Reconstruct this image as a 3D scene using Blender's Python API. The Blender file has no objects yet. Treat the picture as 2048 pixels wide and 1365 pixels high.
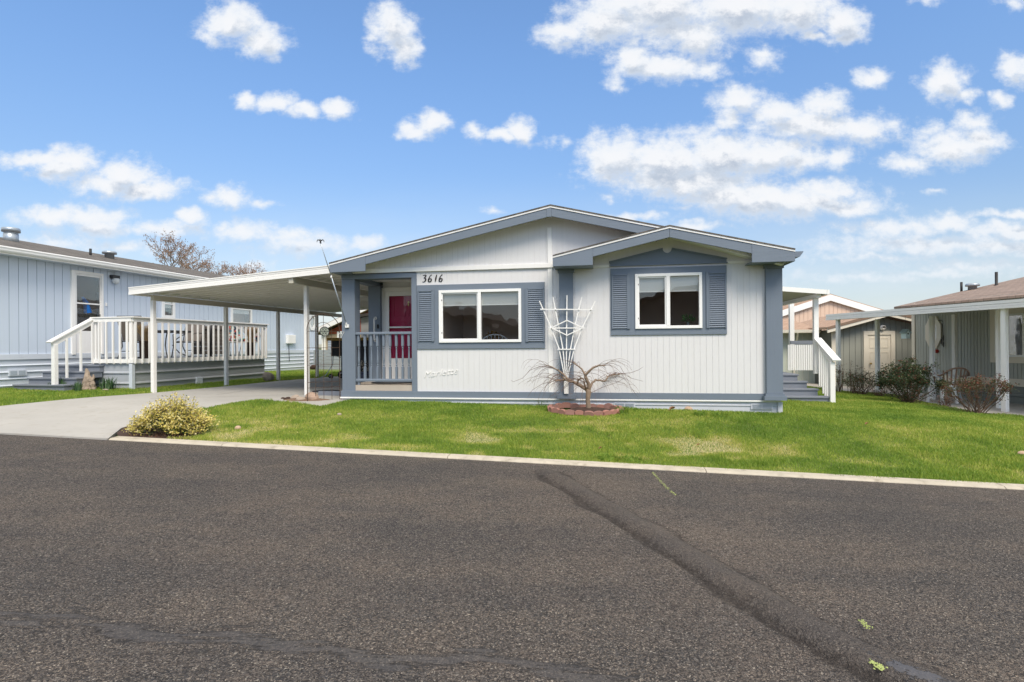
import bpy, math, random
import numpy as np
from mathutils import Vector, Matrix
from mathutils.geometry import delaunay_2d_cdt
GD=1.5; random.seed(7); rng = np.random.default_rng(7)
S = bpy.context.scene; COL = S.collection
# ------------------------------------------------------------------ camera
F, CX, CY, ROLL, CH = 1100.0, 1024.0, 692.0, 0.0075, 1.35
cd = bpy.data.cameras.new('camera'); cam = bpy.data.objects.new('camera', cd); COL.objects.link(cam)
cd.sensor_width = 36; cd.lens = F/2048*36; cd.shift_y = (CY-682.5)/2048; cd.clip_end = 3000
cam.matrix_world = Matrix.Translation((0,0,CH)) @ Matrix.Rotation(math.radians(90),4,'X') @ Matrix.Rotation(-ROLL,4,'Z')
S.camera = cam
S.view_settings.view_transform = 'Standard'; S.view_settings.look = 'None'
S.view_settings.exposure = 0.92; S.view_settings.gamma = 1
# ------------------------------------------------------------------ sun
SUN_EL, SUN_AZ = math.radians(50), math.radians(160)
sd = bpy.data.lights.new('sun','SUN'); so = bpy.data.objects.new('sun',sd); COL.objects.link(so)
sd.energy = 1.8; sd.angle = math.radians(26); sd.color = (1,.90,.77)
sv = Vector((math.sin(SUN_AZ)*math.cos(SUN_EL), math.cos(SUN_AZ)*math.cos(SUN_EL), math.sin(SUN_EL)))
so.rotation_euler = sv.to_track_quat('Z','Y').to_euler()
# ------------------------------------------------------------------ world: sky with clouds placed by direction
W = bpy.data.worlds.new('World'); S.world = W; W.use_nodes = True
WN = W.node_tree; WN.nodes.clear()
class NT:
    def __init__(s, t): s.t = t
    def n(s, typ, **k):
        x = s.t.nodes.new(typ)
        for a,b in k.items(): setattr(x,a,b)
        return x
    def put(s, inp, v):
        if hasattr(v,'links') or isinstance(v, bpy.types.NodeSocket): s.t.links.new(v, inp)
        else: inp.default_value = v
    def m(s, op, a, b=None, c=None, clamp=False):
        x = s.n('ShaderNodeMath', operation=op); x.use_clamp = clamp
        s.put(x.inputs[0], a)
        if b is not None: s.put(x.inputs[1], b)
        if c is not None: s.put(x.inputs[2], c)
        return x.outputs[0]
    def v(s, op, a, b=None):
        x = s.n('ShaderNodeVectorMath', operation=op); s.put(x.inputs[0], a)
        if b is not None: s.put(x.inputs[1], b)
        return x.outputs['Value'] if op in ('LENGTH','DOT_PRODUCT') else x.outputs[0]
    def ss(s, v, a, b):
        x = s.n('ShaderNodeMapRange', interpolation_type='SMOOTHSTEP')
        s.put(x.inputs[0], v); s.put(x.inputs[1], a); s.put(x.inputs[2], b); return x.outputs[0]
    def mix(s, f, a, b, bt='MIX'):
        x = s.n('ShaderNodeMix', data_type='RGBA', blend_type=bt)
        s.put(x.inputs[0], f); s.put(x.inputs[6], a); s.put(x.inputs[7], b); return x.outputs[2]
    def noise(s, vec, scale, detail=3, rough=.5, out='Fac'):
        x = s.n('ShaderNodeTexNoise'); s.put(x.inputs['Vector'], vec)
        x.inputs['Scale'].default_value = scale; x.inputs['Detail'].default_value = detail
        x.inputs['Roughness'].default_value = rough; return x.outputs[out]
BLOBS = [ # direction grid: (across, down, half width, half height, weight) in 1/1100 of the forward distance
(470,40,55,38,1),(530,80,48,34,1),(430,70,30,16,.6),(790,50,42,44,1),(815,95,30,30,.9),(760,60,22,40,.6),
(500,196,28,14,.8),(560,203,45,16,.9),(615,215,45,14,.9),(680,217,32,18,.95),(865,245,34,25,1),(830,262,35,14,.9),(955,264,22,16,.55),
(1045,262,28,24,1),(1010,272,28,12,.9),(80,312,90,16,.8),(145,315,48,28,1),(120,330,60,24,.9),(250,345,60,30,1),(300,372,70,22,.9),(210,362,70,24,.9),
(460,392,42,20,.85),(525,408,28,8,.6),(110,425,75,20,.95),(180,430,80,24,.9),(200,450,60,18,.8),(385,430,30,17,1),(330,452,80,14,.8),
(490,462,70,20,.85),(590,470,60,18,.75),(620,490,110,18,.7),(740,488,40,14,.7),(515,535,35,10,.75),(110,480,110,20,.5),(250,490,70,14,.5),
(1130,70,50,26,.9),(1210,45,80,50,.95),(1240,10,60,40,.9),(1330,20,110,55,1),(1400,75,60,45,.9),(1480,20,120,50,1),(1600,25,90,48,1),(1690,50,50,36,1),(1695,85,38,12,.8),(1350,70,110,30,.75),
(1270,125,50,32,1),(1340,140,80,26,.95),(1420,145,38,20,.7),(1240,170,20,14,.5),(1640,75,25,10,.7),(1530,122,28,22,.6),(1745,163,34,20,.85),(1895,172,44,36,1),(1935,200,30,14,.75),
(2035,145,38,30,.8),(2005,207,22,14,.8),(1105,283,14,9,.4),(1128,287,12,12,.5),(1485,205,50,32,.85),(1460,240,34,22,.75),(1560,230,70,28,.8),(1650,215,50,28,.85),(1620,255,110,26,.95),(1720,265,75,28,.8),(1780,260,26,14,.5),
(1230,315,65,45,1),(1330,325,110,48,1),(1440,315,120,50,1),(1540,315,110,36,1),(1380,365,160,34,1),(1610,320,60,20,.8),(1680,320,34,24,.8),(1560,405,170,34,1),(1480,400,130,30,1),(1690,420,90,16,.8),(1660,385,60,20,.9),
(1910,300,85,34,1),(1960,285,50,26,.85),(1820,330,50,18,.8),(1950,255,40,20,.7),(1870,262,30,14,.5),(1230,436,90,9,.8),(1390,456,60,9,.8),(1370,418,40,7,.5),
(1800,462,110,20,.75),(1900,455,60,18,.8),(2010,470,90,20,.8),(1850,495,210,20,.7),(2000,500,150,18,.75),(1750,520,130,10,.5),(1880,556,120,9,.6),(2040,436,110,9,.7),(1880,390,22,6,.5),
(1215,397,16,7,.4),(2035,12,30,16,.6),(1855,8,24,10,.5),(990,420,16,6,.4),(1960,540,200,14,.45),(1720,560,160,10,.4)]
def cloud_group(name, blobs):
    g = bpy.data.node_groups.new(name,'ShaderNodeTree')
    g.interface.new_socket('P', in_out='INPUT', socket_type='NodeSocketVector')
    g.interface.new_socket('D', in_out='OUTPUT', socket_type='NodeSocketFloat')
    q = NT(g); gi = q.n('NodeGroupInput'); go = q.n('NodeGroupOutput'); P0 = gi.outputs[0]
    warp = q.v('SUBTRACT', q.noise(P0, .022, 2, .55, 'Color'), (.5,.5,.5))
    P1 = q.v('ADD', P0, q.v('MULTIPLY', warp, (50,34,0)))
    acc = None
    for (cx,cy,rx,ry,w) in blobs:
        d = q.v('LENGTH', q.v('MULTIPLY', q.v('SUBTRACT', P1, (cx,cy,0)), (1/(rx*1.3),1/(ry*1.35),0)))
        val = q.m('MULTIPLY_ADD', d, -1.0*w, w)
        acc = val if acc is None else q.m('SMOOTH_MAX', acc, val, .12)
    if acc is None: acc = -1.0
    acc = q.m('MAXIMUM', acc, -1.0)
    sc = q.v('MULTIPLY', P0, (1,1.35,1))
    nz = q.noise(sc, .024, 9, .68)
    dens = q.m('ADD', acc, q.m('MULTIPLY', q.m('SUBTRACT', nz, .5), 1.45))
    q.put(go.inputs[0], dens); return g
w_ = NT(WN)
tc = w_.n('ShaderNodeTexCoord').outputs['Generated']
sep = w_.n('ShaderNodeSeparateXYZ'); w_.put(sep.inputs[0], tc)
ay = w_.m('MAXIMUM', w_.m('ABSOLUTE', sep.outputs[1]), .08)
uu = w_.m('MULTIPLY_ADD', w_.m('DIVIDE', sep.outputs[0], ay), 1100, 1024)
vv = w_.m('MULTIPLY_ADD', w_.m('DIVIDE', sep.outputs[2], ay), -1100, 692)
cmb = w_.n('ShaderNodeCombineXYZ'); w_.put(cmb.inputs[0], uu); w_.put(cmb.inputs[1], vv)
sky = w_.n('ShaderNodeTexSky', sky_type='NISHITA'); sky.sun_disc = False
sky.sun_elevation = SUN_EL; sky.sun_rotation = SUN_AZ; sky.altitude = 300; sky.air_density = 1.0; sky.dust_density = 1.2; sky.ozone_density = 2.0
elev = w_.m('MAXIMUM', sep.outputs[2], 0)
SKY_HI, SKY_LO = (.71,.845,.94,1), (.56,.53,.515,1)
skyc = w_.mix(1.0, sky.outputs[0], w_.mix(w_.ss(elev,.0,.55), SKY_LO, SKY_HI), 'MULTIPLY')
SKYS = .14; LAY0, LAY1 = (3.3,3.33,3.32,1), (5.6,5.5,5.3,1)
hz = w_.m('MULTIPLY', w_.ss(vv, 330, 700), w_.m('MULTIPLY_ADD', w_.noise(w_.v('MULTIPLY', cmb.outputs[0], (1,3.2,1)), .0045, 6, .6), .9, .12))
hz = w_.m('MULTIPLY', hz, w_.m('GREATER_THAN', sep.outputs[2], 0))
skyv = w_.mix(hz, skyc, (2.95,3.2,3.45,1))
def bgnode(col):
    bg = w_.n('ShaderNodeBackground'); w_.put(bg.inputs[0], col); bg.inputs[1].default_value = SKYS; return bg.outputs[0]
def tile(i, blobs):
    g = cloud_group('cloud_field_%d'%i, blobs)
    def field(vec):
        x = w_.n('ShaderNodeGroup'); x.node_tree = g; w_.put(x.inputs[0], vec); return x.outputs[0]
    d0 = field(cmb.outputs[0]); d1 = field(w_.v('ADD', cmb.outputs[0], (-9,-30,0)))
    alpha = w_.ss(d0, -.14, .62)
    lit = w_.ss(w_.m('ADD', w_.m('SUBTRACT', d0, d1), w_.m('MULTIPLY_ADD', w_.ss(d0,.25,1.0), -.27, .42)), .0, .58)
    thin = w_.ss(d0, .2, .95)
    ccol = w_.mix(lit, (1.85,2.1,2.5,1), (3.6,3.63,3.7,1))
    ccol = w_.mix(w_.m('MULTIPLY', w_.m('SUBTRACT', 1, thin), .7), ccol, (3.1,3.35,3.65,1))
    low = w_.m('MULTIPLY_ADD', w_.ss(vv, 400, 620), -.38, .96)
    return bgnode(w_.mix(w_.m('MULTIPLY', alpha, low), skyv, ccol))
ED = [-1e9, 350, 700, 1130, 1330, 1520, 1720, 1e9]
tl = []
for i in range(len(ED)-1):
    tl.append((ED[i+1], tile(i, [b for b in BLOBS if b[0]+2.3*b[2]+30>ED[i] and b[0]-2.3*b[2]-30<ED[i+1]])))
def mixsh(f, a, b):
    x = w_.n('ShaderNodeMixShader'); w_.put(x.inputs[0], f); w_.put(x.inputs[1], a); w_.put(x.inputs[2], b); return x.outputs[0]
def tree(ts):
    if len(ts)==1: return ts[0][1]
    h = len(ts)//2
    return mixsh(w_.m('GREATER_THAN', uu, ts[h-1][0]), tree(ts[:h]), tree(ts[h:]))
# unseen bright cloud layer added overhead, aside and behind to lift shaded walls
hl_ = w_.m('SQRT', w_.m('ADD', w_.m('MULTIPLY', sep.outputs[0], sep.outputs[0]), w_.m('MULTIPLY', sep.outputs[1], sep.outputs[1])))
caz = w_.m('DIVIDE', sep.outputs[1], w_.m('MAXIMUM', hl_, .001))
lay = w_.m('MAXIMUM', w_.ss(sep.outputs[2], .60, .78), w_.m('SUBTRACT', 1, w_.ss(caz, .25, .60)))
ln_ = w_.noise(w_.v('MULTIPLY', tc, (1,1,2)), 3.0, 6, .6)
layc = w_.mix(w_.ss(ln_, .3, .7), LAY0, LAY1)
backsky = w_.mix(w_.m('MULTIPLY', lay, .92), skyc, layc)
# above the horizon and within the clouded belt: clouds; elsewhere sky with the added layer
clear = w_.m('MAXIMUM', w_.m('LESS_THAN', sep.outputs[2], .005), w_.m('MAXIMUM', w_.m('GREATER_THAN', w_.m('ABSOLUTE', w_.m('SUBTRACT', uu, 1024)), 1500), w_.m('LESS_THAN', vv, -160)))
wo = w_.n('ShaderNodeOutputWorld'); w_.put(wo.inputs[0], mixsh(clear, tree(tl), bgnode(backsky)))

# ------------------------------------------------------------------ geometry helpers
def ray(px, py):
    dx, dy = px-CX, py-CY
    return ((dx-ROLL*dy)/F, 1.0, -(dy+ROLL*dx)/F)
PROF = [(-60,.75),(-25,.62),(-12,.46),(-7.9,.36),(-3.3,.33),(4.4,.17),(7,.05),(10.5,-.13),(13,-.26),(20,-.42),(60,-.6)]
_px = np.array([p[0] for p in PROF]); _pz = np.array([p[1] for p in PROF])
KY, KM = 6.37, -.152                     # the kerb line: y = KY + KM x
def sst(t): t = np.clip(t,0,1); return t*t*(3-2*t)
def gz(x, y):
    x = np.asarray(x,float); y = np.asarray(y,float)
    dk = (y-(KY+KM*x))*.9886
    road = -.03*np.clip(x,-20,20)
    lot = (np.interp(x-.5,_px,_pz)+np.interp(x,_px,_pz)+np.interp(x+.5,_px,_pz))/3
    t = sst(dk/3.6)
    return road*(1-t)+lot*t
def G(px, py):
    r = ray(px,py); t = 10.
    for _ in range(60):
        d = CH-float(gz(r[0]*t, t)); t = .5*t+.5*d/max(-r[2],.005)
    return Vector((r[0]*t, t, float(gz(r[0]*t,t))))
def at(px, py, Y):
    r = ray(px,py); return Vector((r[0]*Y, Y, CH+r[2]*Y))
class Frame:
    def __init__(s, ox, oy, ang):
        s.o = (ox,oy); s.a = ang; s.u = (math.cos(ang),math.sin(ang)); s.n = (-math.sin(ang),math.cos(ang))
    def hit(s, px, py, v=0.):
        r = ray(px,py); k = s.n[0]*s.o[0]+s.n[1]*s.o[1]+v
        t = k/(s.n[0]*r[0]+s.n[1]*r[1])
        return ((r[0]*t-s.o[0])*s.u[0]+(r[1]*t-s.o[1])*s.u[1], CH+r[2]*t)
    def w(s, u, v, z=0.): return Vector((s.o[0]+u*s.u[0]+v*s.n[0], s.o[1]+u*s.u[1]+v*s.n[1], z))
    def loc(s, p): dx,dy = p[0]-s.o[0], p[1]-s.o[1]; return (dx*s.u[0]+dy*s.u[1], dx*s.n[0]+dy*s.n[1])
    def g(s, u, v): p = s.w(u,v); return float(gz(p.x,p.y))
class MB:
    def __init__(s): s.V=[]; s.Fc=[]
    def add(s, vs, fs):
        b=len(s.V); s.V += [tuple(v) for v in vs]; s.Fc += [tuple(i+b for i in f) for f in fs]; return s
    def box(s, x0,y0,z0,x1,y1,z1):
        x0,x1=sorted((x0,x1)); y0,y1=sorted((y0,y1)); z0,z1=sorted((z0,z1))
        return s.add([(x0,y0,z0),(x1,y0,z0),(x1,y1,z0),(x0,y1,z0),(x0,y0,z1),(x1,y0,z1),(x1,y1,z1),(x0,y1,z1)],
            [(0,3,2,1),(4,5,6,7),(0,1,5,4),(1,2,6,5),(2,3,7,6),(3,0,4,7)])
    def prism(s, poly, v0, v1):          # poly in (u,z), extruded along v
        n=len(poly); vs=[(p[0],v0,p[1]) for p in poly]+[(p[0],v1,p[1]) for p in poly]
        ar=sum(poly[i][0]*poly[(i+1)%n][1]-poly[(i+1)%n][0]*poly[i][1] for i in range(n))
        f0=tuple(range(n)); f1=tuple(range(2*n-1,n-1,-1)); sd=[(i,i+n,(i+1)%n+n,(i+1)%n) for i in range(n)]
        fs=[f0,f1]+sd
        if ar<0: fs=[tuple(reversed(f)) for f in fs]
        return s.add(vs,fs)
    def prism_y(s, poly, u0, u1):        # poly in (v,z), extruded along u
        b=len(s.V); s.prism(poly,u0,u1)
        for i in range(b,len(s.V)): a=s.V[i]; s.V[i]=(a[1],a[0],a[2])
        k=len(s.Fc)-2-len(poly)
        for i in range(k,len(s.Fc)): s.Fc[i]=tuple(reversed(s.Fc[i]))
        return s
    def slab(s, poly, z0, z1):           # poly in (x,y)
        n=len(poly); ar=sum(poly[i][0]*poly[(i+1)%n][1]-poly[(i+1)%n][0]*poly[i][1] for i in range(n))
        if ar<0: poly=poly[::-1]
        vs=[(p[0],p[1],z0) for p in poly]+[(p[0],p[1],z1) for p in poly]
        return s.add(vs,[tuple(range(n-1,-1,-1)),tuple(range(n,2*n))]+[(i,(i+1)%n,(i+1)%n+n,i+n) for i in range(n)])
    def bar(s, a, b, w, h, up=(0,0,1)):  # rectangular bar from a to b
        a=Vector(a); b=Vector(b); d=(b-a).normalized(); up=Vector(up)
        if abs(d.dot(up))>.98: up=Vector((0,1,0))
        x=d.cross(up).normalized()*w/2; y=x.cross(d).normalized()*h/2
        vs=[a-x-y,a+x-y,a+x+y,a-x+y,b-x-y,b+x-y,b+x+y,b-x+y]
        return s.add(vs,[(0,1,2,3),(4,7,6,5),(0,4,5,1),(1,5,6,2),(2,6,7,3),(3,7,4,0)])
    def tube(s, pts, rad, n=6, cap=True):
        pts=[Vector(p) for p in pts]; m=len(pts)
        rad=[rad]*m if not hasattr(rad,'__len__') else rad
        b=len(s.V); prev=None
        for i,p in enumerate(pts):
            d=(pts[min(i+1,m-1)]-pts[max(i-1,0)])
            if d.length<1e-9: d=Vector((0,0,1))
            d.normalize()
            if prev is None:
                a=Vector((1,0,0)) if abs(d.x)<.8 else Vector((0,1,0)); x=d.cross(a).normalized()
            else:
                x=prev-d*prev.dot(d); x=x.normalized() if x.length>1e-6 else prev
            prev=x; y=d.cross(x)
            for k in range(n):
                t=2*math.pi*k/n; s.V.append(tuple(p+(x*math.cos(t)+y*math.sin(t))*rad[i]))
        for i in range(m-1):
            for k in range(n):
                s.Fc.append((b+i*n+k,b+i*n+(k+1)%n,b+(i+1)*n+(k+1)%n,b+(i+1)*n+k))
        if cap and n>2:
            s.Fc.append(tuple(b+k for k in range(n-1,-1,-1))); s.Fc.append(tuple(b+(m-1)*n+k for k in range(n)))
        return s
    def lathe(s, prof, c=(0,0,0), n=12, axis='z'):
        b=len(s.V); m=len(prof)
        for r,z in prof:
            for k in range(n):
                t=2*math.pi*k/n; p=(r*math.cos(t),r*math.sin(t),z)
                if axis=='y': p=(p[0],p[2],p[1])
                if axis=='x': p=(p[2],p[0],p[1])
                s.V.append((c[0]+p[0],c[1]+p[1],c[2]+p[2]))
        for i in range(m-1):
            for k in range(n): 
                f=(b+i*n+k,b+i*n+(k+1)%n,b+(i+1)*n+(k+1)%n,b+(i+1)*n+k)
                s.Fc.append(f if axis!='y' else f[::-1])
        s.Fc.append(tuple(b+k for k in range(n-1,-1,-1))); s.Fc.append(tuple(b+(m-1)*n+k for k in range(n)))
        return s
    def rock(s, c, r, seed=0, sub=2):
        R=random.Random(seed); b=[(0,0,1),(0,0,-1)]; ph=[]
        n=9; m=6; vs=[]; fs=[]
        ks=[(R.uniform(-1,1),R.uniform(-1,1),R.uniform(-1,1),R.uniform(.1,.28)) for _ in range(7)]
        for i in range(m+1):
            for k in range(n):
                th=math.pi*i/m; t=2*math.pi*k/n
                d=Vector((math.sin(th)*math.cos(t),math.sin(th)*math.sin(t),math.cos(th)))
                q=1.0
                for a in ks: q-=a[3]*max(0,d.dot(Vector(a[:3]).normalized())-.35)
                vs.append((c[0]+d.x*r[0]*q,c[1]+d.y*r[1]*q,c[2]+d.z*r[2]*q))
        for i in range(m):
            for k in range(n): fs.append((i*n+k,(i+1)*n+k,(i+1)*n+(k+1)%n,i*n+(k+1)%n))
        return s.add(vs,fs)
    def mesh(s, name, mat, smooth=False):
        me=bpy.data.meshes.new(name); me.from_pydata(s.V,[],s.Fc); me.validate()
        if mat: me.materials.append(mat)
        if smooth: me.polygons.foreach_set('use_smooth',[True]*len(me.polygons))
        me.update(); return me
    def build(s, name, mat, parent=None, smooth=False, bev=0, label=None):
        o=bpy.data.objects.new(name, s.mesh(name,mat,smooth)); COL.objects.link(o)
        if parent: o.parent=parent
        if bev:
            m=o.modifiers.new('bevel','BEVEL'); m.width=bev; m.segments=2; m.limit_method='ANGLE'; m.angle_limit=.7
        if label: o['label']=label
        return o
def tag(o, label=None, cat=None, group=None, kind=None):
    if label: o['label']=label
    if cat: o['category']=cat
    if group: o['group']=group
    if kind: o['kind']=kind
    return o
def thing(name, loc, rz=0., label=None, cat=None, group=None):
    o=bpy.data.objects.new(name,None); COL.objects.link(o); o.location=loc; o.rotation_euler=(0,0,rz)
    o.empty_display_size=.2; return tag(o,label,cat,group)
def inst(src, parent=None, loc=None, rz=None):
    c=src.copy(); COL.objects.link(c)
    if parent: c.parent=parent
    if loc is not None: c.location=loc
    if rz is not None: c.rotation_euler=(0,0,rz)
    return c
def copy_tree(o, parent=None):
    kids=[x for x in bpy.data.objects if x.parent==o]
    c=o.copy(); COL.objects.link(c); c.parent=parent
    for k in kids: copy_tree(k,c)
    return c
# vertical board siding, boards proud of a backing sheet, cut round holes; all in (u,z)
def siding(mb, back, u0, u1, zlo, zhi, sp, holes=(), v=0., gap=.006, dep=.005, phase=0.):
    zl = zlo if callable(zlo) else (lambda u: zlo); zh = zhi if callable(zhi) else (lambda u: zhi)
    def col(m, a, b, v0, v1):
        if b-a<.002: return
        iv=[(-1e9,1e9)]
        for (h0,g0,h1,g1) in holes:
            if a>=h0-1e-6 and b<=h1+1e-6:
                nv=[]
                for (s,e) in iv:
                    if g0>s: nv.append((s,min(e,g0)))
                    if g1<e: nv.append((max(s,g1),e))
                iv=[x for x in nv if x[1]>x[0]]
        for (s,e) in iv:
            p=[(a,max(s,zl(a))),(b,max(s,zl(b))),(b,min(e,zh(b))),(a,min(e,zh(a)))]
            if p[3][1]-p[0][1]<.003 and p[2][1]-p[1][1]<.003: continue
            if p[3][1]<p[0][1]: p[3]=p[0]=(a,p[0][1])
            if p[2][1]<p[1][1]: p[2]=(b,p[1][1])
            q=[p[0],p[1]]
            if p[2]!=p[1]: q.append(p[2])
            if p[3]!=p[0]: q.append(p[3])
            if len(q)>2: m.prism(q, v0, v1)
    cuts=sorted({h for H in holes for h in (H[0],H[2]) if u0<h<u1})
    e=[u0]+cuts+[u1]
    for a,b in zip(e,e[1:]):
        n=max(1,int((b-a)/.8))
        for i in range(n): col(back, a+(b-a)*i/n, a+(b-a)*(i+1)/n, v+dep, v+dep+.03)
    k=u0-phase; idx=0
    while k<u1:
        gl=gap*(2.2 if idx%12==5 else 1); idx+=1; a,b=max(k+gl/2,u0),min(k+sp-gap/2,u1)
        pts=[a]+[c for c in cuts if a<c<b]+[b]
        for s,t in zip(pts,pts[1:]): col(mb,s,t,v,v+dep+.001)
        k+=sp
def drape(name, poly, mat, lift=0., step=.4, skirt=0.):
    pts=[Vector(p[:2]) for p in poly]; bp=[]
    for i,p in enumerate(pts):
        q=pts[(i+1)%len(pts)]; n=max(1,int((q-p).length/step))
        bp += [p+(q-p)*k/n for k in range(n)]
    nb=len(bp); xs=[p.x for p in bp]; ys=[p.y for p in bp]
    def inside(x,y):
        c=False; j=nb-1
        for i in range(nb):
            if (ys[i]>y)!=(ys[j]>y) and x<(xs[j]-xs[i])*(y-ys[i])/(ys[j]-ys[i])+xs[i]: c=not c
            j=i
        return c
    ip=[]; X=min(xs)+step/2
    while X<max(xs):
        Y=min(ys)+step/2
        while Y<max(ys):
            if inside(X,Y) : ip.append(Vector((X+.01*random.random(),Y+.01*random.random())))
            Y+=step
        X+=step
    v,e,f,_,_,_=delaunay_2d_cdt(bp+ip,[(i,(i+1)%nb) for i in range(nb)],[list(range(nb))],1,1e-5)
    vs=[(p.x,p.y,float(gz(p.x,p.y))+lift) for p in v]
    fs=[tuple(t) for t in f]
    m=MB(); m.add(vs,fs)
    if skirt:
        for i in range(nb):
            a=bp[i]; b=bp[(i+1)%nb]; za=float(gz(a.x,a.y))+lift; zb=float(gz(b.x,b.y))+lift
            m.add([(a.x,a.y,za),(b.x,b.y,zb),(b.x,b.y,zb-skirt),(a.x,a.y,za-skirt)],[(0,1,2,3)])
    o=m.build(name,mat)
    for p in o.data.polygons:
        pass
    return o
def inpoly_np(P, poly):
    x=P[:,0]; y=P[:,1]; c=np.zeros(len(P),bool); n=len(poly); j=n-1
    for i in range(n):
        xi,yi=poly[i][:2]; xj,yj=poly[j][:2]
        if yi!=yj:
            t=((yi>y)!=(yj>y))&(x<(xj-xi)*(y-yi)/(yj-yi)+xi); c^=t
        j=i
    return c
def np_mesh(name, V, Fq, mat, parent=None, attr=None):
    """V (n,3), Fq (m,k) faces of k corners"""
    me=bpy.data.meshes.new(name); k=Fq.shape[1]; m=len(Fq)
    me.vertices.add(len(V)); me.vertices.foreach_set('co',V.astype(np.float32).ravel())
    me.loops.add(m*k); me.loops.foreach_set('vertex_index',Fq.astype(np.int32).ravel())
    me.polygons.add(m); me.polygons.foreach_set('loop_start',np.arange(0,m*k,k,dtype=np.int32))
    me.polygons.foreach_set('loop_total',np.full(m,k,dtype=np.int32))
    me.update(calc_edges=True); me.materials.append(mat)
    if attr:
        for an,av in attr.items():
            a=me.attributes.new(an,'FLOAT','POINT'); a.data.foreach_set('value',av.astype(np.float32))
    o=bpy.data.objects.new(name,me); COL.objects.link(o)
    if parent: o.parent=parent
    return o
# ------------------------------------------------------------------ materials
def newmat(name):
    m=bpy.data.materials.new(name); m.use_nodes=True; t=NT(m.node_tree); m.node_tree.nodes.clear()
    b=t.n('ShaderNodeBsdfPrincipled'); o=t.n('ShaderNodeOutputMaterial'); t.put(o.inputs[0],b.outputs[0])
    return m,t,b
def c4(c,k=1.): return (c[0]*k,c[1]*k,c[2]*k,1)
def pmat(name, col, rough=.55, var=.10, vs=2.5, bump=.15, bs=60, st=(1,1,1), metal=0., spec=.35, dirt=0., bd=.004, dcol=(.25,.23,.2)):
    m,t,b=newmat(name)
    tc=t.n('ShaderNodeTexCoord').outputs['Object']
    n1=t.noise(tc,vs,5,.6); n2=t.noise(t.v('MULTIPLY',tc,st),bs,3,.6)
    base=t.mix(n1,c4(col,1-var),c4(col,1+var))
    base=t.mix(t.m('MULTIPLY',n2,.25),base,c4(col,.72))
    if dirt:
        n3=t.noise(t.v('MULTIPLY',tc,(3,3,.6)),2.2,6,.65)
        base=t.mix(t.m('MULTIPLY',t.ss(n3,.52,.75),dirt),base,c4(dcol))
    t.put(b.inputs['Base Color'],base); b.inputs['Roughness'].default_value=rough
    b.inputs['Metallic'].default_value=metal; b.inputs['Specular IOR Level'].default_value=spec
    if bump:
        bn=t.n('ShaderNodeBump'); bn.inputs['Strength'].default_value=bump; bn.inputs['Distance'].default_value=bd
        t.put(bn.inputs['Height'],n2); t.put(b.inputs['Normal'],bn.outputs[0])
    return m
WHITE=pmat('white_siding_paint',(.755,.75,.755),.6,.04,1.2,.35,40,(1,1,.06),dirt=.22,bd=.003,dcol=(.62,.59,.54))
TRIMW=pmat('white_trim',(.90,.89,.87),.45,.03,2,.1,50,dirt=.05)
VINYL=pmat('white_vinyl',(.92,.92,.91),.35,.02,2,.0)
BLUE=pmat('blue_grey_trim',(.18,.218,.272),.55,.10,1.5,.6,26,(.12,1,1),dirt=.10,bd=.004,dcol=(.24,.28,.33))
BLUEV=pmat('blue_grey_upright',(.18,.218,.272),.55,.10,1.5,.5,26,(1,1,.12),dirt=.06,bd=.004,dcol=(.24,.28,.33))
LBLUE=pmat('pale_blue_siding',(.62,.70,.81),.6,.04,1.2,.35,40,(1,1,.06),bd=.003)
LBSK=pmat('pale_blue_skirting',(.64,.69,.76),.5,.06,1.5,.1,30,dirt=.12)
SKIRT=pmat('lavender_grey_skirting',(.60,.62,.68),.5,.05,1.5,.15,40,(.2,1,1),dirt=.2)
SAGE=pmat('sage_siding',(.44,.455,.41),.6,.05,1.2,.35,40,(1,1,.06),bd=.003)
CREAM=pmat('cream_trim',(.78,.72,.60),.55,.05,2,.15,40)
DECKG=pmat('grey_deck_paint',(.21,.23,.27),.55,.12,3,.3,30,(.15,1,1),dirt=.15)
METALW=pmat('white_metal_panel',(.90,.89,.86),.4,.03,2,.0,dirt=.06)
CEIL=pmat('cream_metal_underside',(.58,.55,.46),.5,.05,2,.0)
DARKM=pmat('dark_metal',(.03,.03,.033),.4,.1,3,.0,spec=.5)
BLACK=pmat('black_plastic',(.02,.02,.022),.5,.1,3,.1)
GALV=pmat('galvanised_metal',(.42,.47,.52),.4,.1,4,.1,metal=.6)
RUST=pmat('rusty_wire',(.08,.05,.035),.7,.2,9,.2)
TERRA=pmat('terracotta',(.36,.13,.07),.8,.15,6,.3)
BARK=pmat('grey_brown_bark',(.27,.20,.145),.9,.25,12,.8,60,(1,1,.3))
TWIG=pmat('red_brown_twigs',(.16,.105,.085),.8,.25,12,.0)
PLANK=pmat('weathered_boards',(.50,.43,.36),.75,.15,3,.4,20,(.1,1,1),dirt=.3,dcol=(.6,.55,.48))
ROCKM=pmat('pale_rock',(.38,.31,.25),.85,.3,9,.6,30)
TANROCK=pmat('tan_rock',(.50,.36,.25),.85,.3,9,.6,30)
DIRT=pmat('brown_dirt',(.19,.125,.085),.95,.35,9,1.0,40,bd=.02)
MULCH=pmat('dark_mulch',(.075,.045,.035),.95,.4,14,1.0,70,bd=.02)
DRIFT=pmat('driftwood',(.36,.285,.22),.9,.45,14,1.0,35,(1,1,.25),bd=.02,dirt=.7,dcol=(.12,.09,.07))
DEADL=pmat('dry_leaf',(.33,.17,.09),.8,.3,30,.2)
RED=pmat('crimson_door_paint',(.52,.012,.085),.35,.12,2,.05,spec=.5)
BRASS=pmat('brass',(.55,.40,.16),.35,.05,4,.0,metal=.8)
INT=pmat('dim_room_wall',(.62,.50,.42),.8,.1,2,.0)
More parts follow.
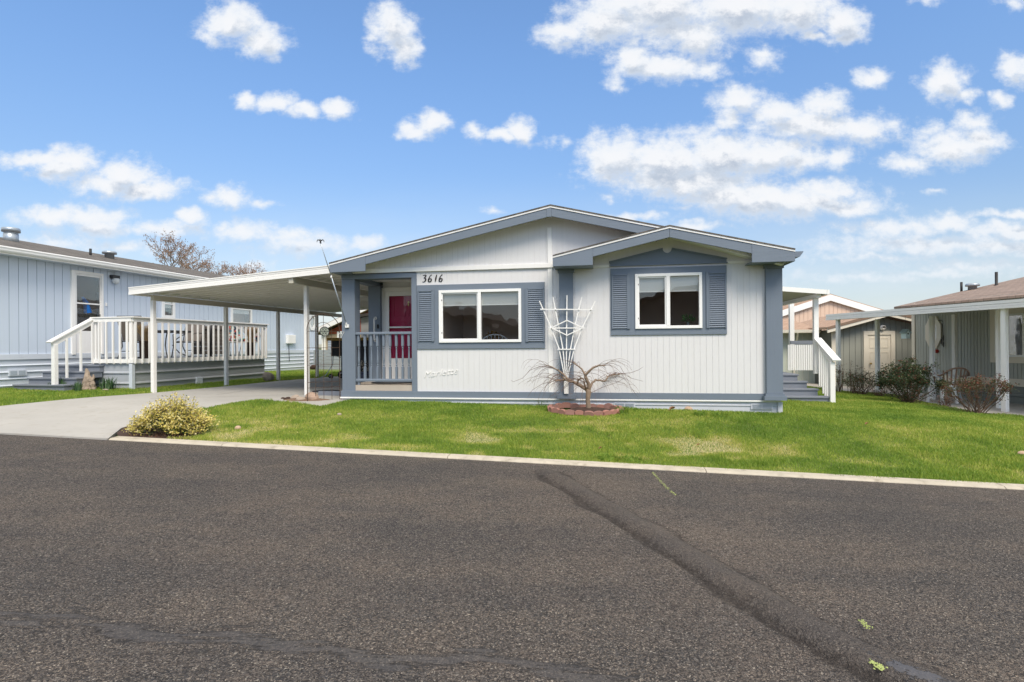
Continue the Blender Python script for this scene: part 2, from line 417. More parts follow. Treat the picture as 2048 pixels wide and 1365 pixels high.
BLIND=pmat('cream_blind',(.93,.93,.89),.6,.03,3,.0)
TYRE=pmat('tyre_rubber',(.02,.02,.02),.8,.1,4,.1)
def brickmat():
    m,t,b=newmat('red_concrete_brick'); tc=t.n('ShaderNodeTexCoord').outputs['Object']
    oi=t.n('ShaderNodeObjectInfo').outputs['Random']
    n=t.noise(tc,40,5,.7)
    c=t.mix(oi,(.36,.16,.125,1),(.25,.13,.115,1)); c=t.mix(t.m('MULTIPLY',n,.45),c,(.45,.26,.2,1))
    t.put(b.inputs['Base Color'],c); b.inputs['Roughness'].default_value=.9
    bn=t.n('ShaderNodeBump'); bn.inputs['Distance'].default_value=.004; t.put(bn.inputs['Height'],n); t.put(b.inputs['Normal'],bn.outputs[0]); return m
BRICK=brickmat()
def shingle(name, cols, uv=('x','y')):
    m,t,b=newmat(name); tc=t.n('ShaderNodeTexCoord').outputs['Object']
    s=t.n('ShaderNodeSeparateXYZ'); t.put(s.inputs[0],tc); k=t.n('ShaderNodeCombineXYZ')
    ax={'x':0,'y':1,'z':2}
    t.put(k.inputs[0],s.outputs[ax[uv[0]]]); t.put(k.inputs[1],s.outputs[ax[uv[1]]])
    br=t.n('ShaderNodeTexBrick'); t.put(br.inputs['Vector'],k.outputs[0])
    br.inputs['Scale'].default_value=1; br.inputs['Brick Width'].default_value=.22; br.inputs['Row Height'].default_value=.14
    br.inputs['Mortar Size'].default_value=.006; br.inputs['Color1'].default_value=c4(cols[0]); br.inputs['Color2'].default_value=c4(cols[1])
    br.inputs['Mortar'].default_value=c4(cols[0],.35); br.inputs['Bias'].default_value=0
    n=t.noise(tc,160,3,.7); n1=t.noise(tc,1.3,4,.6)
    c=t.mix(t.m('MULTIPLY',n,.45),br.outputs[0],c4(cols[2])); c=t.mix(t.m('MULTIPLY',n1,.3),c,c4(cols[1],.7))
    t.put(b.inputs['Base Color'],c); b.inputs['Roughness'].default_value=.95
    bn=t.n('ShaderNodeBump'); bn.inputs['Distance'].default_value=.01; bn.inputs['Strength'].default_value=.8
    t.put(bn.inputs['Height'],t.m('ADD',br.outputs['Fac'],t.m('MULTIPLY',n,-.6))); t.put(b.inputs['Normal'],bn.outputs[0]); return m
SHG=shingle('grey_brown_shingles',[(.035,.032,.03),(.16,.14,.12),(.24,.22,.2)],('y','x'))
SHB=shingle('reddish_brown_shingles',[(.18,.125,.10),(.31,.225,.185),(.40,.33,.28)])
SHP=shingle('peach_brown_shingles',[(.36,.22,.15),(.46,.31,.22),(.52,.38,.28)])
def glassmat(name='window_glass', tint=(.98,.985,.98), k=.03):
    m=bpy.data.materials.new(name); m.use_nodes=True; t=NT(m.node_tree); m.node_tree.nodes.clear()
    tr=t.n('ShaderNodeBsdfTransparent'); tr.inputs[0].default_value=c4(tint)
    gl=t.n('ShaderNodeBsdfGlossy'); gl.inputs['Roughness'].default_value=.01; gl.inputs[0].default_value=(.95,.97,1,1)
    tc=t.n('ShaderNodeTexCoord').outputs['Object']; n=t.noise(tc,1.6,2,.5)
    bn=t.n('ShaderNodeBump'); bn.inputs['Strength'].default_value=.25; bn.inputs['Distance'].default_value=.02
    t.put(bn.inputs['Height'],n); t.put(gl.inputs['Normal'],bn.outputs[0])
    fr=t.n('ShaderNodeFresnel'); fr.inputs[0].default_value=1.5
    f=t.m('MULTIPLY_ADD',fr.outputs[0],.55,k,clamp=True)
    mx=t.n('ShaderNodeMixShader'); t.put(mx.inputs[0],f); t.put(mx.inputs[1],tr.outputs[0]); t.put(mx.inputs[2],gl.outputs[0])
    o=t.n('ShaderNodeOutputMaterial'); t.put(o.inputs[0],mx.outputs[0]); return m
GLASS=glassmat()
LAMPG=pmat('frosted_lamp_glass',(.75,.78,.8),.25,.02,3,.0,spec=.6)
def leafmat(name, stops, rough=.5, trans=.25, attr='tint'):
    m,t,b=newmat(name); a=t.n('ShaderNodeAttribute'); a.attribute_name=attr
    r=t.n('ShaderNodeValToRGB'); t.put(r.inputs[0],a.outputs['Fac'])
    e=r.color_ramp.elements
    while len(e)<len(stops): e.new(.5)
    for i,(p,c) in enumerate(stops): e[i].position=p; e[i].color=c4(c)
    t.put(b.inputs['Base Color'],r.outputs[0]); b.inputs['Roughness'].default_value=rough; b.inputs['Specular IOR Level'].default_value=.25
    tl=t.n('ShaderNodeBsdfTranslucent'); t.put(tl.inputs[0],r.outputs[0])
    mx=t.n('ShaderNodeMixShader'); mx.inputs[0].default_value=trans; t.put(mx.inputs[1],b.outputs[0]); t.put(mx.inputs[2],tl.outputs[0])
    o=[x for x in m.node_tree.nodes if x.type=='OUTPUT_MATERIAL'][0]; t.put(o.inputs[0],mx.outputs[0]); return m
# leaves: quads of length L, width w around given points; tint attribute
def leaves(name, P, D, L, w, mat, tint, parent=None, spread=1.):
    n=len(P); L=np.broadcast_to(L,n)[:,None]; w=np.broadcast_to(w,n)[:,None]
    D=D+rng.normal(0,spread,(n,3))*.5; D/=np.linalg.norm(D,axis=1,keepdims=True)+1e-9
    A=rng.normal(0,1,(n,3)); X=np.cross(D,A); X/=np.linalg.norm(X,axis=1,keepdims=True)+1e-9
    N=np.cross(X,D)
    v0=P; v1=P+D*L*.45+X*w/2+N*L*.06; v2=P+D*L; v3=P+D*L*.45-X*w/2+N*L*.06
    V=np.stack([v0,v1,v2,v3],1).reshape(-1,3); Fq=np.arange(4*n).reshape(n,4)
    return np_mesh(name,V,Fq,mat,parent,{'tint':np.repeat(tint,4)})
# ================================================================== GROUND
def kerbpt(x, d=0.): return Vector((x+d*.15, KY+KM*x+d*.9886, 0))   # d metres behind the road edge
def groundmat():
    m,t,b=newmat('soil_and_turf'); tc=t.n('ShaderNodeTexCoord').outputs['Object']
    n=t.noise(tc,1.5,6,.6); n2=t.noise(tc,30,5,.7)
    c=t.mix(n,(.05,.09,.02,1),(.10,.12,.04,1)); c=t.mix(t.m('MULTIPLY',n2,.5),c,(.08,.06,.035,1))
    t.put(b.inputs['Base Color'],c); b.inputs['Roughness'].default_value=.95; return m
GM=groundmat()
xs=np.unique(np.concatenate([np.linspace(-20,20,61),np.array([-400,-250,-150,-90,-60,-45,-35,-28,-24,24,28,35,45,60,90,150,250,400])]))
ys=np.unique(np.concatenate([np.linspace(-8,40,73),np.array([-400,-200,-100,-60,-40,-25,-15,50,65,85,120,180,260,400,700])]))
XX,YY=np.meshgrid(xs,ys,indexing='ij'); ZZ=gz(XX,YY)-.035
Vg=np.stack([XX,YY,ZZ],-1).reshape(-1,3); nx,ny=len(xs),len(ys)
I=np.arange(nx*ny).reshape(nx,ny); Fg=np.stack([I[:-1,:-1],I[1:,:-1],I[1:,1:],I[:-1,1:]],-1).reshape(-1,4)
tag(np_mesh('ground',Vg,Fg,GM),kind='structure')
# ---- road
ridge=[G(x,y) for x,y in [(1050,927),(1089,940),(1189,1005),(1304,1065),(1424,1140),(1524,1205),(1624,1270),(1699,1310),(1764,1340),(1850,1375),(1960,1420)]]
tar=[G(x,y) for x,y in [(-260,1215),(0,1228),(130,1243),(260,1262),(370,1278),(500,1287),(640,1304),(800,1318),(950,1322),(1120,1345),(1300,1372)]]
crack=[G(x,y) for x,y in [(1306,946),(1316,958),(1332,975),(1352,992)]]
crack2=[G(x,y) for x,y in [(1495,938),(1488,950)]]
def pdist(X,Y,pl):
    best=np.full(X.shape,1e9); side=np.zeros(X.shape); par=np.zeros(X.shape); acc=0
    for a,b in zip(pl,pl[1:]):
        dx,dy=b.x-a.x,b.y-a.y; L=math.hypot(dx,dy)
        t=np.clip(((X-a.x)*dx+(Y-a.y)*dy)/L**2,0,1); px=a.x+t*dx; py=a.y+t*dy
        d=np.hypot(X-px,Y-py); s=np.sign(dx*(Y-a.y)-dy*(X-a.x)); k=d<best
        best=np.where(k,d,best); side=np.where(k,s,side); par=np.where(k,acc+t*L,par); acc+=L
    return best,side,par
ss_=np.unique(np.concatenate([np.linspace(-4.5,5.5,420),np.linspace(-14,14,60),np.array([-80,-60,-40,-30,-22,22,30,40,60,80])]))
ts_=np.unique(np.concatenate([np.linspace(0,5.2,250),np.array([5.6,6,7,8,9,10,11,12,13])]))
SS,TT=np.meshgrid(ss_,ts_,indexing='ij')
RX=SS-TT*.15; RY=KY+KM*SS-TT*.9886
wob=.025*np.sin(RX*7.3+1.2*np.sin(RY*5))+.015*np.sin(RX*17+RY*13)
dr,sr,pr=pdist(RX+wob,RY+wob*.7,ridge); dt,st_,pt=pdist(RX+wob*1.3,RY+wob,tar)
wid=.05+.035*np.clip(pr/4,0,1); off=dr*sr                # positive = left of the travel direction (far side)
RZ=gz(RX,RY)+.035*np.exp(-(off-.02)**2/(2*wid**2))-.022*np.exp(-(off+.12)**2/(2*.035**2))-.010*np.exp(-(off-.14)**2/(2*.022**2))
RZ=RZ+.004*np.exp(-dt**2/(2*.03**2))*(.5+.5*np.sin(pt*9))+.003*np.sin(RX*2.1)*np.sin(RY*1.7+1)
tp_=sst((pr-.12)/.5); RZ=gz(RX,RY)+(RZ-gz(RX,RY))*tp_*sst((TT+.0)/.05); seam=tp_*np.exp(-(off+.0)**2/(2*.11**2))*.9; valley=.85*tp_*np.exp(-(off+.12)**2/(2*.045**2))+.7*tp_*np.exp(-(off-.14)**2/(2*.024**2)); edge=np.exp(-(off-.32)**2/(2*.16**2))+np.exp(-(off+.38)**2/(2*.2**2)); gloss=np.exp(-(off-.01)**2/(2*.05**2))*(.35*np.exp(-(pr-2.0)**2/.5)+1.05*sst((pr-4.05)/.3)); 
tarm=np.exp(-dt**2/(2*(.09)**2))*.85
def roadmat():
    m,t,b=newmat('worn_asphalt'); tc=t.n('ShaderNodeTexCoord').outputs['Object']
    def at_(n): a=t.n('ShaderNodeAttribute'); a.attribute_name=n; return a.outputs['Fac']
    def vor(scale, vec=tc):
        v=t.n('ShaderNodeTexVoronoi',feature='F1'); v.inputs['Scale'].default_value=scale; t.put(v.inputs['Vector'],vec); return v
    wv=t.v('ADD',tc,t.v('MULTIPLY',t.v('SUBTRACT',t.noise(tc,45,2,.5,'Color'),(.5,.5,.5)),(.03,.03,.03)))
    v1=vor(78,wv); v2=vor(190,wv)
    big=t.noise(tc,.8,4,.6); mid=t.noise(tc,4,5,.65); fine=t.noise(tc,260,3,.7); blot=t.noise(tc,26,4,.65); clump=t.noise(tc,60,3,.7)
    s1=t.n('ShaderNodeSeparateColor'); t.put(s1.inputs[0],v1.outputs['Color']); s2=t.n('ShaderNodeSeparateColor'); t.put(s2.inputs[0],v2.outputs['Color'])
    sm0=at_('seam'); edge=at_('edge'); val=at_('valley')
    pat=t.m('ADD',t.m('ADD',t.m('MULTIPLY',big,.45),t.m('MULTIPLY',mid,.55)),t.m('MULTIPLY',edge,.13))
    c=t.mix(t.ss(pat,.42,.62),(.108,.103,.101,1),(.200,.164,.138,1))
    g1=t.mix(s1.outputs[0],(.038,.037,.040,1),(.25,.225,.20,1)); g2=t.mix(s2.outputs[0],(.035,.033,.033,1),(.34,.285,.235,1))
    c=t.mix(t.m('MULTIPLY',t.ss(s1.outputs[1],.50,.62),.85),c,g1); c=t.mix(t.ss(s2.outputs[1],.50,.58),c,g2)
    c=t.mix(t.m('MULTIPLY',t.ss(clump,.55,.68),.7),c,(.040,.036,.036,1))
    c=t.mix(t.m('MULTIPLY',t.ss(blot,.54,.66),.35),c,(.045,.041,.041,1))
    c=t.mix(t.m('MULTIPLY',t.ss(v1.outputs['Distance'],.45,.75),.55),c,(.025,.023,.022,1))  # dark cells and gaps between stones paint occlusion-like shade into the colour
    c=t.mix(t.m('MULTIPLY',t.ss(s2.outputs[2],.955,.97),.8),c,(.50,.45,.38,1))
    sm=t.ss(t.m('ADD',sm0,t.m('MULTIPLY',t.m('SUBTRACT',mid,.5),.6)),.25,.7)
    c=t.mix(t.m('MULTIPLY',sm,.62),c,(.082,.072,.066,1))
    vl=t.ss(t.m('ADD',val,t.m('MULTIPLY',t.m('SUBTRACT',blot,.5),1.6)),.35,.9)
    c=t.mix(t.m('MULTIPLY',vl,.68),c,(.036,.029,.025,1))
    stre=t.noise(t.v('MULTIPLY',tc,(1.2,9,1)),2.2,5,.7)
    ta=t.ss(t.m('ADD',at_('tar'),t.m('MULTIPLY',t.m('SUBTRACT',stre,.5),2.6)),.60,.85)
    c=t.mix(t.m('MULTIPLY',ta,.75),c,(.050,.049,.051,1))
    wet=t.ss(t.m('ADD',at_('gloss'),t.m('MULTIPLY',t.m('SUBTRACT',blot,.5),2.2)),.62,.78)
    c=t.mix(t.m('MULTIPLY',wet,.7),c,(.085,.088,.100,1))
    wide=t.noise(t.v('MULTIPLY',tc,(.35,1.1,1)),1.3,5,.62); c=t.mix(1.0,c,t.mix(t.ss(wide,.33,.67),(.84,.85,.88,1),(1.16,1.12,1.08,1)),'MULTIPLY')
    t.put(b.inputs['Base Color'],c)
    smooth=t.m('MAXIMUM',t.m('MULTIPLY',ta,.9),t.m('MAXIMUM',wet,t.m('MULTIPLY',sm,.45)))
    t.put(b.inputs['Roughness'],t.m('MULTIPLY_ADD',wet,-.30,.9)); b.inputs['Specular IOR Level'].default_value=.3
    h=t.m('ADD',t.m('MULTIPLY',v1.outputs['Distance'],-1.6),t.m('MULTIPLY',v2.outputs['Distance'],-.5))
    h=t.m('ADD',h,t.m('MULTIPLY',s1.outputs[2],.8)); h=t.m('ADD',h,t.m('MULTIPLY',fine,.35)); h=t.m('ADD',h,t.m('MULTIPLY',clump,-1.6))
    h=t.m('MULTIPLY',h,t.m('SUBTRACT',1,smooth))
    bn=t.n('ShaderNodeBump'); bn.inputs['Distance'].default_value=.013; bn.inputs['Strength'].default_value=1.0
    t.put(bn.inputs['Height'],h); t.put(b.inputs['Normal'],bn.outputs[0]); return m
I=np.arange(SS.size).reshape(SS.shape); Fr=np.stack([I[:-1,:-1],I[:-1,1:],I[1:,1:],I[1:,:-1]],-1).reshape(-1,4)
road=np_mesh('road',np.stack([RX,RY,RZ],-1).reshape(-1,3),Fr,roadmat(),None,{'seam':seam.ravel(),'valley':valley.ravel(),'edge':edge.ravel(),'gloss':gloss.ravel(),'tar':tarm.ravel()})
road.data.polygons.foreach_set('use_smooth',[True]*len(road.data.polygons)); tag(road,kind='structure')
# ---- loose grit lying on the road
def roadz(x,y): return float(gz(x,y))
GRIT=pmat('loose_grit',(.11,.10,.09),.9,.5,60,.0)
n=26000; sx=rng.uniform(-4.2,4.6,n); ty=rng.uniform(.3,5.0,n)
gx=sx-ty*.15; gy=KY+KM*sx-ty*.9886
d_,s_,p_=pdist(gx,gy,ridge); keep=(rng.random(n)<np.exp(-((d_*s_+.16)**2)/(.02))*1.0+.45)
gx,gy=gx[keep],gy[keep]; n=len(gx); r=rng.uniform(.0012,.0038,n)*(1+rng.random(n)**6)
base=np.array([(1,0,0),(-.5,.8,0),(-.6,-.8,0),(.1,.1,1.0),(.9,.8,.3),(0,-.5,.6)],float)
fc=np.array([(0,4,3),(4,1,3),(1,2,3),(2,5,3),(5,0,3),(0,1,4)])
V=base[None]*r[:,None,None]; th=rng.uniform(0,6.28,n); c_,s__=np.cos(th)[:,None],np.sin(th)[:,None]
VX=V[:,:,0]*c_-V[:,:,1]*s__+gx[:,None]; VY=V[:,:,0]*s__+V[:,:,1]*c_+gy[:,None]; 
dd,sd2,pp=pdist(gx,gy,ridge); oo=dd*sd2; ww=.05+.035*np.clip(pp/4,0,1)
zz=gz(gx,gy)+.03*np.exp(-(oo-.02)**2/(2*ww**2))-.016*np.exp(-(oo+.13)**2/(2*.05**2))+.002
VZ=V[:,:,2]+zz[:,None]
Fp=(fc[None]+6*np.arange(n)[:,None,None]).reshape(-1,3)
tag(np_mesh('loose_gravel',np.stack([VX,VY,VZ],-1).reshape(-1,3),Fp,GRIT),'loose dark grit scattered over the asphalt road','gravel',kind='stuff')
# ---- kerb
CONC=pmat('concrete',(.50,.45,.365),.9,.28,7,.8,70,(1,1,1),dirt=.75,dcol=(.25,.215,.16),bd=.01)
DRIVE=pmat('driveway_concrete',(.42,.405,.375),.8,.20,1.1,.4,50,dirt=.75,dcol=(.34,.31,.26))
m=MB(); x0=G(216,881).x; x=x0
k=0
while x<20:
    x1=x+2.9 if k else x+1.6
    n=8
    for i in range(n):
        a=x+.004+(x1-x-.008)*i/n; b=x+.004+(x1-x-.008)*(i+1)/n
        P=[(0,-.02),(0,.006),(.03,.024),(.15,.03),(.15,-.02)]
        A=[kerbpt(a,p[0]) for p in P]; B=[kerbpt(b,p[0]) for p in P]
        za=-.03*a; zb=-.03*b
        vs=[(q.x,q.y,za+p[1]) for q,p in zip(A,P)]+[(q.x,q.y,zb+p[1]) for q,p in zip(B,P)]
        m.add(vs,[(j,j+5,j+6,j+1) for j in range(4)]+[(0,1,2,3,4),(9,8,7,6,5)])
    x=x1; k+=1
tag(m.build('kerb',CONC),kind='structure')
# ---- driveway
H=Frame(0,10.0,-math.atan(.165))
CP=Frame(0,0,-math.atan(.185))
dl=[G(*p) for p in [(0,815),(300,788.7),(459,774),(554,764),(675,754.6)]]
dr_=[G(*p) for p in [(217,880),(243,859),(330,835),(419,817),(470,807.5),(520,801)]]
hl=H.hit(684,700)[0]
far=H.w(hl,14); far2=Vector((dl[-1].x+.9,far.y+1.5,0))
DPOLY=[kerbpt(-9.9,.0),kerbpt(dr_[0].x,0)]+dr_+[Vector((-3.35,9.65,0)),H.w(hl+.2,.12),H.w(hl+.2,14),far2]+dl[::-1]
o=drape('driveway',DPOLY,DRIVE,.022,.5,.06); tag(o,kind='structure')
# driveway joints
m=MB()
def strip_on(m, a, b, w, lift):
    a=Vector(a[:2]); b=Vector(b[:2]); d=(b-a); n=max(2,int(d.length/.3)); q=Vector((-d.y,d.x)).normalized()*w/2
    for i in range(n):
        p0=a+d*i/n; p1=a+d*(i+1)/n
        m.add([(p.x,p.y,float(gz(p.x,p.y))+lift) for p in (p0-q,p1-q,p1+q,p0+q)],[(0,1,2,3)])
strip_on(m,G(300,800),H.w(hl-.4,1.2),.012,.0235); strip_on(m,G(420,783),H.w(hl-.2,4.2),.012,.0235); strip_on(m,(-6.2,11.5),(-5.0,22),.012,.0237)
o=m.build('driveway_joints',pmat('dark_joint',(.12,.11,.095),.9,.2,5,0)); tag(o,kind='structure')
n=420; a_=rng.uniform(-9.5,-4.2,n); b_=rng.uniform(6.9,13,n); dbr=np.stack([a_,b_],1); dbr=dbr[inpoly_np(dbr,DPOLY)]; n=len(dbr); r_=rng.uniform(.003,.011,n)
Vd=np.stack([np.stack([dbr[:,0]+r_*math.cos(q),dbr[:,1]+r_*.7*math.sin(q),gz(dbr[:,0],dbr[:,1])+.027+r_*.3*(q>3)],1) for q in (0,1.5,3.3,4.8)],1).reshape(-1,3)
tag(np_mesh('leaf_debris',Vd,np.arange(4*n).reshape(n,4),pmat('dark_debris',(.10,.065,.04),.9,.4,30,0)),'tiny dark leaf debris scattered on the driveway','debris',kind='stuff')
# ---- patio on the right
pe=[G(*p) for p in [(2048,835.5),(1962,829),(1862,810),(1788,791),(1689,784.5)]]
PPOLY=[Vector((11.6,8.6,0))]+pe+[Vector((9.9,19.5,0)),Vector((11,26,0)),Vector((24,26,0)),Vector((24,8.6,0))]
o=drape('patio',PPOLY,pmat('patio_concrete',(.40,.37,.33),.85,.12,1.5,.3,60,dirt=.4),.02,.6,.06); tag(o,kind='structure')
# ---- turf: base sheets and blades
MAINL=[kerbpt(dr_[0].x+.75,.15)]+[kerbpt(x,.105) for x in (-3,0,3,6,9,12)]+[Vector((13,7.6,0)),Vector((11.6,8.6,0))]+pe+[Vector((9.9,19.5,0)),Vector((11,26,0)),Vector((2,26,0)),H.w(hl+.2,14),H.w(hl+.2,.12),Vector((-3.35,9.65,0))]+[p+Vector((.0,-.0,0)) for p in dr_[:1:-1]]+[dr_[2]+Vector((-.1,-.15,0))]
LEFTL=[Vector((-9.9,8.4,0))]+dl+[far2,Vector((-5,40,0)),Vector((-40,40,0)),Vector((-40,14,0))]
def turfbase():
    m,t,b=newmat('turf_soil'); tc=t.n('ShaderNodeTexCoord').outputs['Object']
    n=t.noise(tc,1.6,5,.6); n2=t.noise(tc,45,4,.7)
    c=t.mix(n,(.09,.15,.02,1),(.17,.22,.045,1)); c=t.mix(t.ss(n2,.5,.7),c,(.16,.13,.06,1))
    t.put(b.inputs['Base Color'],c); b.inputs['Roughness'].default_value=.95
    bn=t.n('ShaderNodeBump'); bn.inputs['Distance'].default_value=.02; t.put(bn.inputs['Height'],n2); t.put(b.inputs['Normal'],bn.outputs[0]); return m
TB=turfbase()
o=drape('lawn',MAINL,TB,.012,.45); tag(o,kind='structure')
o=drape('lawn',LEFTL,TB,.012,.9); tag(o,kind='structure')
# smooth value noise in numpy for patches
def vnoise(x,y,s,seed):
    R=np.random.default_rng(seed).random((64,64)); x=x/s; y=y/s; xi=np.floor(x).astype(int); yi=np.floor(y).astype(int)
    fx=sst(x-xi); fy=sst(y-yi); g_=lambda a,b:R[a%64,b%64]
    return (g_(xi,yi)*(1-fx)+g_(xi+1,yi)*fx)*(1-fy)+(g_(xi,yi+1)*(1-fx)+g_(xi+1,yi+1)*fx)*fy
GRASS=leafmat('grass_blades',[(0,(.07,.15,.025)),(.35,(.19,.31,.042)),(.62,(.38,.45,.075)),(.82,(.62,.56,.19)),(1,(.78,.68,.40))],.5,.35)
TREEC=G(1177,826); ringc=Vector((TREEC.x-.04,TREEC.y+.02))
def grassfield(name, poly, bbox, dens, excl, label, hmin=.018, hmax=.042):
    x0,y0,x1,y1=bbox; A=(x1-x0)*(y1-y0); n=int(A*dens)
    P=np.stack([rng.uniform(x0,x1,n),rng.uniform(y0,y1,n)],1); P=P[inpoly_np(P,poly)]
    for e in excl: P=P[~e(P[:,0],P[:,1])]
    D=np.hypot(P[:,0],P[:,1]); k=rng.random(len(P))<np.clip((7.0/D)**1.35,0,1)
    k&=((P[:,1]-(KY+KM*P[:,0]))*.9886>.155-.055*np.clip((vnoise(P[:,0],P[:,1],.16,21)-.45)*4,0,1)); sxp=P[:,0]/P[:,1]; k&=(sxp>-1.35)&(sxp<1.2); P=P[k]; D=D[k]
    n=len(P); x,y=P.T; z=gz(x,y)+.012
    dk=(y-(KY+KM*x))*.9886
    nb=vnoise(x,y,.9,1)*.5+vnoise(x,y,.35,2)*.3+vnoise(x,y,.13,3)*.2
    dry=vnoise(x+7,y*1.6,.8,4)*.55+vnoise(x,y,.22,5)*.45
    dryamt=np.clip((dry-.44)*3.2,0,1)*np.clip(1.4-dk/2.4,.22,1)
    px=1024+1100*x/y
    dryamt=dryamt*np.where((px>930)&(px<1480),1.35,.8)
    tint=.16+.55*nb+rng.normal(0,.10,n); tint=tint*(1-.0*dk)+dryamt*.42*(rng.random(n)<.85)
    tint=np.clip(tint,0,1)
    lush=1+.5*(vnoise(x,y,.5,9)>.72); L=rng.uniform(hmin,hmax,n)*(1-.45*dryamt)*lush*(1-.25*np.clip(1-dk/.5,0,1))
    edge=np.zeros(n)
    w=rng.uniform(.0020,.0036,n)*(D/7.5)**.8
    th=rng.uniform(0,2*np.pi,n); ln=rng.uniform(.15,.75,n)*L
    dx,dy=np.cos(th)*ln,np.sin(th)*ln; a=rng.uniform(0,np.pi,n); wx,wy=np.cos(a)*w,np.sin(a)*w
    b0=np.stack([x-wx,y-wy,z],1); b1=np.stack([x+wx,y+wy,z],1)
    m0=np.stack([x-wx*.8+dx*.35,y-wy*.8+dy*.35,z+L*.6],1); m1=np.stack([x+wx*.8+dx*.35,y+wy*.8+dy*.35,z+L*.6],1)
    tp=np.stack([x+dx,y+dy,z+L],1)
    V=np.stack([b0,b1,m1,m0,tp],1).reshape(-1,3); o=5*np.arange(n)[:,None]
    Ft=np.concatenate([o+np.array([[0,1,2]]),o+np.array([[0,2,3]]),o+np.array([[3,2,4]])])
    ob=np_mesh(name,V,Ft,GRASS,None,{'tint':np.repeat(tint,5)})
    print(name,n); return tag(ob,label,'grass',kind='stuff')
hu0=H.hit(684,795)[0]; hu1=H.hit(1566,820)[0]
def inhouse(x,y):
    lu=(x-H.o[0])*H.u[0]+(y-H.o[1])*H.u[1]; lv=(x-H.o[0])*H.n[0]+(y-H.o[1])*H.n[1]
    return (lu>hu0)&(lu<hu1)&(lv>.0)
def inring(x,y): return ((x-ringc.x)/.60)**2+((y-ringc.y)/.34)**2<1
BUSHC=G(335,873)
def inbush(x,y): return ((x-BUSHC.x+.1)/.62)**2+((y-BUSHC.y-.1)/.36)**2<1
KXH=dr_[0].x
def mulchcorner(x,y): return (y-(KY+KM*x)<.75)&(x<KXH+.55)
DIRTC=G(612,803)
def indirt(x,y): return ((x-DIRTC.x)/.62)**2+((y-DIRTC.y)/.2)**2<1
grassfield('grass',MAINL,(-5.5,4.2,12.5,19),5200*GD,[inhouse,inring,inbush,mulchcorner,indirt],'short green lawn grass with dry yellow patches in front of the white house')
grassfield('grass',LEFTL,(-15,8,-5,22),3200*GD,[],'shaded green lawn grass strip along the pale blue house')
# taller tufts against the skirting and the kerb weeds
def tuft(m_, c, r, n, h, w, lean=.6):
    V=[];Fq=[];T=[]
    for i in range(n):
        a=random.uniform(0,6.28); q=r*math.sqrt(random.random()); x=c[0]+q*math.cos(a); y=c[1]+q*math.sin(a)
        z=float(gz(x,y))+.01; L=h*random.uniform(.5,1); b=random.uniform(0,6.28); l=L*random.uniform(.1,lean)
        wx,wy=math.cos(a+1.57)*w/2,math.sin(a+1.57)*w/2; dx,dy=math.cos(b)*l,math.sin(b)*l
        k=len(V); V+= [(x-wx,y-wy,z),(x+wx,y+wy,z),(x+wx+dx*.4,y+wy+dy*.4,z+L*.65),(x-wx+dx*.4,y-wy+dy*.4,z+L*.65),(x+dx,y+dy,z+L)]
        Fq+=[(k,k+1,k+2),(k,k+2,k+3),(k+3,k+2,k+4)]; T+=[random.random()]*5
    return V,Fq,T
def tuftobj(name,c,r,n,h,w,mat,label,cat,group=None,lean=.6,tr=(0,1)):
    V,Fq,T=tuft(None,c,r,n,h,w,lean); V=np.array(V); T=np.array(T)*(tr[1]-tr[0])+tr[0]
    z=float(gz(c[0],c[1])); o=np_mesh(name,V-np.array([c[0],c[1],z]),np.array(Fq),mat,None,{'tint':T}); o.location=(c[0],c[1],z)
    return tag(o,label,cat,group)
for (px,py,r,n,h,lb) in [(1242,829,.12,260,.13,'tall green grass tuft against the skirting right of the brick ring'),
    (1400,834,.10,180,.10,'grass tuft at the skirting right of the pale stone'),(1438,835,.16,160,.08,'low spreading grass tuft at the skirting under the right half of the large window'),
    (1090,812,.2,300,.12,'long dark grass growing up at the left end of the brick ring'),(1035,806,.25,240,.09,'long dark grass along the skirting left of the trellis'),(955,804,.12,90,.07,'small grass tuft at the skirting below the raised script lettering')]:
    c=G(px,py); tuftobj('grass_tuft',(c.x,c.y),r,n,h,.006,GRASS,lb,'grass tuft',tr=(.0,.5))
for px,py,lb in [(1215,921,'low bright green weed on the kerb edge, left of the pair'),(1262,924,'low bright green weed on the kerb edge, right of the pair')]:
    c=G(px,py); tuftobj('kerb_weed',(c.x,c.y),.14,420,.05,.012,GRASS,lb,'weed',tr=(.25,.5),lean=1.2)
MOSS=pmat('yellow_green_moss',(.36,.42,.15),.9,.3,40,.5)
def moss(pts,w,name,label):
    m=MB(); c=pts[0]
    for i in range(len(pts)-1):
        a,b=pts[i],pts[i+1]
        for k in range(70):
            t=random.random(); p=a+(b-a)*t; r=w*random.uniform(.1,.42)
            x,y=p.x+random.gauss(0,w*.6),p.y+random.gauss(0,w*.6)
            n=6; rr=[r*random.uniform(.5,1) for _ in range(n)]
            z=float(gz(x,y))+ (.004 if name!='moss2' else .026)
            m.add([(x-c.x+rr[j]*math.cos(j*6.28/n),y-c.y+rr[j]*math.sin(j*6.28/n),z-c.z) for j in range(n)]+[(x-c.x,y-c.y,z-c.z+.004)],[(j,(j+1)%n,n) for j in range(n)])
    o=m.build('moss_streak',MOSS); o.location=(c.x,c.y,c.z); tag(o,label,'moss',kind='stuff')
moss(crack,.014,'moss','thin yellow green moss line in a crack running from the kerb into the road')
moss([G(1745,1322),G(1750,1335),G(1762,1350)],.022,'moss2','bright moss clump in the asphalt seam near the bottom right')
moss([G(1722,1252),G(1738,1268)],.014,'moss2','small moss clump in the asphalt seam above the larger clump')
moss([G(1480,1176),G(1496,1182)],.012,'moss2','tiny pale moss spot on the middle of the asphalt seam')
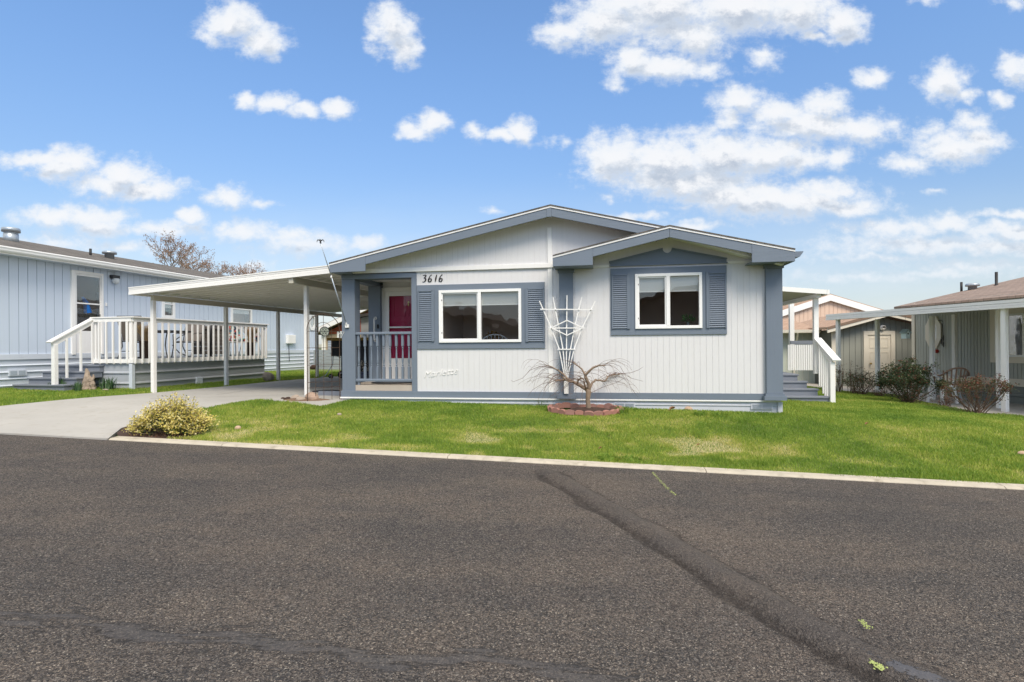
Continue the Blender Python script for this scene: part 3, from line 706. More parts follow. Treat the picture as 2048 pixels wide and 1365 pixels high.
# ================================================================== MAIN HOUSE
hp=H.hit
house=thing('mobile_home',(H.o[0],H.o[1],0),H.a,'white manufactured home with blue grey trim, shuttered windows and a red front door','house')
def hb(mb,name,mat,smooth=False,bev=0,parent=None,label=None): return mb.build(name,mat,parent or house,smooth,bev,label)
vF=-.34
A=hp(1101,409.5,vF); L=hp(658.6,526,vF); R=(2*A[0]-L[0],L[1]); slM=(A[1]-L[1])/(A[0]-L[0]); Bk=(2.70,3.328); R=(4.55,2.76)
Tm=lambda u: A[1]-slM*abs(u-A[0]) if u<A[0] else (A[1]-(A[1]-Bk[1])*(u-A[0])/(Bk[0]-A[0]) if u<Bk[0] else Bk[1]-(Bk[1]-R[1])*(u-Bk[0])/(R[0]-Bk[0]))
vS=-.50
A2=hp(1339,450.5,vS); L2=hp(1105.5,510.5,vS); R2=hp(1590,497.5,vS)
sl2=(A2[1]-L2[1])/(A2[0]-L2[0]); sl2r=(A2[1]-R2[1])/(R2[0]-A2[0])
Ts=lambda u: A2[1]-(sl2 if u<A2[0] else sl2r)*abs(u-A2[0])
ul=hp(684,700)[0]; ur=hp(1566,700)[0]
zt0=hp(1000,783.9)[1]; zt1=hp(1000,796.2)[1]                 # blue base trim
pu0=hp(834.6,700)[0]                                          # right edge of the porch opening
z_hdr=hp(760,548)[1]; zb=hp(960,540)[1]
zf=hp(770,771)[1]                                            # porch floor
DEPTH=1.33
w1=(hp(835,640)[0],hp(1000,697.5)[1],hp(1090,640)[0],hp(960,568)[1])      # blue surround 1
g1=(hp(879,630)[0],hp(960,685.3)[1],hp(1043,630)[0],hp(960,579.8)[1])     # window 1
w2=(hp(1221,600,-.05)[0],hp(1336,670,-.05)[1],hp(1453,600,-.05)[0],hp(1336,534.8,-.05)[1])
g2=(hp(1270,600,-.05)[0],hp(1336,657.6,-.05)[1],hp(1403.5,600,-.05)[0],hp(1336,547.4,-.05)[1])
um=hp(1122,600)[0]                                           # where the shallow bay starts
# walls
mb=MB(); bk=MB(); e=.03
siding(mb,bk,pu0-.02,um,zt1,zb,.1015,[(g1[0],g1[1],g1[2],g1[3])],0,phase=.11)
siding(mb,bk,ul+.02,R[0]-.3,lambda u:zb,lambda u:Tm(u)-.10,.1015,[],-.018,phase=.05)
siding(mb,bk,um,ur-.02,zt1,lambda u:Ts(u)-.09,.1015,[(g2[0],g2[1],g2[2],g2[3])],-.05,phase=.06)
wall=hb(mb,'wall',WHITE)
m=MB(); m.V=bk.V; m.Fc=bk.Fc
# side and rear walls
m.box(ur-.05,.02,zt1,ur-.02,14,Tm(R[0]-.3)-.12); m.box(ul+.02,DEPTH+.1,zt1-.3,ul+.06,14,Tm(ul)-.12); m.box(ul+.06,13.95,zt1,ur-.05,14,Tm(ul)-.12)
hb(m,'sheathing',WHITE)
# band and centre board
m=MB(); m.box(ul+.03,-.042,zb-.004,um-.02,-.016,zb+.075); uc=hp(1100.5,600); hb(m,'white_band',TRIMW,bev=.003); m=MB()
m.box(hp(1096,600)[0],-.040,zb+.075,hp(1105,600)[0],-.015,A[1]-.33); hb(m,'centre_board',TRIMW,bev=.003); m=MB(); m.box(hp(1096,600)[0],-.020,zt0-.01,hp(1105,600)[0],.004,zb-.004); hb(m,'centre_board',TRIMW,bev=.003); m=MB()
zb2=hp(1345,529.3,-.05)[1]
m.box(hp(1149,600)[0],-.070,zb2-.02,hp(1221,600)[0],-.047,zb2+.025); hb(m,'white_band',TRIMW,bev=.003); m=MB(); m.box(hp(1453,600)[0],-.070,zb2-.02,hp(1531,600)[0],-.047,zb2+.025)
hb(m,'white_band',TRIMW,bev=.003)
# roofs
def gable_roof(top,v0,v1,name):
    band=lambda d0,d1:[(p[0],p[1]-d0) for p in top]+[(p[0],p[1]-d1) for p in top[::-1]]
    m=MB(); m.prism(band(0,.022),v0-.02,v1); o=hb(m,name,SHG)
    m=MB(); m.prism(band(.023,.052),v0-.012,v0+.02)
    d=m.build('drip_edge',TRIMW,o)
    m=MB(); m.prism(band(.10,.125),v0+.03,v0+.48); m.build('soffit',TRIMW,o)
    m=MB(); s=.02
    m.prism(band(.023,.0995),v0+.03,v1); m.build('roof_deck',TRIMW,o)
    return o
rm=gable_roof([L,A,Bk,R],vF,14.3,'roof'); rs=gable_roof([L2,A2,R2],vS,3.0,'bay_roof')
# fascias
def T_(p,d): return (p[0],p[1]-d)
fd=hp(1093,436.4,vF); fdm=A[1]-fd[1]
bx=hp(730.5,529,vF); zbx=hp(662,545.5,vF)[1]
m=MB(); m.prism([T_(L,.045),(bx[0],Tm(bx[0])-.045),(bx[0],zbx+.005),(L[0],zbx)],vF-.004,vF+.028)
hb(m,'fascia',BLUE,bev=.003)
m=MB(); c0=hp(1093,440,vF)[0]; c1=hp(1103,440,vF)[0]; dm=Tm(bx[0])-bx[1]
m.prism([(bx[0]+.001,Tm(bx[0])-.045),(c0,Tm(c0)-.045),(c0,Tm(c0)-dm),(bx[0]+.001,bx[1])],vF,vF+.028); hb(m,'fascia',BLUE,bev=.003)
m=MB(); m.prism([(c1,Tm(c1)-.045),(Bk[0],Bk[1]-.045),(Bk[0],Bk[1]-dm),(c1,Tm(c1)-dm)],vF,vF+.028); hb(m,'fascia',BLUE,bev=.003)
m=MB(); m.prism([(c0+.001,Tm(c0)-.045),(A[0],A[1]-.045),(c1-.001,Tm(c1)-.045),(c1-.001,Tm(A[0])-dm-.012),(c0+.001,Tm(A[0])-dm-.012)],vF-.006,vF+.028); hb(m,'fascia_joint_board',BLUE,bev=.002)
b2=hp(1185.5,513.7,vS); b3=hp(1503.9,507,vS); z2l=hp(1107.4,533,vS)[1]; z2r=hp(1590,522.8,vS)[1]; d2=Ts(b2[0])-b2[1]; ab=hp(1337.7,474.8,vS)
m=MB(); m.prism([T_(L2,.045),(b2[0],Ts(b2[0])-.045),(b2[0],z2l+.0),(L2[0],z2l)],vS-.004,vS+.03); hb(m,'fascia',BLUE,bev=.003)
m=MB(); m.prism([(b2[0]+.001,Ts(b2[0])-.045),(A2[0]-.002,A2[1]-.045),(A2[0]-.002,ab[1]),(b2[0]+.001,b2[1])],vS,vS+.03); hb(m,'fascia',BLUE,bev=.003)
m=MB(); m.prism([(A2[0]+.002,A2[1]-.045),(b3[0]-.001,Ts(b3[0])-.045),(b3[0]-.001,b3[1]),(A2[0]+.002,ab[1])],vS,vS+.03); hb(m,'fascia',BLUE,bev=.003)
m=MB(); m.prism([(b3[0],Ts(b3[0])-.045),(R2[0],R2[1]-.045),(R2[0],z2r),(b3[0],z2r)],vS-.004,vS+.03); hb(m,'fascia',BLUE,bev=.003)
# boxed eave returns + gutter on the right
m=MB(); m.prism([(b3[0],z2r+.02),(R2[0],z2r+.02),(R2[0],z2r+.01),(b3[0],z2r+.01)],vS+.03,0.0)
m.box(R2[0]-.02,vS+.03,z2r,R2[0],3,R2[1]-.1); hb(m,'eave_soffit',BLUE)
m=MB(); g0=R2[0]; gzt=R2[1]-.045
m.prism([(g0,gzt),(g0+.13,gzt-.0),(g0+.125,gzt-.015),(g0+.075,gzt-.085),(g0,gzt-.09)],vS+.01,10); hb(m,'gutter',BLUE)
m=MB(); m.box(L[0]-.0,vF+.03,zbx+.002,L[0]+.02,14.2,L[1]-.1); m.box(L[0]+.02,vF+.03,zbx,ul+.25,14,zbx+.02); hb(m,'eave_soffit',BLUE)
m=MB(); m.box(L2[0],vS+.03,z2l+.002,L2[0]+.02,-.02,L2[1]-.1); m.box(L2[0]+.02,vS+.03,z2l,b2[0],-.05,z2l+.02); hb(m,'eave_soffit',BLUE)
# base trim and skirting
m=MB(); m.box(ul-.01,-.036,zt1,um-.2,.03,zt0); m.box(um-.2,-.055,zt1,hp(1532,700)[0],.03,zt0-.0); hb(m,'base_trim',BLUE,bev=.004)
m=MB(); zg=H.g(ur,0)-.15; zsk=zt1-.025
m.box(ul-.02,-.06,zt1-.028,ur-.06,.05,zt1-.002); 
hb(m,'water_table',TRIMW,bev=.004)
m=MB()
prof=[(-.02,zsk),(-.02,zsk-.05),(-.034,zsk-.06),(-.034,zsk-.075),(-.02,zsk-.085),(-.02,zsk-.22),(-.034,zsk-.23),(-.034,zsk-.245),(-.02,zsk-.255),(-.02,zg-.2),(.03,zg-.2),(.03,zsk)]
m.prism_y(prof,ul,ur-.05)
m.box(ur-.10,-.06,zg-.2,ur-.03,.02,zsk+.001); hb(m,'skirting',SKIRT)
m=MB(); m.box(ul-.01,.03,-.5,ul+.03,14,zt1-.03); m.box(ur-.06,.03,-.5,ur-.03,14,zt1-.03); hb(m,'side_skirting',SKIRT)
def vent(px0,px1,py0,py1):
    a=hp(px0,py0,-.04); b=hp(px1,py1,-.04); m=MB(); m.box(a[0],-.042,b[1],b[0],-.018,a[1])
    o=hb(m,'skirting_vent',SKIRT,bev=.003); m=MB(); k=a[1]-.012
    while k>b[1]+.012: m.box(a[0]+.02,-.046,k-.004,(a[0]+b[0])/2-.01,-.040,k); m.box((a[0]+b[0])/2+.01,-.046,k-.004,b[0]-.02,-.040,k); k-=.012
    m.build('louvre',GALV,o)
vent(1228,1270,806,817); vent(1502,1546,808,820)
# pilasters
def pilaster(px0,px1,v,cap,base,name='pilaster'):
    a=hp(px0,700,v)[0]; b=hp(px1,700,v)[0]; zc=[hp((px0+px1)/2,q,v)[1] for q in cap]; zbs=[hp((px0+px1)/2,q,v)[1] for q in base]
    m=MB(); m.box(a,v,zbs[0],b,.02,zc[-1]); o=hb(m,name,BLUEV,bev=.004)
    m=MB(); m.box(a-.02,v-.02,zc[-1],b+.02,.03,zc[1]); m.box(a-.03,v-.03,zc[1],b+.03,.03,zc[0]); m.build('capital',BLUE,o)
    m=MB(); k=(zbs[1]-zbs[0]); m.box(a-.02,v-.02,zbs[0]+k*.35,b+.02,.03,zbs[0]); m.box(a-.045,v-.045,zbs[1],b+.045,.03,zbs[0]+k*.35+.0005); m.build('plinth',BLUE,o)
pilaster(1119,1147,-.11,(533.5,537,545.5),(786,797.5)); pilaster(1533,1566,-.13,(525,531,537),(788,801))
# pediment
m=MB(); q=lambda x,y:hp(x,y,-.085)
cn=[q(*p) for p in [(1219.3,525.5),(1325.6,498.4)]]; ac=q(1334.5,497.5); rr=.075
arc=[(ac[0]-rr*math.cos(t),ac[1]-rr*math.sin(t)) for t in np.linspace(.0,math.pi,9)]
poly=[q(1221,532),q(1219.3,525.5)]+[ (arc[0][0],q(1325.6,498.4)[1]) ]+arc[1:-1]+[(arc[-1][0],q(1343.5,498)[1]),q(1453,518.5),q(1453,526.5)]
m.prism(poly,-.075,-.048); pd=hb(m,'pediment',BLUE)
m=MB(); m.bar((poly[1][0]-.01,-.085,poly[1][1]+.008),(arc[0][0],-.085,poly[2][1]+.008),.03,.02); m.bar((arc[-1][0],-.085,poly[-3][1]+.008),(poly[-2][0]+.01,-.085,poly[-2][1]+.008),.03,.02)
m.box(poly[0][0]-.02,-.09,poly[0][1]-.012,poly[-1][0]+.02,-.046,poly[0][1]+.006); m.build('moulding',BLUE,pd)
# windows with surrounds and shutters
def window_set(w,g,v,shL,shR,mull,blind,name='window'):
    m=MB(); t=-.024
    for (a,b,c,d) in [(w[0],w[1],g[0],w[3]),(g[2],w[1],w[2],w[3]),(g[0],w[1],g[2],g[1]),(g[0],g[3],g[2],w[3])]: m.box(a,v+t,b,c,v+.004,d)
    sur=hb(m,'window_surround',BLUE,bev=.002)
    for (s0,s1,z0,z1,inner) in (shL,shR):
        m=MB(); m.box(s0,v-.030,z0,s1,v-.022,z1)
        fw=.018
        for bx_ in ((s0,z0,s0+fw,z1),(s1-fw,z0,s1,z1),(s0,z1-fw,s1,z1)): m.box(bx_[0],v-.05,bx_[1],bx_[2],v-.026,bx_[3])
        if inner>0: m.box(s1-.0,v-.047,z0,s1+.03,v-.022,z1+.02)
        else: m.box(s0-.03,v-.047,z0,s0,v-.022,z1+.02)
        k=z0+.01
        while k<z1-fw-.02:
            m.prism_y([(v-.028,k+.034),(v-.046,k+.006),(v-.046,k),(v-.028,k+.028)],s0+fw,s1-fw); k+=.036
        hb(m,'shutter',BLUE)
    um_=(mull[0]+mull[1])/2; fw=.05
    m=MB(); v0=v-.05
    for b_ in [(g[0],g[1],g[0]+fw,g[3]),(g[2]-fw,g[1],g[2],g[3]),(g[0]+fw,g[1],g[2]-fw,g[1]+fw),(g[0]+fw,g[3]-fw,g[2]-fw,g[3]),(mull[0],g[1]+fw,mull[1],g[3]-fw)]:
        m.box(b_[0],v0,b_[1],b_[2],v+.04,b_[3])
    fr=hb(m,name,VINYL,bev=.004)
    m=MB(); i0,i1=g[0]+fw,mull[0]; j0,j1=g[1]+fw,g[3]-fw; s=.022
    for b_ in [(i0,j0,i0+s,j1),(i1-s,j0,i1,j1),(i0+s,j0,i1-s,j0+s),(i0+s,j1-s,i1-s,j1)]: m.box(b_[0],v-.03,b_[1],b_[2],v-.005,b_[3])
    m.build('sash',VINYL,fr)
    m=MB(); m.box(i0-.004,v-.036,j0+.12,i0+.010,v-.02,j0+.145); m.build('latch',BLACK,fr); m=MB(); m.box(i0-.004,v-.036,j1-.145,i0+.010,v-.02,j1-.12); m.build('latch',BLACK,fr)
    m=MB(); m.box(i0+s,v-.017,j0+s,i1-s,v-.013,j1-s); m.build('pane',GLASS,fr,label='left sliding pane of the window')
    m=MB(); m.box(mull[1],v+.0,j0,g[2]-fw,v+.004,j1); m.build('pane',GLASS,fr,label='right fixed pane of the window')
    # blinds half drawn
    m=MB(); k=j1
    while k>j1-blind: m.prism_y([(v+.030,k),(v+.034,k-.0125),(v+.035,k-.0125),(v+.031,k)],g[0]+fw-.01,g[2]-fw+.01); k-=.0135
    m.box(g[0]+fw-.01,v+.026,k-.008,g[2]-fw+.01,v+.048,k+.008)
    m.build('blind',BLIND,fr)
    # room behind
    m=MB(); a,b,c,d=g[0]-.06,g[1]-.85,g[2]+.5,g[3]+.25; D=1.9
    m.box(a,v+D,b,c,v+D+.02,d); m.box(a,v+.08,b,a+.02,v+D,d); m.box(c-.02,v+.08,b,c,v+D,d); m.box(a,v+.08,b-.02,c,v+D,b); m.box(a,v+.08,d,c,v+D,d+.02)
    m.build('room',INT,fr)
    return fr
sz=lambda px,py,v=0:hp(px,py,v)
window_set(w1,g1,0,(hp(837.5,600)[0],hp(866,600)[0],hp(855,683.5)[1],hp(855,582)[1],1),(hp(1054.5,600)[0],hp(1088.5,600)[0],hp(1070,684)[1],hp(1070,578)[1],-1),
  (hp(956.7,600)[0],hp(962.7,600)[0]),hp(900,586)[1]-hp(900,610)[1])
V2=-.05
window_set(w2,g2,V2,(hp(1223.5,600,V2)[0],hp(1256,600,V2)[0],hp(1240,658.5,V2)[1],hp(1240,549.5,V2)[1],1),(hp(1415.5,600,V2)[0],hp(1451.5,600,V2)[0],hp(1433,656.5,V2)[1],hp(1433,546,V2)[1],-1),
  (hp(1332,600,V2)[0],hp(1339.6,600,V2)[0]),hp(1336,553,V2)[1]-hp(1336,582,V2)[1])
# porch: corner posts, header, jamb
c1u=hp(710,700)[0]
m=MB(); m.box(ul,0.0,zt0-.3,c1u,.24,z_hdr-.09); hb(m,'corner_column',BLUEV,bev=.006)
m=MB(); m.box(ul,-.012,z_hdr-.09,pu0-.001,.24,z_hdr); hb(m,'porch_header',BLUE,bev=.004)
m=MB(); j0=hp(824,700)[0]; m.box(j0,-.014,zt0,pu0,.10,z_hdr-.09); hb(m,'door_jamb_post',BLUEV,bev=.004)
m=MB(); m.box(ul-.0,.0,z_hdr-.09,ul+.2,DEPTH+.1,z_hdr-.002); hb(m,'side_header',BLUE)
m=MB(); m.box(ul,DEPTH-.12,zf-.3,ul+.27,DEPTH+.12,z_hdr-.09); hb(m,'rear_column',BLUEV,bev=.006)
# porch ceiling, floor, inner walls
m=MB(); m.box(ul+.1,.05,z_hdr+.002,pu0+.3,DEPTH+.1,z_hdr+.03); hb(m,'porch_ceiling',WHITE)
m=MB(); zfl=zf
for i in range(12):
    a=-.0+i*.112; m.box(ul+.245 if a<.24 else ul+.02,.02+a,zfl-.03,pu0-.001 if i<1 else pu0+.3,.02+a+.108,zfl)
m.box(c1u+.001,.010,zt0+.003,j0-.001,.035,zfl+.001); 
hb(m,'porch_floor',PLANK)
mb=MB(); bk=MB(); du=hp(762,650,DEPTH)[0]
siding(mb,bk,ul+.28,pu0+.35,zf-.2,z_hdr+.02,.203,[(hp(763,600,DEPTH)[0],zf-.3,pu0+.36,hp(800,575,DEPTH)[1])],DEPTH)
mb.box(pu0+.10,.02,zf-.1,pu0+.12,DEPTH,z_hdr); hb(mb,'entry_wall',WHITE); hb(bk,'entry_sheathing',WHITE)
# storm door
d0=hp(763,650,DEPTH)[0]; d1=d0+1.12; zd1=hp(800,575,DEPTH)[1]; v=DEPTH
m=MB(); m.box(d0,v-.03,zf,d0+.09,v+.02,zd1); m.box(d1-.09,v-.03,zf,d1,v+.02,zd1); m.box(d0+.09,v-.03,zd1-.09,d1-.09,v+.02,zd1); hb(m,'door_frame',TRIMW,bev=.004)
s0=hp(779,650,v)[0]; zg1=hp(800,592.5,v)[1]; zg0=hp(800,717,v)[1]; s1=d1-.09-(s0-d0-.09)
m=MB(); m.box(d0+.092,v-.025,zf+.02,s0,v+.0,zd1-.092); m.box(s1,v-.025,zf+.02,d1-.092,v,zd1-.092); m.box(s0,v-.025,zg1,s1,v,zd1-.092); m.box(s0,v-.025,zf+.02,s1,v,zg0)
m.box(s0,v-.027,hp(800,656.5,v)[1],s1,v-.003,hp(800,653.5,v)[1])
m.box(s0+.03,v-.032,zf+.12,s1-.03,v-.024,zg0-.06)
st=hb(m,'storm_door',TRIMW,bev=.003)
m=MB(); m.box(s0,v-.014,zg0,s1,v-.010,zg1); m.build('pane',glassmat('storm_glass',(.99,.98,.98),.0),st)
m=MB(); zh=hp(772,668,v)[1]; m.tube([(d0+.13,v-.03,zh),(d0+.13,v-.07,zh),(d0+.24,v-.07,zh+.005)],.01,8); m.lathe([(.022,-.035),(.022,-.025)],(d0+.13,v,zh),12,'y'); m.build('handle',BRASS,st)
m=MB(); m.box(s0-.02,v+.045,zf+.02,s1+.02,v+.08,zd1-.1)
W_=(s1-s0); 
for (a,b,c,d) in [(.10,.08,.46,.30),(.54,.08,.90,.30),(.10,.36,.46,.66),(.54,.36,.90,.66),(.10,.72,.46,.95),(.54,.72,.90,.95)]:
    x0_,x1_=s0+W_*a,s0+W_*c; z0_,z1_=zf+(zd1-zf-.1)*b,zf+(zd1-zf-.1)*d
    m.box(x0_,v+.036,z0_,x1_,v+.046,z0_+.02); m.box(x0_,v+.036,z1_-.02,x1_,v+.046,z1_); m.box(x0_,v+.036,z0_+.02,x0_+.02,v+.046,z1_-.02); m.box(x1_-.02,v+.036,z0_+.02,x1_,v+.046,z1_-.02)
rd=hb(m,'front_door',RED,bev=.004)
m=MB(); m.lathe([(.02,v+.03),(.02,v+.046)],(s0+W_*.55,0,zf+(zd1-zf)*.84),10,'y'); m.box(s0+W_*.55-.012,v+.025,zf+(zd1-zf)*.80,s0+W_*.55+.012,v+.035,zf+(zd1-zf)*.84); m.build('knocker',BRASS,rd)
m=MB(); m.box(s0-.1,v+.1,zf-.05,d1,v+.12,zd1); hb(m,'sheathing',INT)
m=MB(); m.box(hp(757,650,v-.13)[0]-.03,v-.14,hp(756,658,v)[1],hp(757,650,v-.13)[0]+.005,v-.12,hp(756,650,v)[1]); hb(m,'doorbell',BLACK)
# white grab rail on rear column
gu=hp(750,650,v-.15)[0]; za,zb_=hp(750,637,v-.15)[1],hp(750,681,v-.15)[1]
m=MB(); yv=v-.12
m.tube([(gu,yv,za),(gu,yv-.05,za),(gu-.0,yv-.07,za-.03),(gu,yv-.07,(za+zb_)/2),(gu,yv-.07,zb_+.03),(gu,yv-.05,zb_),(gu,yv,zb_)],.016,10); m.lathe([(.036,yv-.012),(.036,yv)],(gu,0,za),14,'y'); m.lathe([(.036,yv-.012),(.036,yv)],(gu,0,zb_),14,'y')
hb(m,'grab_rail',TRIMW,True)
# porch railing
rv=.06; r0,r1=c1u,j0; zr1=hp(767,664.3,rv)[1]; zr0=hp(767,763.3,rv)[1]
m=MB(); m.prism_y([(rv-.045,zr1-.045),(rv+.045,zr1-.045),(rv+.045,zr1-.012),(rv+.03,zr1),(rv-.03,zr1),(rv-.045,zr1-.012)],r0+.001,r1-.001); hb(m,'top_rail',BLUE); m=MB()
m.prism_y([(rv-.035,zr0),(rv+.035,zr0),(rv+.035,zr0+.035),(rv+.025,zr0+.05),(rv-.025,zr0+.05),(rv-.035,zr0+.035)],r0+.001,r1-.001)
rail=hb(m,'bottom_rail',BLUE); m=MB(); m.box(c1u+.03,rv-.02,zfl+.002,c1u+.07,rv+.02,zr0); hb(m,'rail_foot',BLUE)
Hh=(zr1-.04)-(zr0+.045); zB=zr0+.045
m=MB(); sq=.021
m.box(-sq,-sq,0,sq,sq,Hh*.27); m.box(-sq,-sq,Hh*.73,sq,sq,Hh)
m.lathe([(.020,Hh*.27),(.012,Hh*.285),(.021,Hh*.31),(.011,Hh*.33),(.017,Hh*.36),(.021,Hh*.42),(.014,Hh*.60),(.011,Hh*.665),(.020,Hh*.685),(.011,Hh*.70),(.020,Hh*.73)],(0,0,0),12)
me=m.mesh('baluster',BLUEV)
for i in range(9):
    o=bpy.data.objects.new('baluster',me); COL.objects.link(o); o.parent=rail; o.location=(hp(717.6+12.55*i,700,rv)[0],rv,zB)
# house number
def text(body,size,shear,ext,mat,parent,loc,name,rot=0.,bev=0.,wgt=0.,scx=1.):
    c=bpy.data.curves.new('t','FONT'); c.body=body; c.size=size; c.shear=shear; c.extrude=ext; c.bevel_depth=bev; c.offset=wgt; c.space_character=1.1
    t=bpy.data.objects.new('t',c); COL.objects.link(t); bpy.context.view_layer.update()
    me=bpy.data.meshes.new_from_object(t.evaluated_get(bpy.context.evaluated_depsgraph_get())); me.materials.clear(); me.materials.append(mat)
    bpy.data.objects.remove(t); me.transform(Matrix.Rotation(rot,4,'Z')); me.transform(Matrix.Diagonal((scx,1,1,1))); me.transform(Matrix.Rotation(math.pi/2,4,'X')); me.name=name
    o=bpy.data.objects.new(name,me); COL.objects.link(o); o.parent=parent; o.location=loc; return o
NUM={'3':[(.08,.92),(.42,.97),(.62,.90),(.36,.62),(.30,.57),(.50,.50),(.52,.28),(.34,.08),(.10,.02),(-.02,.10)],
     '6':[(.66,.98),(.40,.84),(.16,.52),(.06,.24),(.18,.05),(.38,.04),(.56,.22),(.54,.42),(.36,.46),(.16,.30)],
     '1':[(.44,.98),(.34,.70),(.24,.36),(.16,.0)]}
m=MB(); x=hp(845.5,557)[0]; zn0=hp(865,564.5)[1]; hN=hp(865,549.8)[1]-zn0; adv=(hp(886,557)[0]-x)/3.75
def cr(P,n=6):
    out=[]; P=[P[0]]+P+[P[-1]]
    for i in range(1,len(P)-2):
        for k in range(n):
            t=k/n; a,b,c,d=[Vector((*q,0)) for q in P[i-1:i+3]]
            out.append(.5*((2*b)+(c-a)*t+(2*a-5*b+4*c-d)*t*t+(3*b-a-3*c+d)*t**3))
    out.append(Vector((*P[-1],0))); return out
for i,ch in enumerate('3616'):
    pts=cr(NUM[ch]); n=len(pts); cx=x+adv*i+(.15*adv if ch=='1' else 0)
    P3=[(cx+p.x*hN*.80,-.006,zn0+p.y*hN) for p in pts]
    dn=[Vector(P3[min(k+1,n-1)])-Vector(P3[max(k-1,0)]) for k in range(n)]
    rad=[.0055+.0085*abs(d.normalized().z if d.length else 0)*math.sin(math.pi*min(1,max(0.08,k/(n-1)))) for k,d in enumerate(dn)]
    m.tube(P3,rad,8)
hb(m,'house_number',BLACK,True)
em=hp(847,756,-.004); o=text('Marlette',(hp(870,740)[1]-hp(870,757)[1])*1.05,.45,.004,TRIMW,house,(em[0],-.006,em[1]),'emblem',math.radians(7),.0015,-.002,1.05)
m=MB(); a=hp(846,751); b=hp(858,743); c_=hp(851,757); m.tube([(a[0],-.004,a[1]),((a[0]+b[0])/2,-.006,b[1]),(b[0],-.004,b[1]-.01),(c_[0],-.004,c_[1])],.004,6); m.build('flourish',TRIMW,o)
# flag pole bracketed on the corner column
fb=hp(694,652.5,-.03); ft=hp(641,486,-.75)
pB=H.w(fb[0],-.03,fb[1]); pT=H.w(ft[0],-.75,ft[1])
fp=thing('flagpole',pB,0,'thin bare metal flagpole leaning out to the left from the porch column','flagpole')
m=MB(); d=pT-pB; m.tube([Vector((0,0,0)),d*.62],.011,8); m.tube([d*.60,d],.008,8); m.build('pole',GALV,fp,True)
m=MB(); m.lathe([(.016,-.02),(.016,.02)],tuple(d*.61),8); m.build('collar',TRIMW,fp)
m=MB(); m.box(-.035,-.012,-.03,.035,.03,.03); m.tube([Vector((0,0,0)),d*.04],.018,8); m.build('bracket',TRIMW,fp)
m=MB(); m.lathe([(.012,-.01),(.018,.0),(.012,.012)],tuple(d),8); e=d
m.tube([e,e+Vector((0,0,.05))],[.012,.016],6); m.tube([e+Vector((0,0,.05)),e+Vector((-.02,0,.065))],[.010,.004],6)
for s in (-1,1): m.tube([e+Vector((0,0,.03)),e+Vector((s*.045,.0,.055)),e+Vector((s*.062,0,.03)),e+Vector((s*.062,0,.005))],[.010,.010,.007,.002],5)
m.build('eagle_finial',DARKM,fp,True)
# ================================================================== CARPORT
lp=[G(x,y) for x,y in [(308,787.6),(453,773),(557,763),(634.5,756)]]
tops=[at(x,y,p.y).z for (x,y),p in zip([(308,591),(453,606.9),(557,617.9),(634.5,626.1)],lp)]
ztop=sum(tops)/4; dvec=(lp[3]-lp[0]); dvec.z=0; dvec.normalize(); ang=math.atan2(dvec.y,dvec.x)-math.pi/2
CPo=(lp[0].x,lp[0].y); C=Frame(CPo[0],CPo[1],ang)
cpt=thing('carport',(CPo[0],CPo[1],0),ang,'long white metal carport with a ribbed roof beside the white house','carport')
vf=-.32; lf=C.hit(258.5,578,vf)
u0=lf[0]; zl=ztop+.03
u1=C.hit(672,540,vf)[0]; zr=C.hit(655,544,vf)[1]
zs=lambda u: zl+(zr-zl)*(u-u0)/(u1-u0)
vE=(lp[3]-lp[0]).length+1.6
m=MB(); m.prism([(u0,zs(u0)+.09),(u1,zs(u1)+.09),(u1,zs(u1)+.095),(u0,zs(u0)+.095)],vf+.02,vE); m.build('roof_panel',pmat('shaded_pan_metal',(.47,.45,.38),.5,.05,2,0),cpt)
m=MB(); k=vf+.08
while k<vE-.1:
    m.prism([(u0+.05,zs(u0)+.03),(u1-.02,zs(u1)+.03),(u1-.02,zs(u1)+.089),(u0+.05,zs(u0)+.089)],k,k+.05); k+=.3048
m.build('roof_rib',METALW,cpt,label='row of parallel pan ribs under the carport roof')
def grooved(m,poly_lo,poly_hi,v0,v1):
    pass
m=MB()
for (a,b,dv) in [(-.025,.03,.0),(.036,.075,.008),(.081,.115,.004),(.115,.135,-.006)]:
    m.prism([(u0-.01,zs(u0)+a),(u1,zs(u1)+a),(u1,zs(u1)+b),(u0-.01,zs(u0)+b)],vf-.012+dv,vf+.02)
m.prism([(u0-.01,zs(u0)+.03),(u1,zs(u1)+.03),(u1,zs(u1)+.12),(u0-.01,zs(u0)+.12)],vf+.004,vf+.019); m.build('front_fascia',METALW,cpt)
m=MB()
for (a,b,dv) in [(-.025,.03,.0),(.036,.075,.008),(.081,.135,.004)]: m.box(u0-.012+dv,vf+.02,zs(u0)+a,u0+.01,vE,zs(u0)+b)
m.build('side_gutter',METALW,cpt)
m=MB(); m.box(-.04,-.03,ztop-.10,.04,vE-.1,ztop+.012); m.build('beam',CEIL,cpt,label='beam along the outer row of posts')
def chan_post(m,u,v,z0,z1,w=.078):
    m.box(u-w/2,v-w/2,z0,u+w/2,v+w/2,z1)
    for s in (-1,1):
        m.box(u+s*w*.28-w*.17,v-w/2-.009,z0,u+s*w*.28+w*.17,v-w/2,z1)
for p,zt in zip(lp,tops):
    lu,lv=C.loc(p); m=MB(); chan_post(m,lu,lv,p.z-.02,ztop-.1); m.build('post',METALW,cpt,bev=.003)
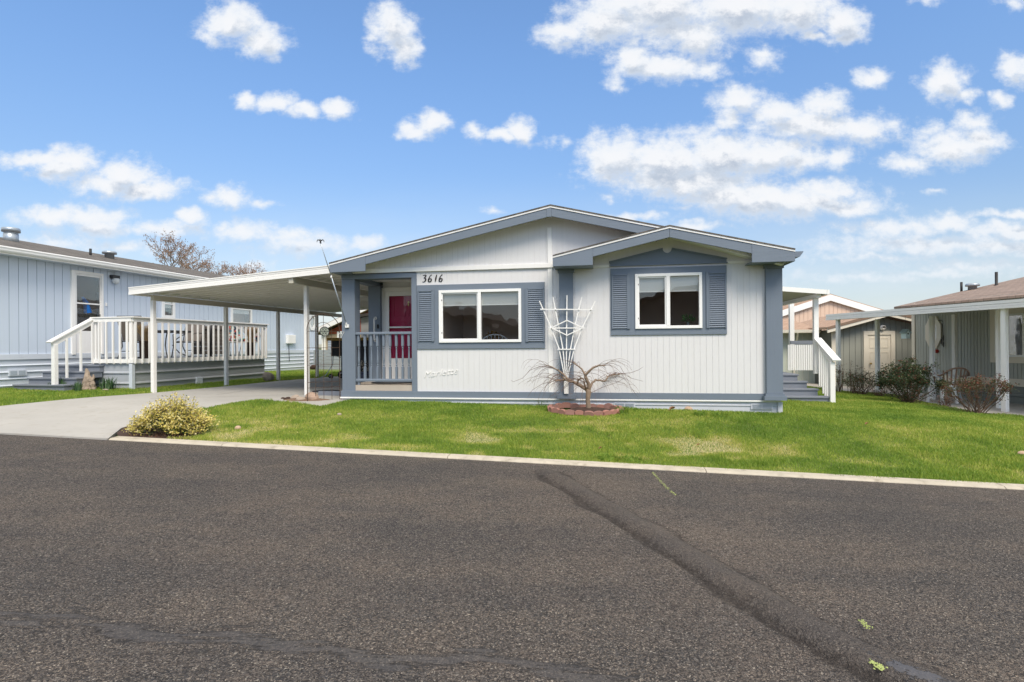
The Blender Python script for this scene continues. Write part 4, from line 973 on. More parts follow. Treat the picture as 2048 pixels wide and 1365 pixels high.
# inner post and beam next to the house
ip=G(614.5,793); iu,iv=C.loc(ip); zi=zs(iu)-.04
m=MB(); chan_post(m,iu,iv,ip.z-.05,zi-.06); m.build('post',METALW,cpt,bev=.003,label='inner carport post beside the porch column')
m=MB(); m.box(iu-.05,vf+.03,zi-.09,iu+.05,vE-.1,zi+.04); m.build('beam',CEIL,cpt,label='beam above the inner post')
m=MB(); m.box(iu-.10,iv-.06,zi-.075,iu-.03,iv-.03,zi-.045); m.tube([(iu-.12,iv-.05,zi-.05),(iu-.16,iv-.05,zi-.02)],.008,5); m.build('hook',METALW,cpt)
# ================================================================== LEFT NEIGHBOUR
LN=Frame(-11.5,13.0,math.radians(90)-math.atan(.22))
ln=thing('mobile_home',(-11.5,13.0,0),LN.a,'pale blue manufactured home with white trim at the left edge','house')
q=LN.hit
zE=.5*(q(0,508)[1]+q(300,552)[1]); zSk=.5*(q(0,723)[1]+q(90,719.5)[1])
ue=q(637,690)[0]; us=-4.2
dL,dR=q(141,640)[0],q(205,640)[0]; dT=q(142,540)[1]; dB=q(200,709)[1]
holes=[(dL+.1,dB,dR-.06,dT-.07)]
wins=[(323,349,585,637),(461,503,592,652)]
WH=[]
for a,b,c,d in wins:
    x0,x1=q(a,600)[0],q(b,600)[0]; z0,z1=q((a+b)/2,d)[1],q((a+b)/2,c)[1]; WH.append((x0,z0,x1,z1))
mb=MB(); bk=MB()
siding(mb,bk,us,ue,zSk+.13,zE+.10,.203,holes+[(a+.05,b+.05,c-.05,d-.05) for a,b,c,d in WH],0,gap=.012,dep=.009)
mb.build('wall',LBLUE,ln); bk.box(ue-.03,.02,zSk,ue,8,zE+.2); bk.box(us,.05,zSk,us+.03,8,zE+.2); bk.box(us,7.9,zSk,ue,8,zE+.2); bk.build('sheathing',pmat('pale_blue_groove',(.20,.25,.33),.7,.05,2,0),ln)
m=MB(); m.box(us,-.03,zSk+.02,ue+.01,.02,zSk+.15); m.build('base_trim',LBSK,ln,bev=.003)
def horiz_skirt(m,u0,u1,z1,z0,v,n=3,t=.03):
    h=(z1-z0)/n; pr=[(v+t,z1),(v,z1)]
    for i in range(n):
        a=z1-h*i; pr+=[(v,a-h*.72),(v-.02,a-h*.80),(v-.028,a-h*.90),(v-.012,a-h*.985),(v,a-h)]
    pr+=[(v+t,z0)]
    m.prism_y(pr,u0,u1)
m=MB(); horiz_skirt(m,us,ue,zSk+.02,zSk-.75,0.,5); m.build('skirting',LBSK,ln)
for a,b,c,d in [(17,53,741,751)]:
    A0=q(a,c,-.03); B0=q(b,d,-.03); m=MB(); m.box(A0[0],-.04,B0[1],B0[0],-.005,A0[1]); o=m.build('skirting_vent',LBSK,ln); 
    m=MB(); mid=(A0[0]+B0[0])/2; m.box(A0[0]+.03,-.044,B0[1]+.02,mid-.02,-.038,A0[1]-.02); m.box(mid+.02,-.044,B0[1]+.02,B0[0]-.03,-.038,A0[1]-.02); m.build('louvre',pmat('pale_louvre',(.40,.46,.52),.5,.05,3,0),o)
# roof, gutter, vents
rw=4.6; rise=1.09; eo=-.34; zEa=q(0,497,eo)[1]
m=MB(); m.prism_y([(eo,zEa+.06),(rw,zEa+.06+rise),(2*rw,zEa+.06),(2*rw,zEa-.0),(rw,zEa+rise-.0),(eo,zEa-.0)],us-.3,ue+.35); m.build('roof',SHG,ln)
m=MB(); zG1=q(0,487.5,eo-.1)[1]; zG0=q(0,505,eo-.1)[1]; hg=zG1-zG0
m.prism_y([(eo,zEa+.05),(eo-.10,zEa+.05),(eo-.115,zEa+.04),(eo-.115,zEa+.02),(eo-.10,zEa+.01),(eo-.095,zEa-.04),(eo-.07,zEa-.07),(eo,zEa-.07)],us-.3,ue+.36); m.build('gutter',VINYL,ln)
m=MB(); m.box(us-.3,eo,zEa-.11,ue+.35,eo+.02,zEa-.001); m.build('fascia',VINYL,ln); m=MB(); m.box(us-.3,eo+.02,zEa-.10,ue+.33,.03,zEa-.085); m.build('soffit',LBSK,ln)
def roofz(v): return zEa+.06+rise*(v-eo)/(rw-eo)
def on_roof(px,py,v,name,fn,mat,lb=None):
    u,z=q(px,py,v); m=MB(); fn(m,u,v,roofz(v)); m.build(name,mat,ln,True,label=lb)
on_roof(22,470,3.2,'roof_vent',lambda m,u,v,z:(m.lathe([(.17,-.1),(.17,.20),(.155,.205),(.155,.24),(.21,.245),(.21,.34),(.19,.36)],(u,v,z),20)),GALV)
on_roof(181,500,2.4,'vent_pipe',lambda m,u,v,z:(m.lathe([(.035,-.1),(.035,.20)],(u,v,z),10)),BLACK)
on_roof(219,512,2.4,'roof_vent',lambda m,u,v,z:(m.lathe([(.13,-.1),(.13,.14),(.20,.14),(.20,.20),(.17,.22)],(u,v,z),20)),GALV)
# door
m=MB(); t=.1
m.box(dL,-.05,dB,dL+t,.02,dT); m.box(dR-t*.6,-.05,dB,dR,.02,dT); m.box(dL+t,-.05,dT-t*.7,dR-t*.6,.02,dT); m.build('door_frame',TRIMW,ln,bev=.004)
gl=(q(153,640)[0],q(190,663)[1],q(199,640)[0],q(152,551)[1])
m=MB(); a,b,c,d=dL+t,dB+.01,dR-t*.6,dT-t*.7
m.box(a,-.02,b,gl[0],.01,d); m.box(gl[2],-.02,b,c,.01,d); m.box(gl[0],-.02,gl[3],gl[2],.01,d); m.box(gl[0],-.02,b,gl[2],.01,gl[1])
zm=q(175,608)[1]; m.box(gl[0],-.024,zm-.018,gl[2],.004,zm+.018); sd=m.build('storm_door',TRIMW,ln,bev=.003)
m=MB(); m.box(gl[0],-.008,gl[1],gl[2],-.004,gl[3]); m.build('pane',GLASS,sd)
m=MB(); x=c-.06; m.tube([(x,-.02,(b+d)/2-.1),(x,-.06,(b+d)/2-.1),(x,-.06,(b+d)/2+.02)],.009,6); m.build('handle',DARKM,sd)
m=MB(); m.box(a,.12,b,c,.14,d); m.build('inner_door',pmat('dark_inner_door',(.07,.06,.055),.6,.1,3,0),ln)
# items seen through the storm glass
m=MB(); mid=(gl[0]+gl[2])/2
m.tube([(mid-.12,.04,gl[3]-.55),(mid-.02,.05,gl[3]-.68),(mid+.03,.05,gl[3]-.95)],[.03,.06,.09],8); m.build('blue_cloth',pmat('blue_cloth',(.01,.13,.45),.8,.3,8,.2),sd)
# lamp, doorbell
l=q(228,562,-.03); m=MB(); m.box(l[0]-.11,-.12,l[1]+.06,l[0]+.11,0,l[1]+.15); wl=m.build('wall_lamp',DARKM,ln,bev=.01)
m=MB(); m.lathe([(.03,-.09),(.075,-.06),(.09,.0),(.08,.06)],(l[0]+.0,-.09,l[1]),14); m.build('glass_globe',LAMPG,wl,True)
l=q(213,609,-.02); m=MB(); m.box(l[0]-.02,-.025,l[1]-.05,l[0]+.02,.0,l[1]+.04); m.build('doorbell',TRIMW,ln)
for (a,b,c,d) in WH:
    m=MB(); w=.09
    for bb in [(a,b,a+w,d),(c-w,b,c,d),(a+w,b,c-w,b+w),(a+w,d-w,c-w,d),(a+w,(b*.45+d*.55)-.02,c-w,(b*.45+d*.55)+.02)]: m.box(bb[0],-.035,bb[1],bb[2],.02,bb[3])
    fr=m.build('window',VINYL,ln,bev=.003); m=MB(); m.box(a+w,-.006,b+w,c-w,-.002,d-w); m.build('pane',GLASS,fr)
    m=MB(); m.box(a+w,.03,(b*.6+d*.4),c-w,.04,d-w); m.build('blind',BLIND,fr); m=MB(); m.box(a,.3,b,c,.32,d); m.build('room',INT,fr)
# octagonal window at the far end
o8=q(625,645,-.02); x1=q(631.5,645,-.02)[0]; x0=q(617,645,-.02)[0]; z0=q(625,661,-.02)[1]; z1=q(625,627,-.02)[1]
def octa(cx,cz,rx,rz): return [(cx+rx*math.cos(t)/.924,cz+rz*math.sin(t)/.924) for t in [math.pi/8+k*math.pi/4 for k in range(8)]]
def ring(m,P,Q,v0,v1):
    n=len(P)
    for i in range(n): m.prism([P[i],P[(i+1)%n],Q[(i+1)%n],Q[i]],v0,v1)
cx,cz=(x0+x1)/2,(z0+z1)/2; rx,rz=(x1-x0)/2,(z1-z0)/2
m=MB(); ring(m,octa(cx,cz,rx,rz),octa(cx,cz,rx-.12,rz-.12),-.04,.01); fr=m.build('octagonal_window',VINYL,ln); m=MB(); m.prism(octa(cx,cz,rx-.12,rz-.12),-.012,-.008); m.build('pane',GLASS,fr); m=MB(); m.prism(octa(cx,cz,rx-.11,rz-.11),-.004,-.002); m.build('blind',BLIND,fr)
# electric meter box
l=q(578,680,-.05); x0,z0=q(575,685,-.05); x1,z1=q(583,676,-.05); m=MB(); m.box(x0-.05,-.12,z0-.05,x1+.2,0,z1+.12); mt=m.build('meter_box',TRIMW,ln,bev=.01); m=MB(); m.tube([(x0+.1,-.04,z0-.05),(x0+.12,-.05,z0-.8)],.012,5); m.build('cable',BLACK,mt)
# ---- deck
dk0=G(266,780.3); dk1=G(531,757.4); dd=(dk1-dk0); dd.z=0; LD=dd.length
D=Frame(dk0.x,dk0.y,math.atan2(dd.y,dd.x))        # u along the long side away from the street, v to the left (towards the house)
deck=thing('deck',(dk0.x,dk0.y,0),D.a,'raised deck with white picket railing and grey board floor on the pale blue house','deck')
zfl2=D.hit(268,718.5)[1]; zrim=D.hit(268,729)[1]; zrt=D.hit(268,633.5)[1]
q2=D.hit
fw_=2.05; sv_=D.loc(at(173,730,dk0.y+.05)); fwid=abs(sv_[1])
u_s=.25                                                  # deck edge behind the stairs
m=MB(); i=0; u=.0
while u<LD-.01:
    w=min(.135,LD-u); m.box(u,.0,zfl2-.03,u+w-.006,(fwid if u<u_s else fw_+.12),zfl2); u+=.14
m.build('floor',DECKG,deck)
m=MB(); m.box(-.03,-.035,zrim+.03,LD+.02,-.002,zfl2-.0); m.box(-.035,-.002,zrim+.03,-.001,fwid,zfl2); m.build('rim_board',TRIMW,deck)
m=MB(); zg_=D.g(0,0)-.08; horiz_skirt(m,.02,LD,zrim+.01,zg_-.05,.03,3); o=m.build('skirting',pmat('shaded_deck_skirting',(.38,.40,.42),.5,.08,2,.1,30,dirt=.15),deck)  # darker copy of the skirting colour, carport shade painted in
m=MB(); b=len(m.V); horiz_skirt(m,.06,fw_+.1,zrim+.01,zg_-.05,0,3)
m.V=[(y_+.02,x_,z_) for (x_,y_,z_) in m.V]; m.Fc=[f[::-1] for f in m.Fc]; m.build('skirting',pmat('lit_deck_skirting',(.44,.47,.51),.5,.08,2,.1,30,dirt=.2),deck,label='skirting facing the street, coloured lighter as the lit side')  # lighter copy of the skirting colour, painted as the lit side
m=MB(); m.box(-.03,-.01,zg_-.05,.05,.08,zrim+.012); m.build('corner_trim',LBSK,deck)
l=q2(400,764); m=MB(); m.box(q2(392,760)[0],-.03,zg_-.1,q2(404,760)[0],.02,q2(398,755)[1]); m.build('skirting_door',LBSK,deck,bev=.003)
# railing with pickets
rl=MB(); rl.box(-.06,-.085,zrt-.03,LD+.10,.06,zrt); rl.box(-.02,-.04,zrt-.12,LD+.06,.0,zrt-.031)
rl.box(-.06,.061,zrt-.03,.07,fwid+.04,zrt); rl.box(-.04,.001,zrt-.12,-.0,fwid,zrt-.031)
rlo=rl.build('railing',TRIMW,deck,bev=.004)
hp_=zrt-.125-zrim; m=MB(); w=.036
m.add([(-w/2,-w/2,.03),(w/2,-w/2,.03),(w/2,w/2,0),(-w/2,w/2,0),(-w/2,-w/2,hp_),(w/2,-w/2,hp_),(w/2,w/2,hp_),(-w/2,w/2,hp_)],[(0,3,2,1),(4,5,6,7),(0,1,5,4),(1,2,6,5),(2,3,7,6),(3,0,4,7)])
me=m.mesh('picket',TRIMW)
def pick(x,y,rz=0):
    o=bpy.data.objects.new('picket',me); COL.objects.link(o); o.parent=rlo; o.location=(x,y,zrim); o.rotation_euler=(0,0,rz)
n=26
for i in range(n): pick(.03+i*(LD-.05)/(n-1),-.055)
for y in np.linspace(.10,fwid-.03,6): pick(-.055,float(y),-math.pi/2)
for bb in [(-.02,.001,.06,.08),(.0,fwid-.08,.08,fwid),(LD-.09,.001,LD,.09)]: m=MB(); m.box(bb[0],bb[1],zfl2,bb[2],bb[3],zrt-.12); m.build('rail_post',TRIMW,deck)
# stairs towards the street
ns=4; rs_=(zfl2-D.g(-1,fw_*.8))/(ns+1); st0=fwid+.05; st1=fw_+.05
for i in range(ns):
    z=zfl2-rs_*(i+1); uo=-(i)*.28-.0
    m=MB(); m.box(uo-.28+u_s-.1,st0-.35,z-.035,uo+u_s+.02,st1+.1*i*.4,z); m.box(uo-.25+u_s-.1,st0-.33,z-rs_-.02,uo+u_s,st1+.1*i*.4-.01,z-.035)
    m.build('step',DECKG,deck,bev=.004)
nb_=at(111,777,0); nw=Vector((0,0,0)); npt=at(110,776,dk0.y-.62); nl=D.loc(npt)
zh1=q2(110,0)[1]; ztopn=at(108,686,dk0.y-.62).z
m=MB(); m.bar((.02,fwid+.02,zrt-.02),(nl[0]-.12,nl[1]+.02,ztopn+.005),.14,.035); m.bar((.02,fwid+.0,zrt-.09),(nl[0]-.05,nl[1],ztopn-.05),.04,.09); hr=m.build('stair_handrail',TRIMW,deck,bev=.004)
m=MB(); m.box(nl[0]-.045,nl[1]-.045,D.g(nl[0],nl[1])-.05,nl[0]+.045,nl[1]+.045,ztopn-.04); m.build('newel_post',TRIMW,deck,bev=.004)
for t,lo in [(.36,.25),(.72,.05)]:
    x=.0+(nl[0])*t*1.0; y=fwid+.0+(nl[1]-fwid)*t; z1=zrt-.1+(ztopn-.08-zrt+.1)*t; z0=z1-1.02
    m=MB(); m.box(x-.02,y-.035,max(z0,D.g(x,y)),x+.02,y+.001,z1); m.build('stair_picket',TRIMW,deck)
# ================================================================== FURNITURE ON THE DECK
def deckpos(px,inset):
    Y=13.
    for _ in range(40):
        w=at(px,700,Y); lu,lv=D.loc(w); Y+= (inset-lv)*2.2 if abs(lv-inset)>1e-4 else 0
        Y=min(max(Y,12),22)
    return at(px,700,Y)
def dpos(u,v): p=D.w(u,v); return (p.x,p.y,zfl2)
FAB=pmat('brown_sling_fabric',(.16,.14,.125),.8,.1,4,.3,120)
def patio_chair(p,rz,label):
    t=thing('patio_chair',p,rz,label,'chair','dark framed patio chairs on the deck')
    m=MB(); m.prism_y([(-.24,.42),(.22,.44),(.22,.455),(-.24,.435)],-.24,.24); m.build('seat',FAB,t)
    m=MB(); m.prism_y([(.20,.44),(.38,1.02),(.395,1.015),(.215,.435)],-.24,.24); m.build('backrest',FAB,t)
    for s in (-1,1):
        m=MB(); x=s*.27; m.tube([(x,-.30,0),(x,-.22,.30),(x,-.24,.62),(x,-.05,.66),(x,.25,.66)],.013,6); m.tube([(x,.38,0),(x,.18,.30),(x,.20,.45),(x,.39,1.03)],.013,6); m.tube([(x,-.22,.42),(x,.2,.42)],.012,6); m.build('side_frame',DARKM,t,True)
    m=MB(); m.tube([(-.27,-.25,.40),(.27,-.25,.40)],.011,6); m.tube([(-.27,.39,1.03),(.27,.39,1.03)],.011,6); m.tube([(-.27,.28,.18),(.27,.28,.18)],.010,6); m.build('stretcher',DARKM,t); return t
c1=patio_chair(dpos(.75,.62),D.a+1.9,'dark framed patio chair nearest the door, left of the black deck table')
c2=patio_chair(dpos(2.35,.62),D.a-1.4,'dark framed patio chair on the right of the black deck table')
def thingtable(p,rz):
    t=thing('patio_table',p,rz,'black metal patio table with curved legs on the deck','table')
    m=MB(); m.box(-.42,-.42,.68,.42,.42,.70); m.box(-.44,-.44,.66,.44,-.42,.71); m.box(-.44,.42,.66,.44,.44,.71); m.box(-.44,-.42,.66,-.42,.42,.71); m.box(.42,-.42,.66,.44,.42,.71); m.build('tabletop',DARKM,t)
    for sx in (-1,1):
        for sy in (-1,1):
            m=MB(); m.tube([(sx*.38,sy*.38,.67),(sx*.2,sy*.2,.50),(sx*.13,sy*.13,.32),(sx*.24,sy*.24,.12),(sx*.42,sy*.42,0)],.014,6); m.build('leg',DARKM,t,True)
    return t
thingtable(dpos(1.55,.62),D.a+.1)
def grasspot(p,label,h=.6,tall=.3,n=240,pr=.11):
    t=thing('potted_grass',p,0,label,'potted plant','pots of dry ornamental grass on the deck')
    m=MB(); m.lathe([(pr*.75,0),(pr,.0),(pr*1.1,tall),(pr*1.2,tall),(pr*1.15,tall+.02)],(0,0,0),14); m.build('pot',pmat('dark_brown_pot',(.10,.06,.045),.6,.1,4,0),t,True)
    m=MB()
    for i in range(n):
        a=random.uniform(0,6.28); r=random.uniform(0,pr*.6); l=random.uniform(.1,.38)*h; H_=h*random.uniform(.55,1)
        x,y=r*math.cos(a),r*math.sin(a); m.tube([(x,y,tall),(x+l*.3*math.cos(a),y+l*.3*math.sin(a),tall+H_*.6),(x+l*math.cos(a),y+l*math.sin(a),tall+H_)],[.003,.003,.002],3,False)
    m.build('dry_grass',pmat('straw',(.36,.25,.13),.8,.3,9,0),t); return t
grasspot(dpos(.55,.22),'potted straw coloured grass by the near corner of the deck railing',.45,.42)
grasspot(dpos(LD-.35,.25),'tall dry brown grass in a pot at the far end of the deck',.62,.40,320,.12)
# covered stack: brown woven storage chest with a dark cover
t=thing('storage_chest',dpos(3.15,.62),D.a,'brown lidded storage chest with black side behind the middle pickets','chest')
m=MB()
for k in range(6): m.box(-.28,-.30,.06+k*.12,.28,.30,.06+k*.12+.112)
m.build('body',FAB,t,bev=.01); m=MB(); m.prism([(-.31,.78),(.31,.78),(.29,.86),(.1,.90),(-.1,.90),(-.29,.86)],-.33,.33); m.build('lid',FAB,t,bev=.01)
m=MB(); m.tube([(-.34,-.33,0),(-.34,-.33,.7),(-.30,-.33,.88),(-.12,-.33,.93)],.03,8); m.build('handle_frame',BLACK,t,True)
FLOR=None
def floral():
    m,t,b=newmat('floral_cushion'); tc=t.n('ShaderNodeTexCoord').outputs['Object']
    v=t.n('ShaderNodeTexVoronoi'); v.inputs['Scale'].default_value=16; t.put(v.inputs['Vector'],tc)
    s=t.n('ShaderNodeSeparateColor'); t.put(s.inputs[0],v.outputs['Color']); r=t.n('ShaderNodeValToRGB'); t.put(r.inputs[0],s.outputs[0]); r.color_ramp.interpolation='CONSTANT'
    e=r.color_ramp.elements
    cols=[(.012,.025,.05),(.65,.62,.58),(.60,.10,.07),(.05,.30,.38),(.62,.60,.55),(.02,.05,.10),(.40,.12,.10),(.08,.2,.1)]
    while len(e)<len(cols): e.new(.5)
    for i,c in enumerate(cols): e[i].position=i/len(cols); e[i].color=c4(c)
    t.put(b.inputs['Base Color'],r.outputs[0]); b.inputs['Roughness'].default_value=.8; return m
FLOR=floral(); WMET=pmat('white_painted_metal',(.78,.78,.77),.4,.03,3,0)
def white_chair(p,rz,label,cush=False):
    t=thing('garden_chair',p,rz,label,'chair')
    m=MB(); m.lathe([(.23,.40),(.25,.41),(.25,.43),(.23,.44)],(0,0,0),18); m.build('seat',WMET,t,True)
    m=MB(); m.tube([(.25*math.cos(a),.12+.13*math.sin(a)*0+.10,.44+.46*math.sin(a)) for a in np.linspace(0,math.pi,12)],.014,6)
    for x in (-.12,0,.12): m.tube([(x,.22,.44),(x,.22,.86 if x==0 else .82)],.008,5)
    m.build('backrest',WMET,t,True)
    for sx in (-1,1):
        for sy in (-1,1):
            m=MB(); m.tube([(sx*.17,sy*.16,.41),(sx*.24,sy*.22,0)],.013,6); m.build('leg',WMET,t,True)
        m=MB(); m.tube([(sx*.25,.2,.62),(sx*.28,-.02,.64),(sx*.26,-.18,.60),(sx*.24,-.2,.42)],.012,6); m.build('armrest',WMET,t,True)
    if cush: m=MB(); m.box(-.2,.14,.46,.2,.21,.86); m.box(-.22,-.2,.44,.22,.14,.50); m.build('cushion',FLOR,t,bev=.02)
    return t
white_chair(dpos(3.75,.5),D.a+1.2,'white round backed garden chair left of the flowered bench')
white_chair(dpos(5.05-.35,.45),D.a-1.6,'white garden chair with flowered cushion right of the flowered bench',True)
t=thing('bench',dpos(4.25,.75),D.a,'white deck bench with dark flowered cushions','bench')
m=MB(); m.box(-.55,-.28,.40,.55,.28,.44)
for x in (-.5,.5):
    for y in (-.24,.24): m.box(x-.025,y-.025,0,x+.025,y+.025,.40)
m.build('frame',WMET,t)
m=MB()
for x in (-.36,0,.36): m.box(x-.17,.10,.52,x+.17,.24,.98); m.box(x-.17,-.28,.44,x+.17,.22,.54)
m.build('cushion',FLOR,t,bev=.03)
# ================================================================== AT THE FOOT OF THE DECK
DAFF=leafmat('daffodil_leaves',[(0,(.03,.07,.03)),(.6,(.07,.14,.06)),(1,(.14,.22,.10))],.5,.2)
for px,py,r,n,h,lb in [(127,781,.13,110,.34,'clump of daffodil leaves behind the white newel post'),(155,784,.09,60,.24,'smallest daffodil leaf clump, left of the driftwood stump'),(216,781,.15,120,.33,'daffodil leaf clump right of the driftwood stump'),(102,782,.05,20,.22,'sparse daffodil leaves left of the white newel post')]:
    c=G(px,py); tuftobj('daffodil_clump',(c.x,c.y),r,n,h,.016,DAFF,lb,'plant','daffodil clumps along the deck',lean=.45)
c=G(176,781); t=MB()
for a,b,r0,r1 in [((0,0,0),(-.04,0,.50),.15,.02),((.05,0,0),(.10,.02,.36),.10,.012),((0,0,.3),(.17,-.05,0),.07,.045),((0,.0,.2),(-.16,-.04,.0),.07,.05),((-.1,0,.05),(-.42,-.1,.0),.05,.02),((.05,0,.1),(.03,-.15,.0),.07,.04)]:
    a=Vector(a);b=Vector(b); P=[a+(b-a)*k/5+Vector((random.gauss(0,.012),random.gauss(0,.012),0)) for k in range(6)]
    t.tube(P,[(r0+(r1-r0)*k/5)*random.uniform(.85,1.12) for k in range(6)],9)
o=t.build('driftwood_stump',DRIFT,None,False); o.location=c; tag(o,'pointed weathered driftwood stump leaning on the deck skirting','driftwood')
def rock(px,py,r,seed,mat,label,name='rock',cat='rock',dz=.85):
    c=G(px,py); m=MB(); m.rock((0,0,r[2]*dz),r,seed); o=m.build(name,mat); o.location=c; return tag(o,label,cat)
rock(107,783,(.07,.05,.04),3,TANROCK,'small round pale stone at the foot of the white newel post')
rock(210,782.5,(.09,.05,.03),4,ROCKM,'flat stone beside the daffodil clump under the deck corner')
rock(537,764,(.20,.18,.17),5,ROCKM,'brownish garden rock at the far end of the deck skirting')
rock(476,861,(.055,.05,.04),6,TANROCK,'tan stone lying in the grass right of the yellow shrub')
rock(678,833,(.05,.035,.03),8,ROCKM,'small grey brown stone in the lawn below the porch')
rock(2046,912,(.07,.05,.035),9,TANROCK,'pale stone in the lawn at the right edge of the picture')
rock(1378,823,(.085,.05,.05),10,TANROCK,'pale tan stone against the skirting under the large right window')
# stones and soil at the inner carport post
c=DIRTC; m=MB(); n=26
V=[(0,0,.06)]; 
for j in range(1,5):
    for k in range(n): 
        a=6.28*k/n; rr=j/4*(1+.10*math.sin(3*a)+.06*math.sin(7*a)); V.append((.50*rr*math.cos(a),.16*rr*math.sin(a),(.07*(1-(j/4)**1.5))*(.8+.3*random.random()) -(.02 if j==4 else 0)))
m.add(V,[(0,1+k,1+(k+1)%n) for k in range(n)]+[(1+(j-1)*n+k,1+j*n+k,1+j*n+(k+1)%n,1+(j-1)*n+(k+1)%n) for j in range(1,4) for k in range(n)])
o=m.build('soil_mound',DIRT); o.location=(c.x,c.y,c.z+.01); tag(o,'low mound of reddish soil around the inner carport post','soil')
for i,(px,py,r,lb) in enumerate([(575,800,(.09,.06,.05),'dark flat stone at the left end of the soil mound'),(590,800,(.10,.07,.07),'angular brown stone left of the inner carport post'),(602,802,(.11,.07,.06),'leaning split stone just left of the inner carport post'),(625,801,(.16,.12,.10),'large pinkish boulder right of the inner carport post'),(583,806,(.07,.05,.03),'thin stone slab in front of the soil mound'),(566,798,(.05,.04,.03),'small dark stone nearest the driveway in the soil mound')]):
    rock(px,py+2,r,20+i,[MULCH,ROCKM,ROCKM,pmat('pinkish_rock',(.42,.30,.23),.9,.25,10,.8,30),ROCKM,MULCH][i],lb)
# wire arch trellis
a0=G(615,805); a1=G(680,801); wv=(a1-a0); wl_=math.hypot(wv.x,wv.y); AF=Frame(a0.x,a0.y,math.atan2(wv.y,wv.x))
t=thing('wire_trellis',(a0.x,a0.y,a0.z-.02),AF.a,'rusty arched wire garden trellis with a round medallion beside the porch','trellis')
ht=AF.hit(648,626)[1]-a0.z; hs=ht-wl_/2; m=MB(); z0=-.05
m.tube([(0,0,z0),(0,0,hs*.5),(0,0,hs)]+[(wl_/2-wl_/2*math.cos(x),0,hs+(ht-hs)*math.sin(x)) for x in np.linspace(.15,math.pi-.15,14)]+[(wl_,0,hs),(wl_,0,hs*.5),(wl_,0,z0)],.008,6)
h2=AF.hit(648,643)[1]-a0.z; w0,w1_=wl_*.25,wl_*.75
m.tube([(w0,0,z0),(w0,0,h2-wl_*.25)]+[(wl_/2-wl_*.25*math.cos(x),0,h2-wl_*.25+wl_*.25*math.sin(x)) for x in np.linspace(.2,math.pi-.2,10)]+[(w1_,0,h2-wl_*.25),(w1_,0,z0)],.005,5)
m.tube([(wl_/2,0,z0),(wl_/2,0,ht)],.005,5)
for py in (661,694,728,762,773): z=AF.hit(648,py)[1]-a0.z; m.tube([(0,-.006,z),(wl_,-.006,z)],.005,5)
m.build('wire_frame',RUST,t)
mc=AF.hit(649,661,-.02); m=MB(); rr_=.085; m.tube([(mc[0]+rr_*math.cos(x),-.02,mc[1]-a0.z+rr_*math.sin(x)) for x in np.linspace(0,2*math.pi,21)],.008,6)
for k in range(6): x=k*math.pi/6*2; m.tube([(mc[0],-.02,mc[1]-a0.z),(mc[0]+rr_*math.cos(x),-.02,mc[1]-a0.z+rr_*math.sin(x))],.004,4); m.tube([(mc[0]+.05*math.cos(x+y),-.02,mc[1]-a0.z+.05*math.sin(x+y)) for y in np.linspace(0,1.05,4)],.004,4)
md=m.build('medallion',DARKM,t); m=MB(); m.lathe([(rr_*.95,-.018),(rr_*.95,-.012)],(mc[0],0,mc[1]-a0.z),20,'y'); m.build('disc',pmat('verdigris_disc',(.36,.40,.34),.6,.25,30,.2),md)
# ramp plank and mat
c=G(672,792); cu=H.loc(c); m=MB(); m.box(-.30,-.22,0,.27,.22,.05); m.box(-.28,-.25,-.0,.25,-.221,.09); o=m.build('ramp_board',DECKG,bev=.006); o.location=(c.x,c.y+.05,c.z+.02); o.rotation_euler=(0,0,H.a); tag(o,'grey painted board ramp on the concrete beside the porch column','ramp')
c=G(652,785); m=MB(); m.lathe([(.3,0),(.3,.008),(.28,.014)],(0,0,0),28); o=m.build('door_mat',BLACK); o.location=(c.x,c.y,c.z+.024); tag(o,'round black mat on the concrete behind the ramp board','mat')
m=MB(); p0=H.w(hp(760,0,.75)[0],.75,zfl+.002); m.lathe([(.42,0),(.42,.012)],(0,0,0),26); o=m.build('door_mat',BLACK); o.location=H.w(hp(775,700,.72)[0]+.1,.72,zfl+.001); tag(o,'dark rounded mat on the porch boards in front of the red door','mat')
# porch plants and seat behind the railing
def leafball(n,c,r,up=.3):
    P=rng.normal(0,1,(n,3)); P/=np.linalg.norm(P,axis=1)[:,None]; q_=rng.random(n)**.4; D_=P.copy(); D_[:,2]+=up
    return P*q_[:,None]*np.array(r)+np.array(c), D_
GREENL=leafmat('green_leaves',[(0,(.02,.05,.015)),(.6,(.05,.11,.03)),(1,(.12,.20,.06))])
pt=H.w(ul+.33,1.02,zfl)
pq=at(722,700,13.7); t=thing('potted_plant',(pq.x,pq.y,float(gz(pq.x,pq.y))+.02),0,'terracotta pot of plants on a dark stand seen behind the left balusters','potted plant')
m=MB(); m.lathe([(.13,.50),(.17,.50),(.20,.70),(.22,.70),(.22,.74)],(0,0,0),16); m.build('pot',TERRA,t,True)
m=MB(); m.box(-.17,-.17,.0,.17,.17,.03); m.box(-.19,-.19,.46,.19,.19,.50)
for sx in(-1,1):
    for sy in (-1,1): m.box(sx*.15-.015,sy*.15-.015,.0,sx*.15+.015,sy*.15+.015,.46)
m.build('stand',BLACK,t)
P,D_=leafball(220,(0,0,.84),(.14,.14,.13)); leaves('foliage',P,D_,.06,.025,GREENL,rng.random(220),t)
pq=at(735,700,13.0); t=thing('folding_chair',(pq.x,pq.y,float(gz(pq.x,pq.y))+.02),H.a+.5,'tall black padded chair left of the rear porch column','chair')
m=MB(); m.prism_y([(.15,.5),(.27,1.12),(.33,1.12),(.21,.48)],-.24,.24); m.build('backrest',BLACK,t,bev=.03); m=MB(); m.box(-.26,-.26,.40,.26,.2,.50); m.build('seat',BLACK,t,bev=.02)
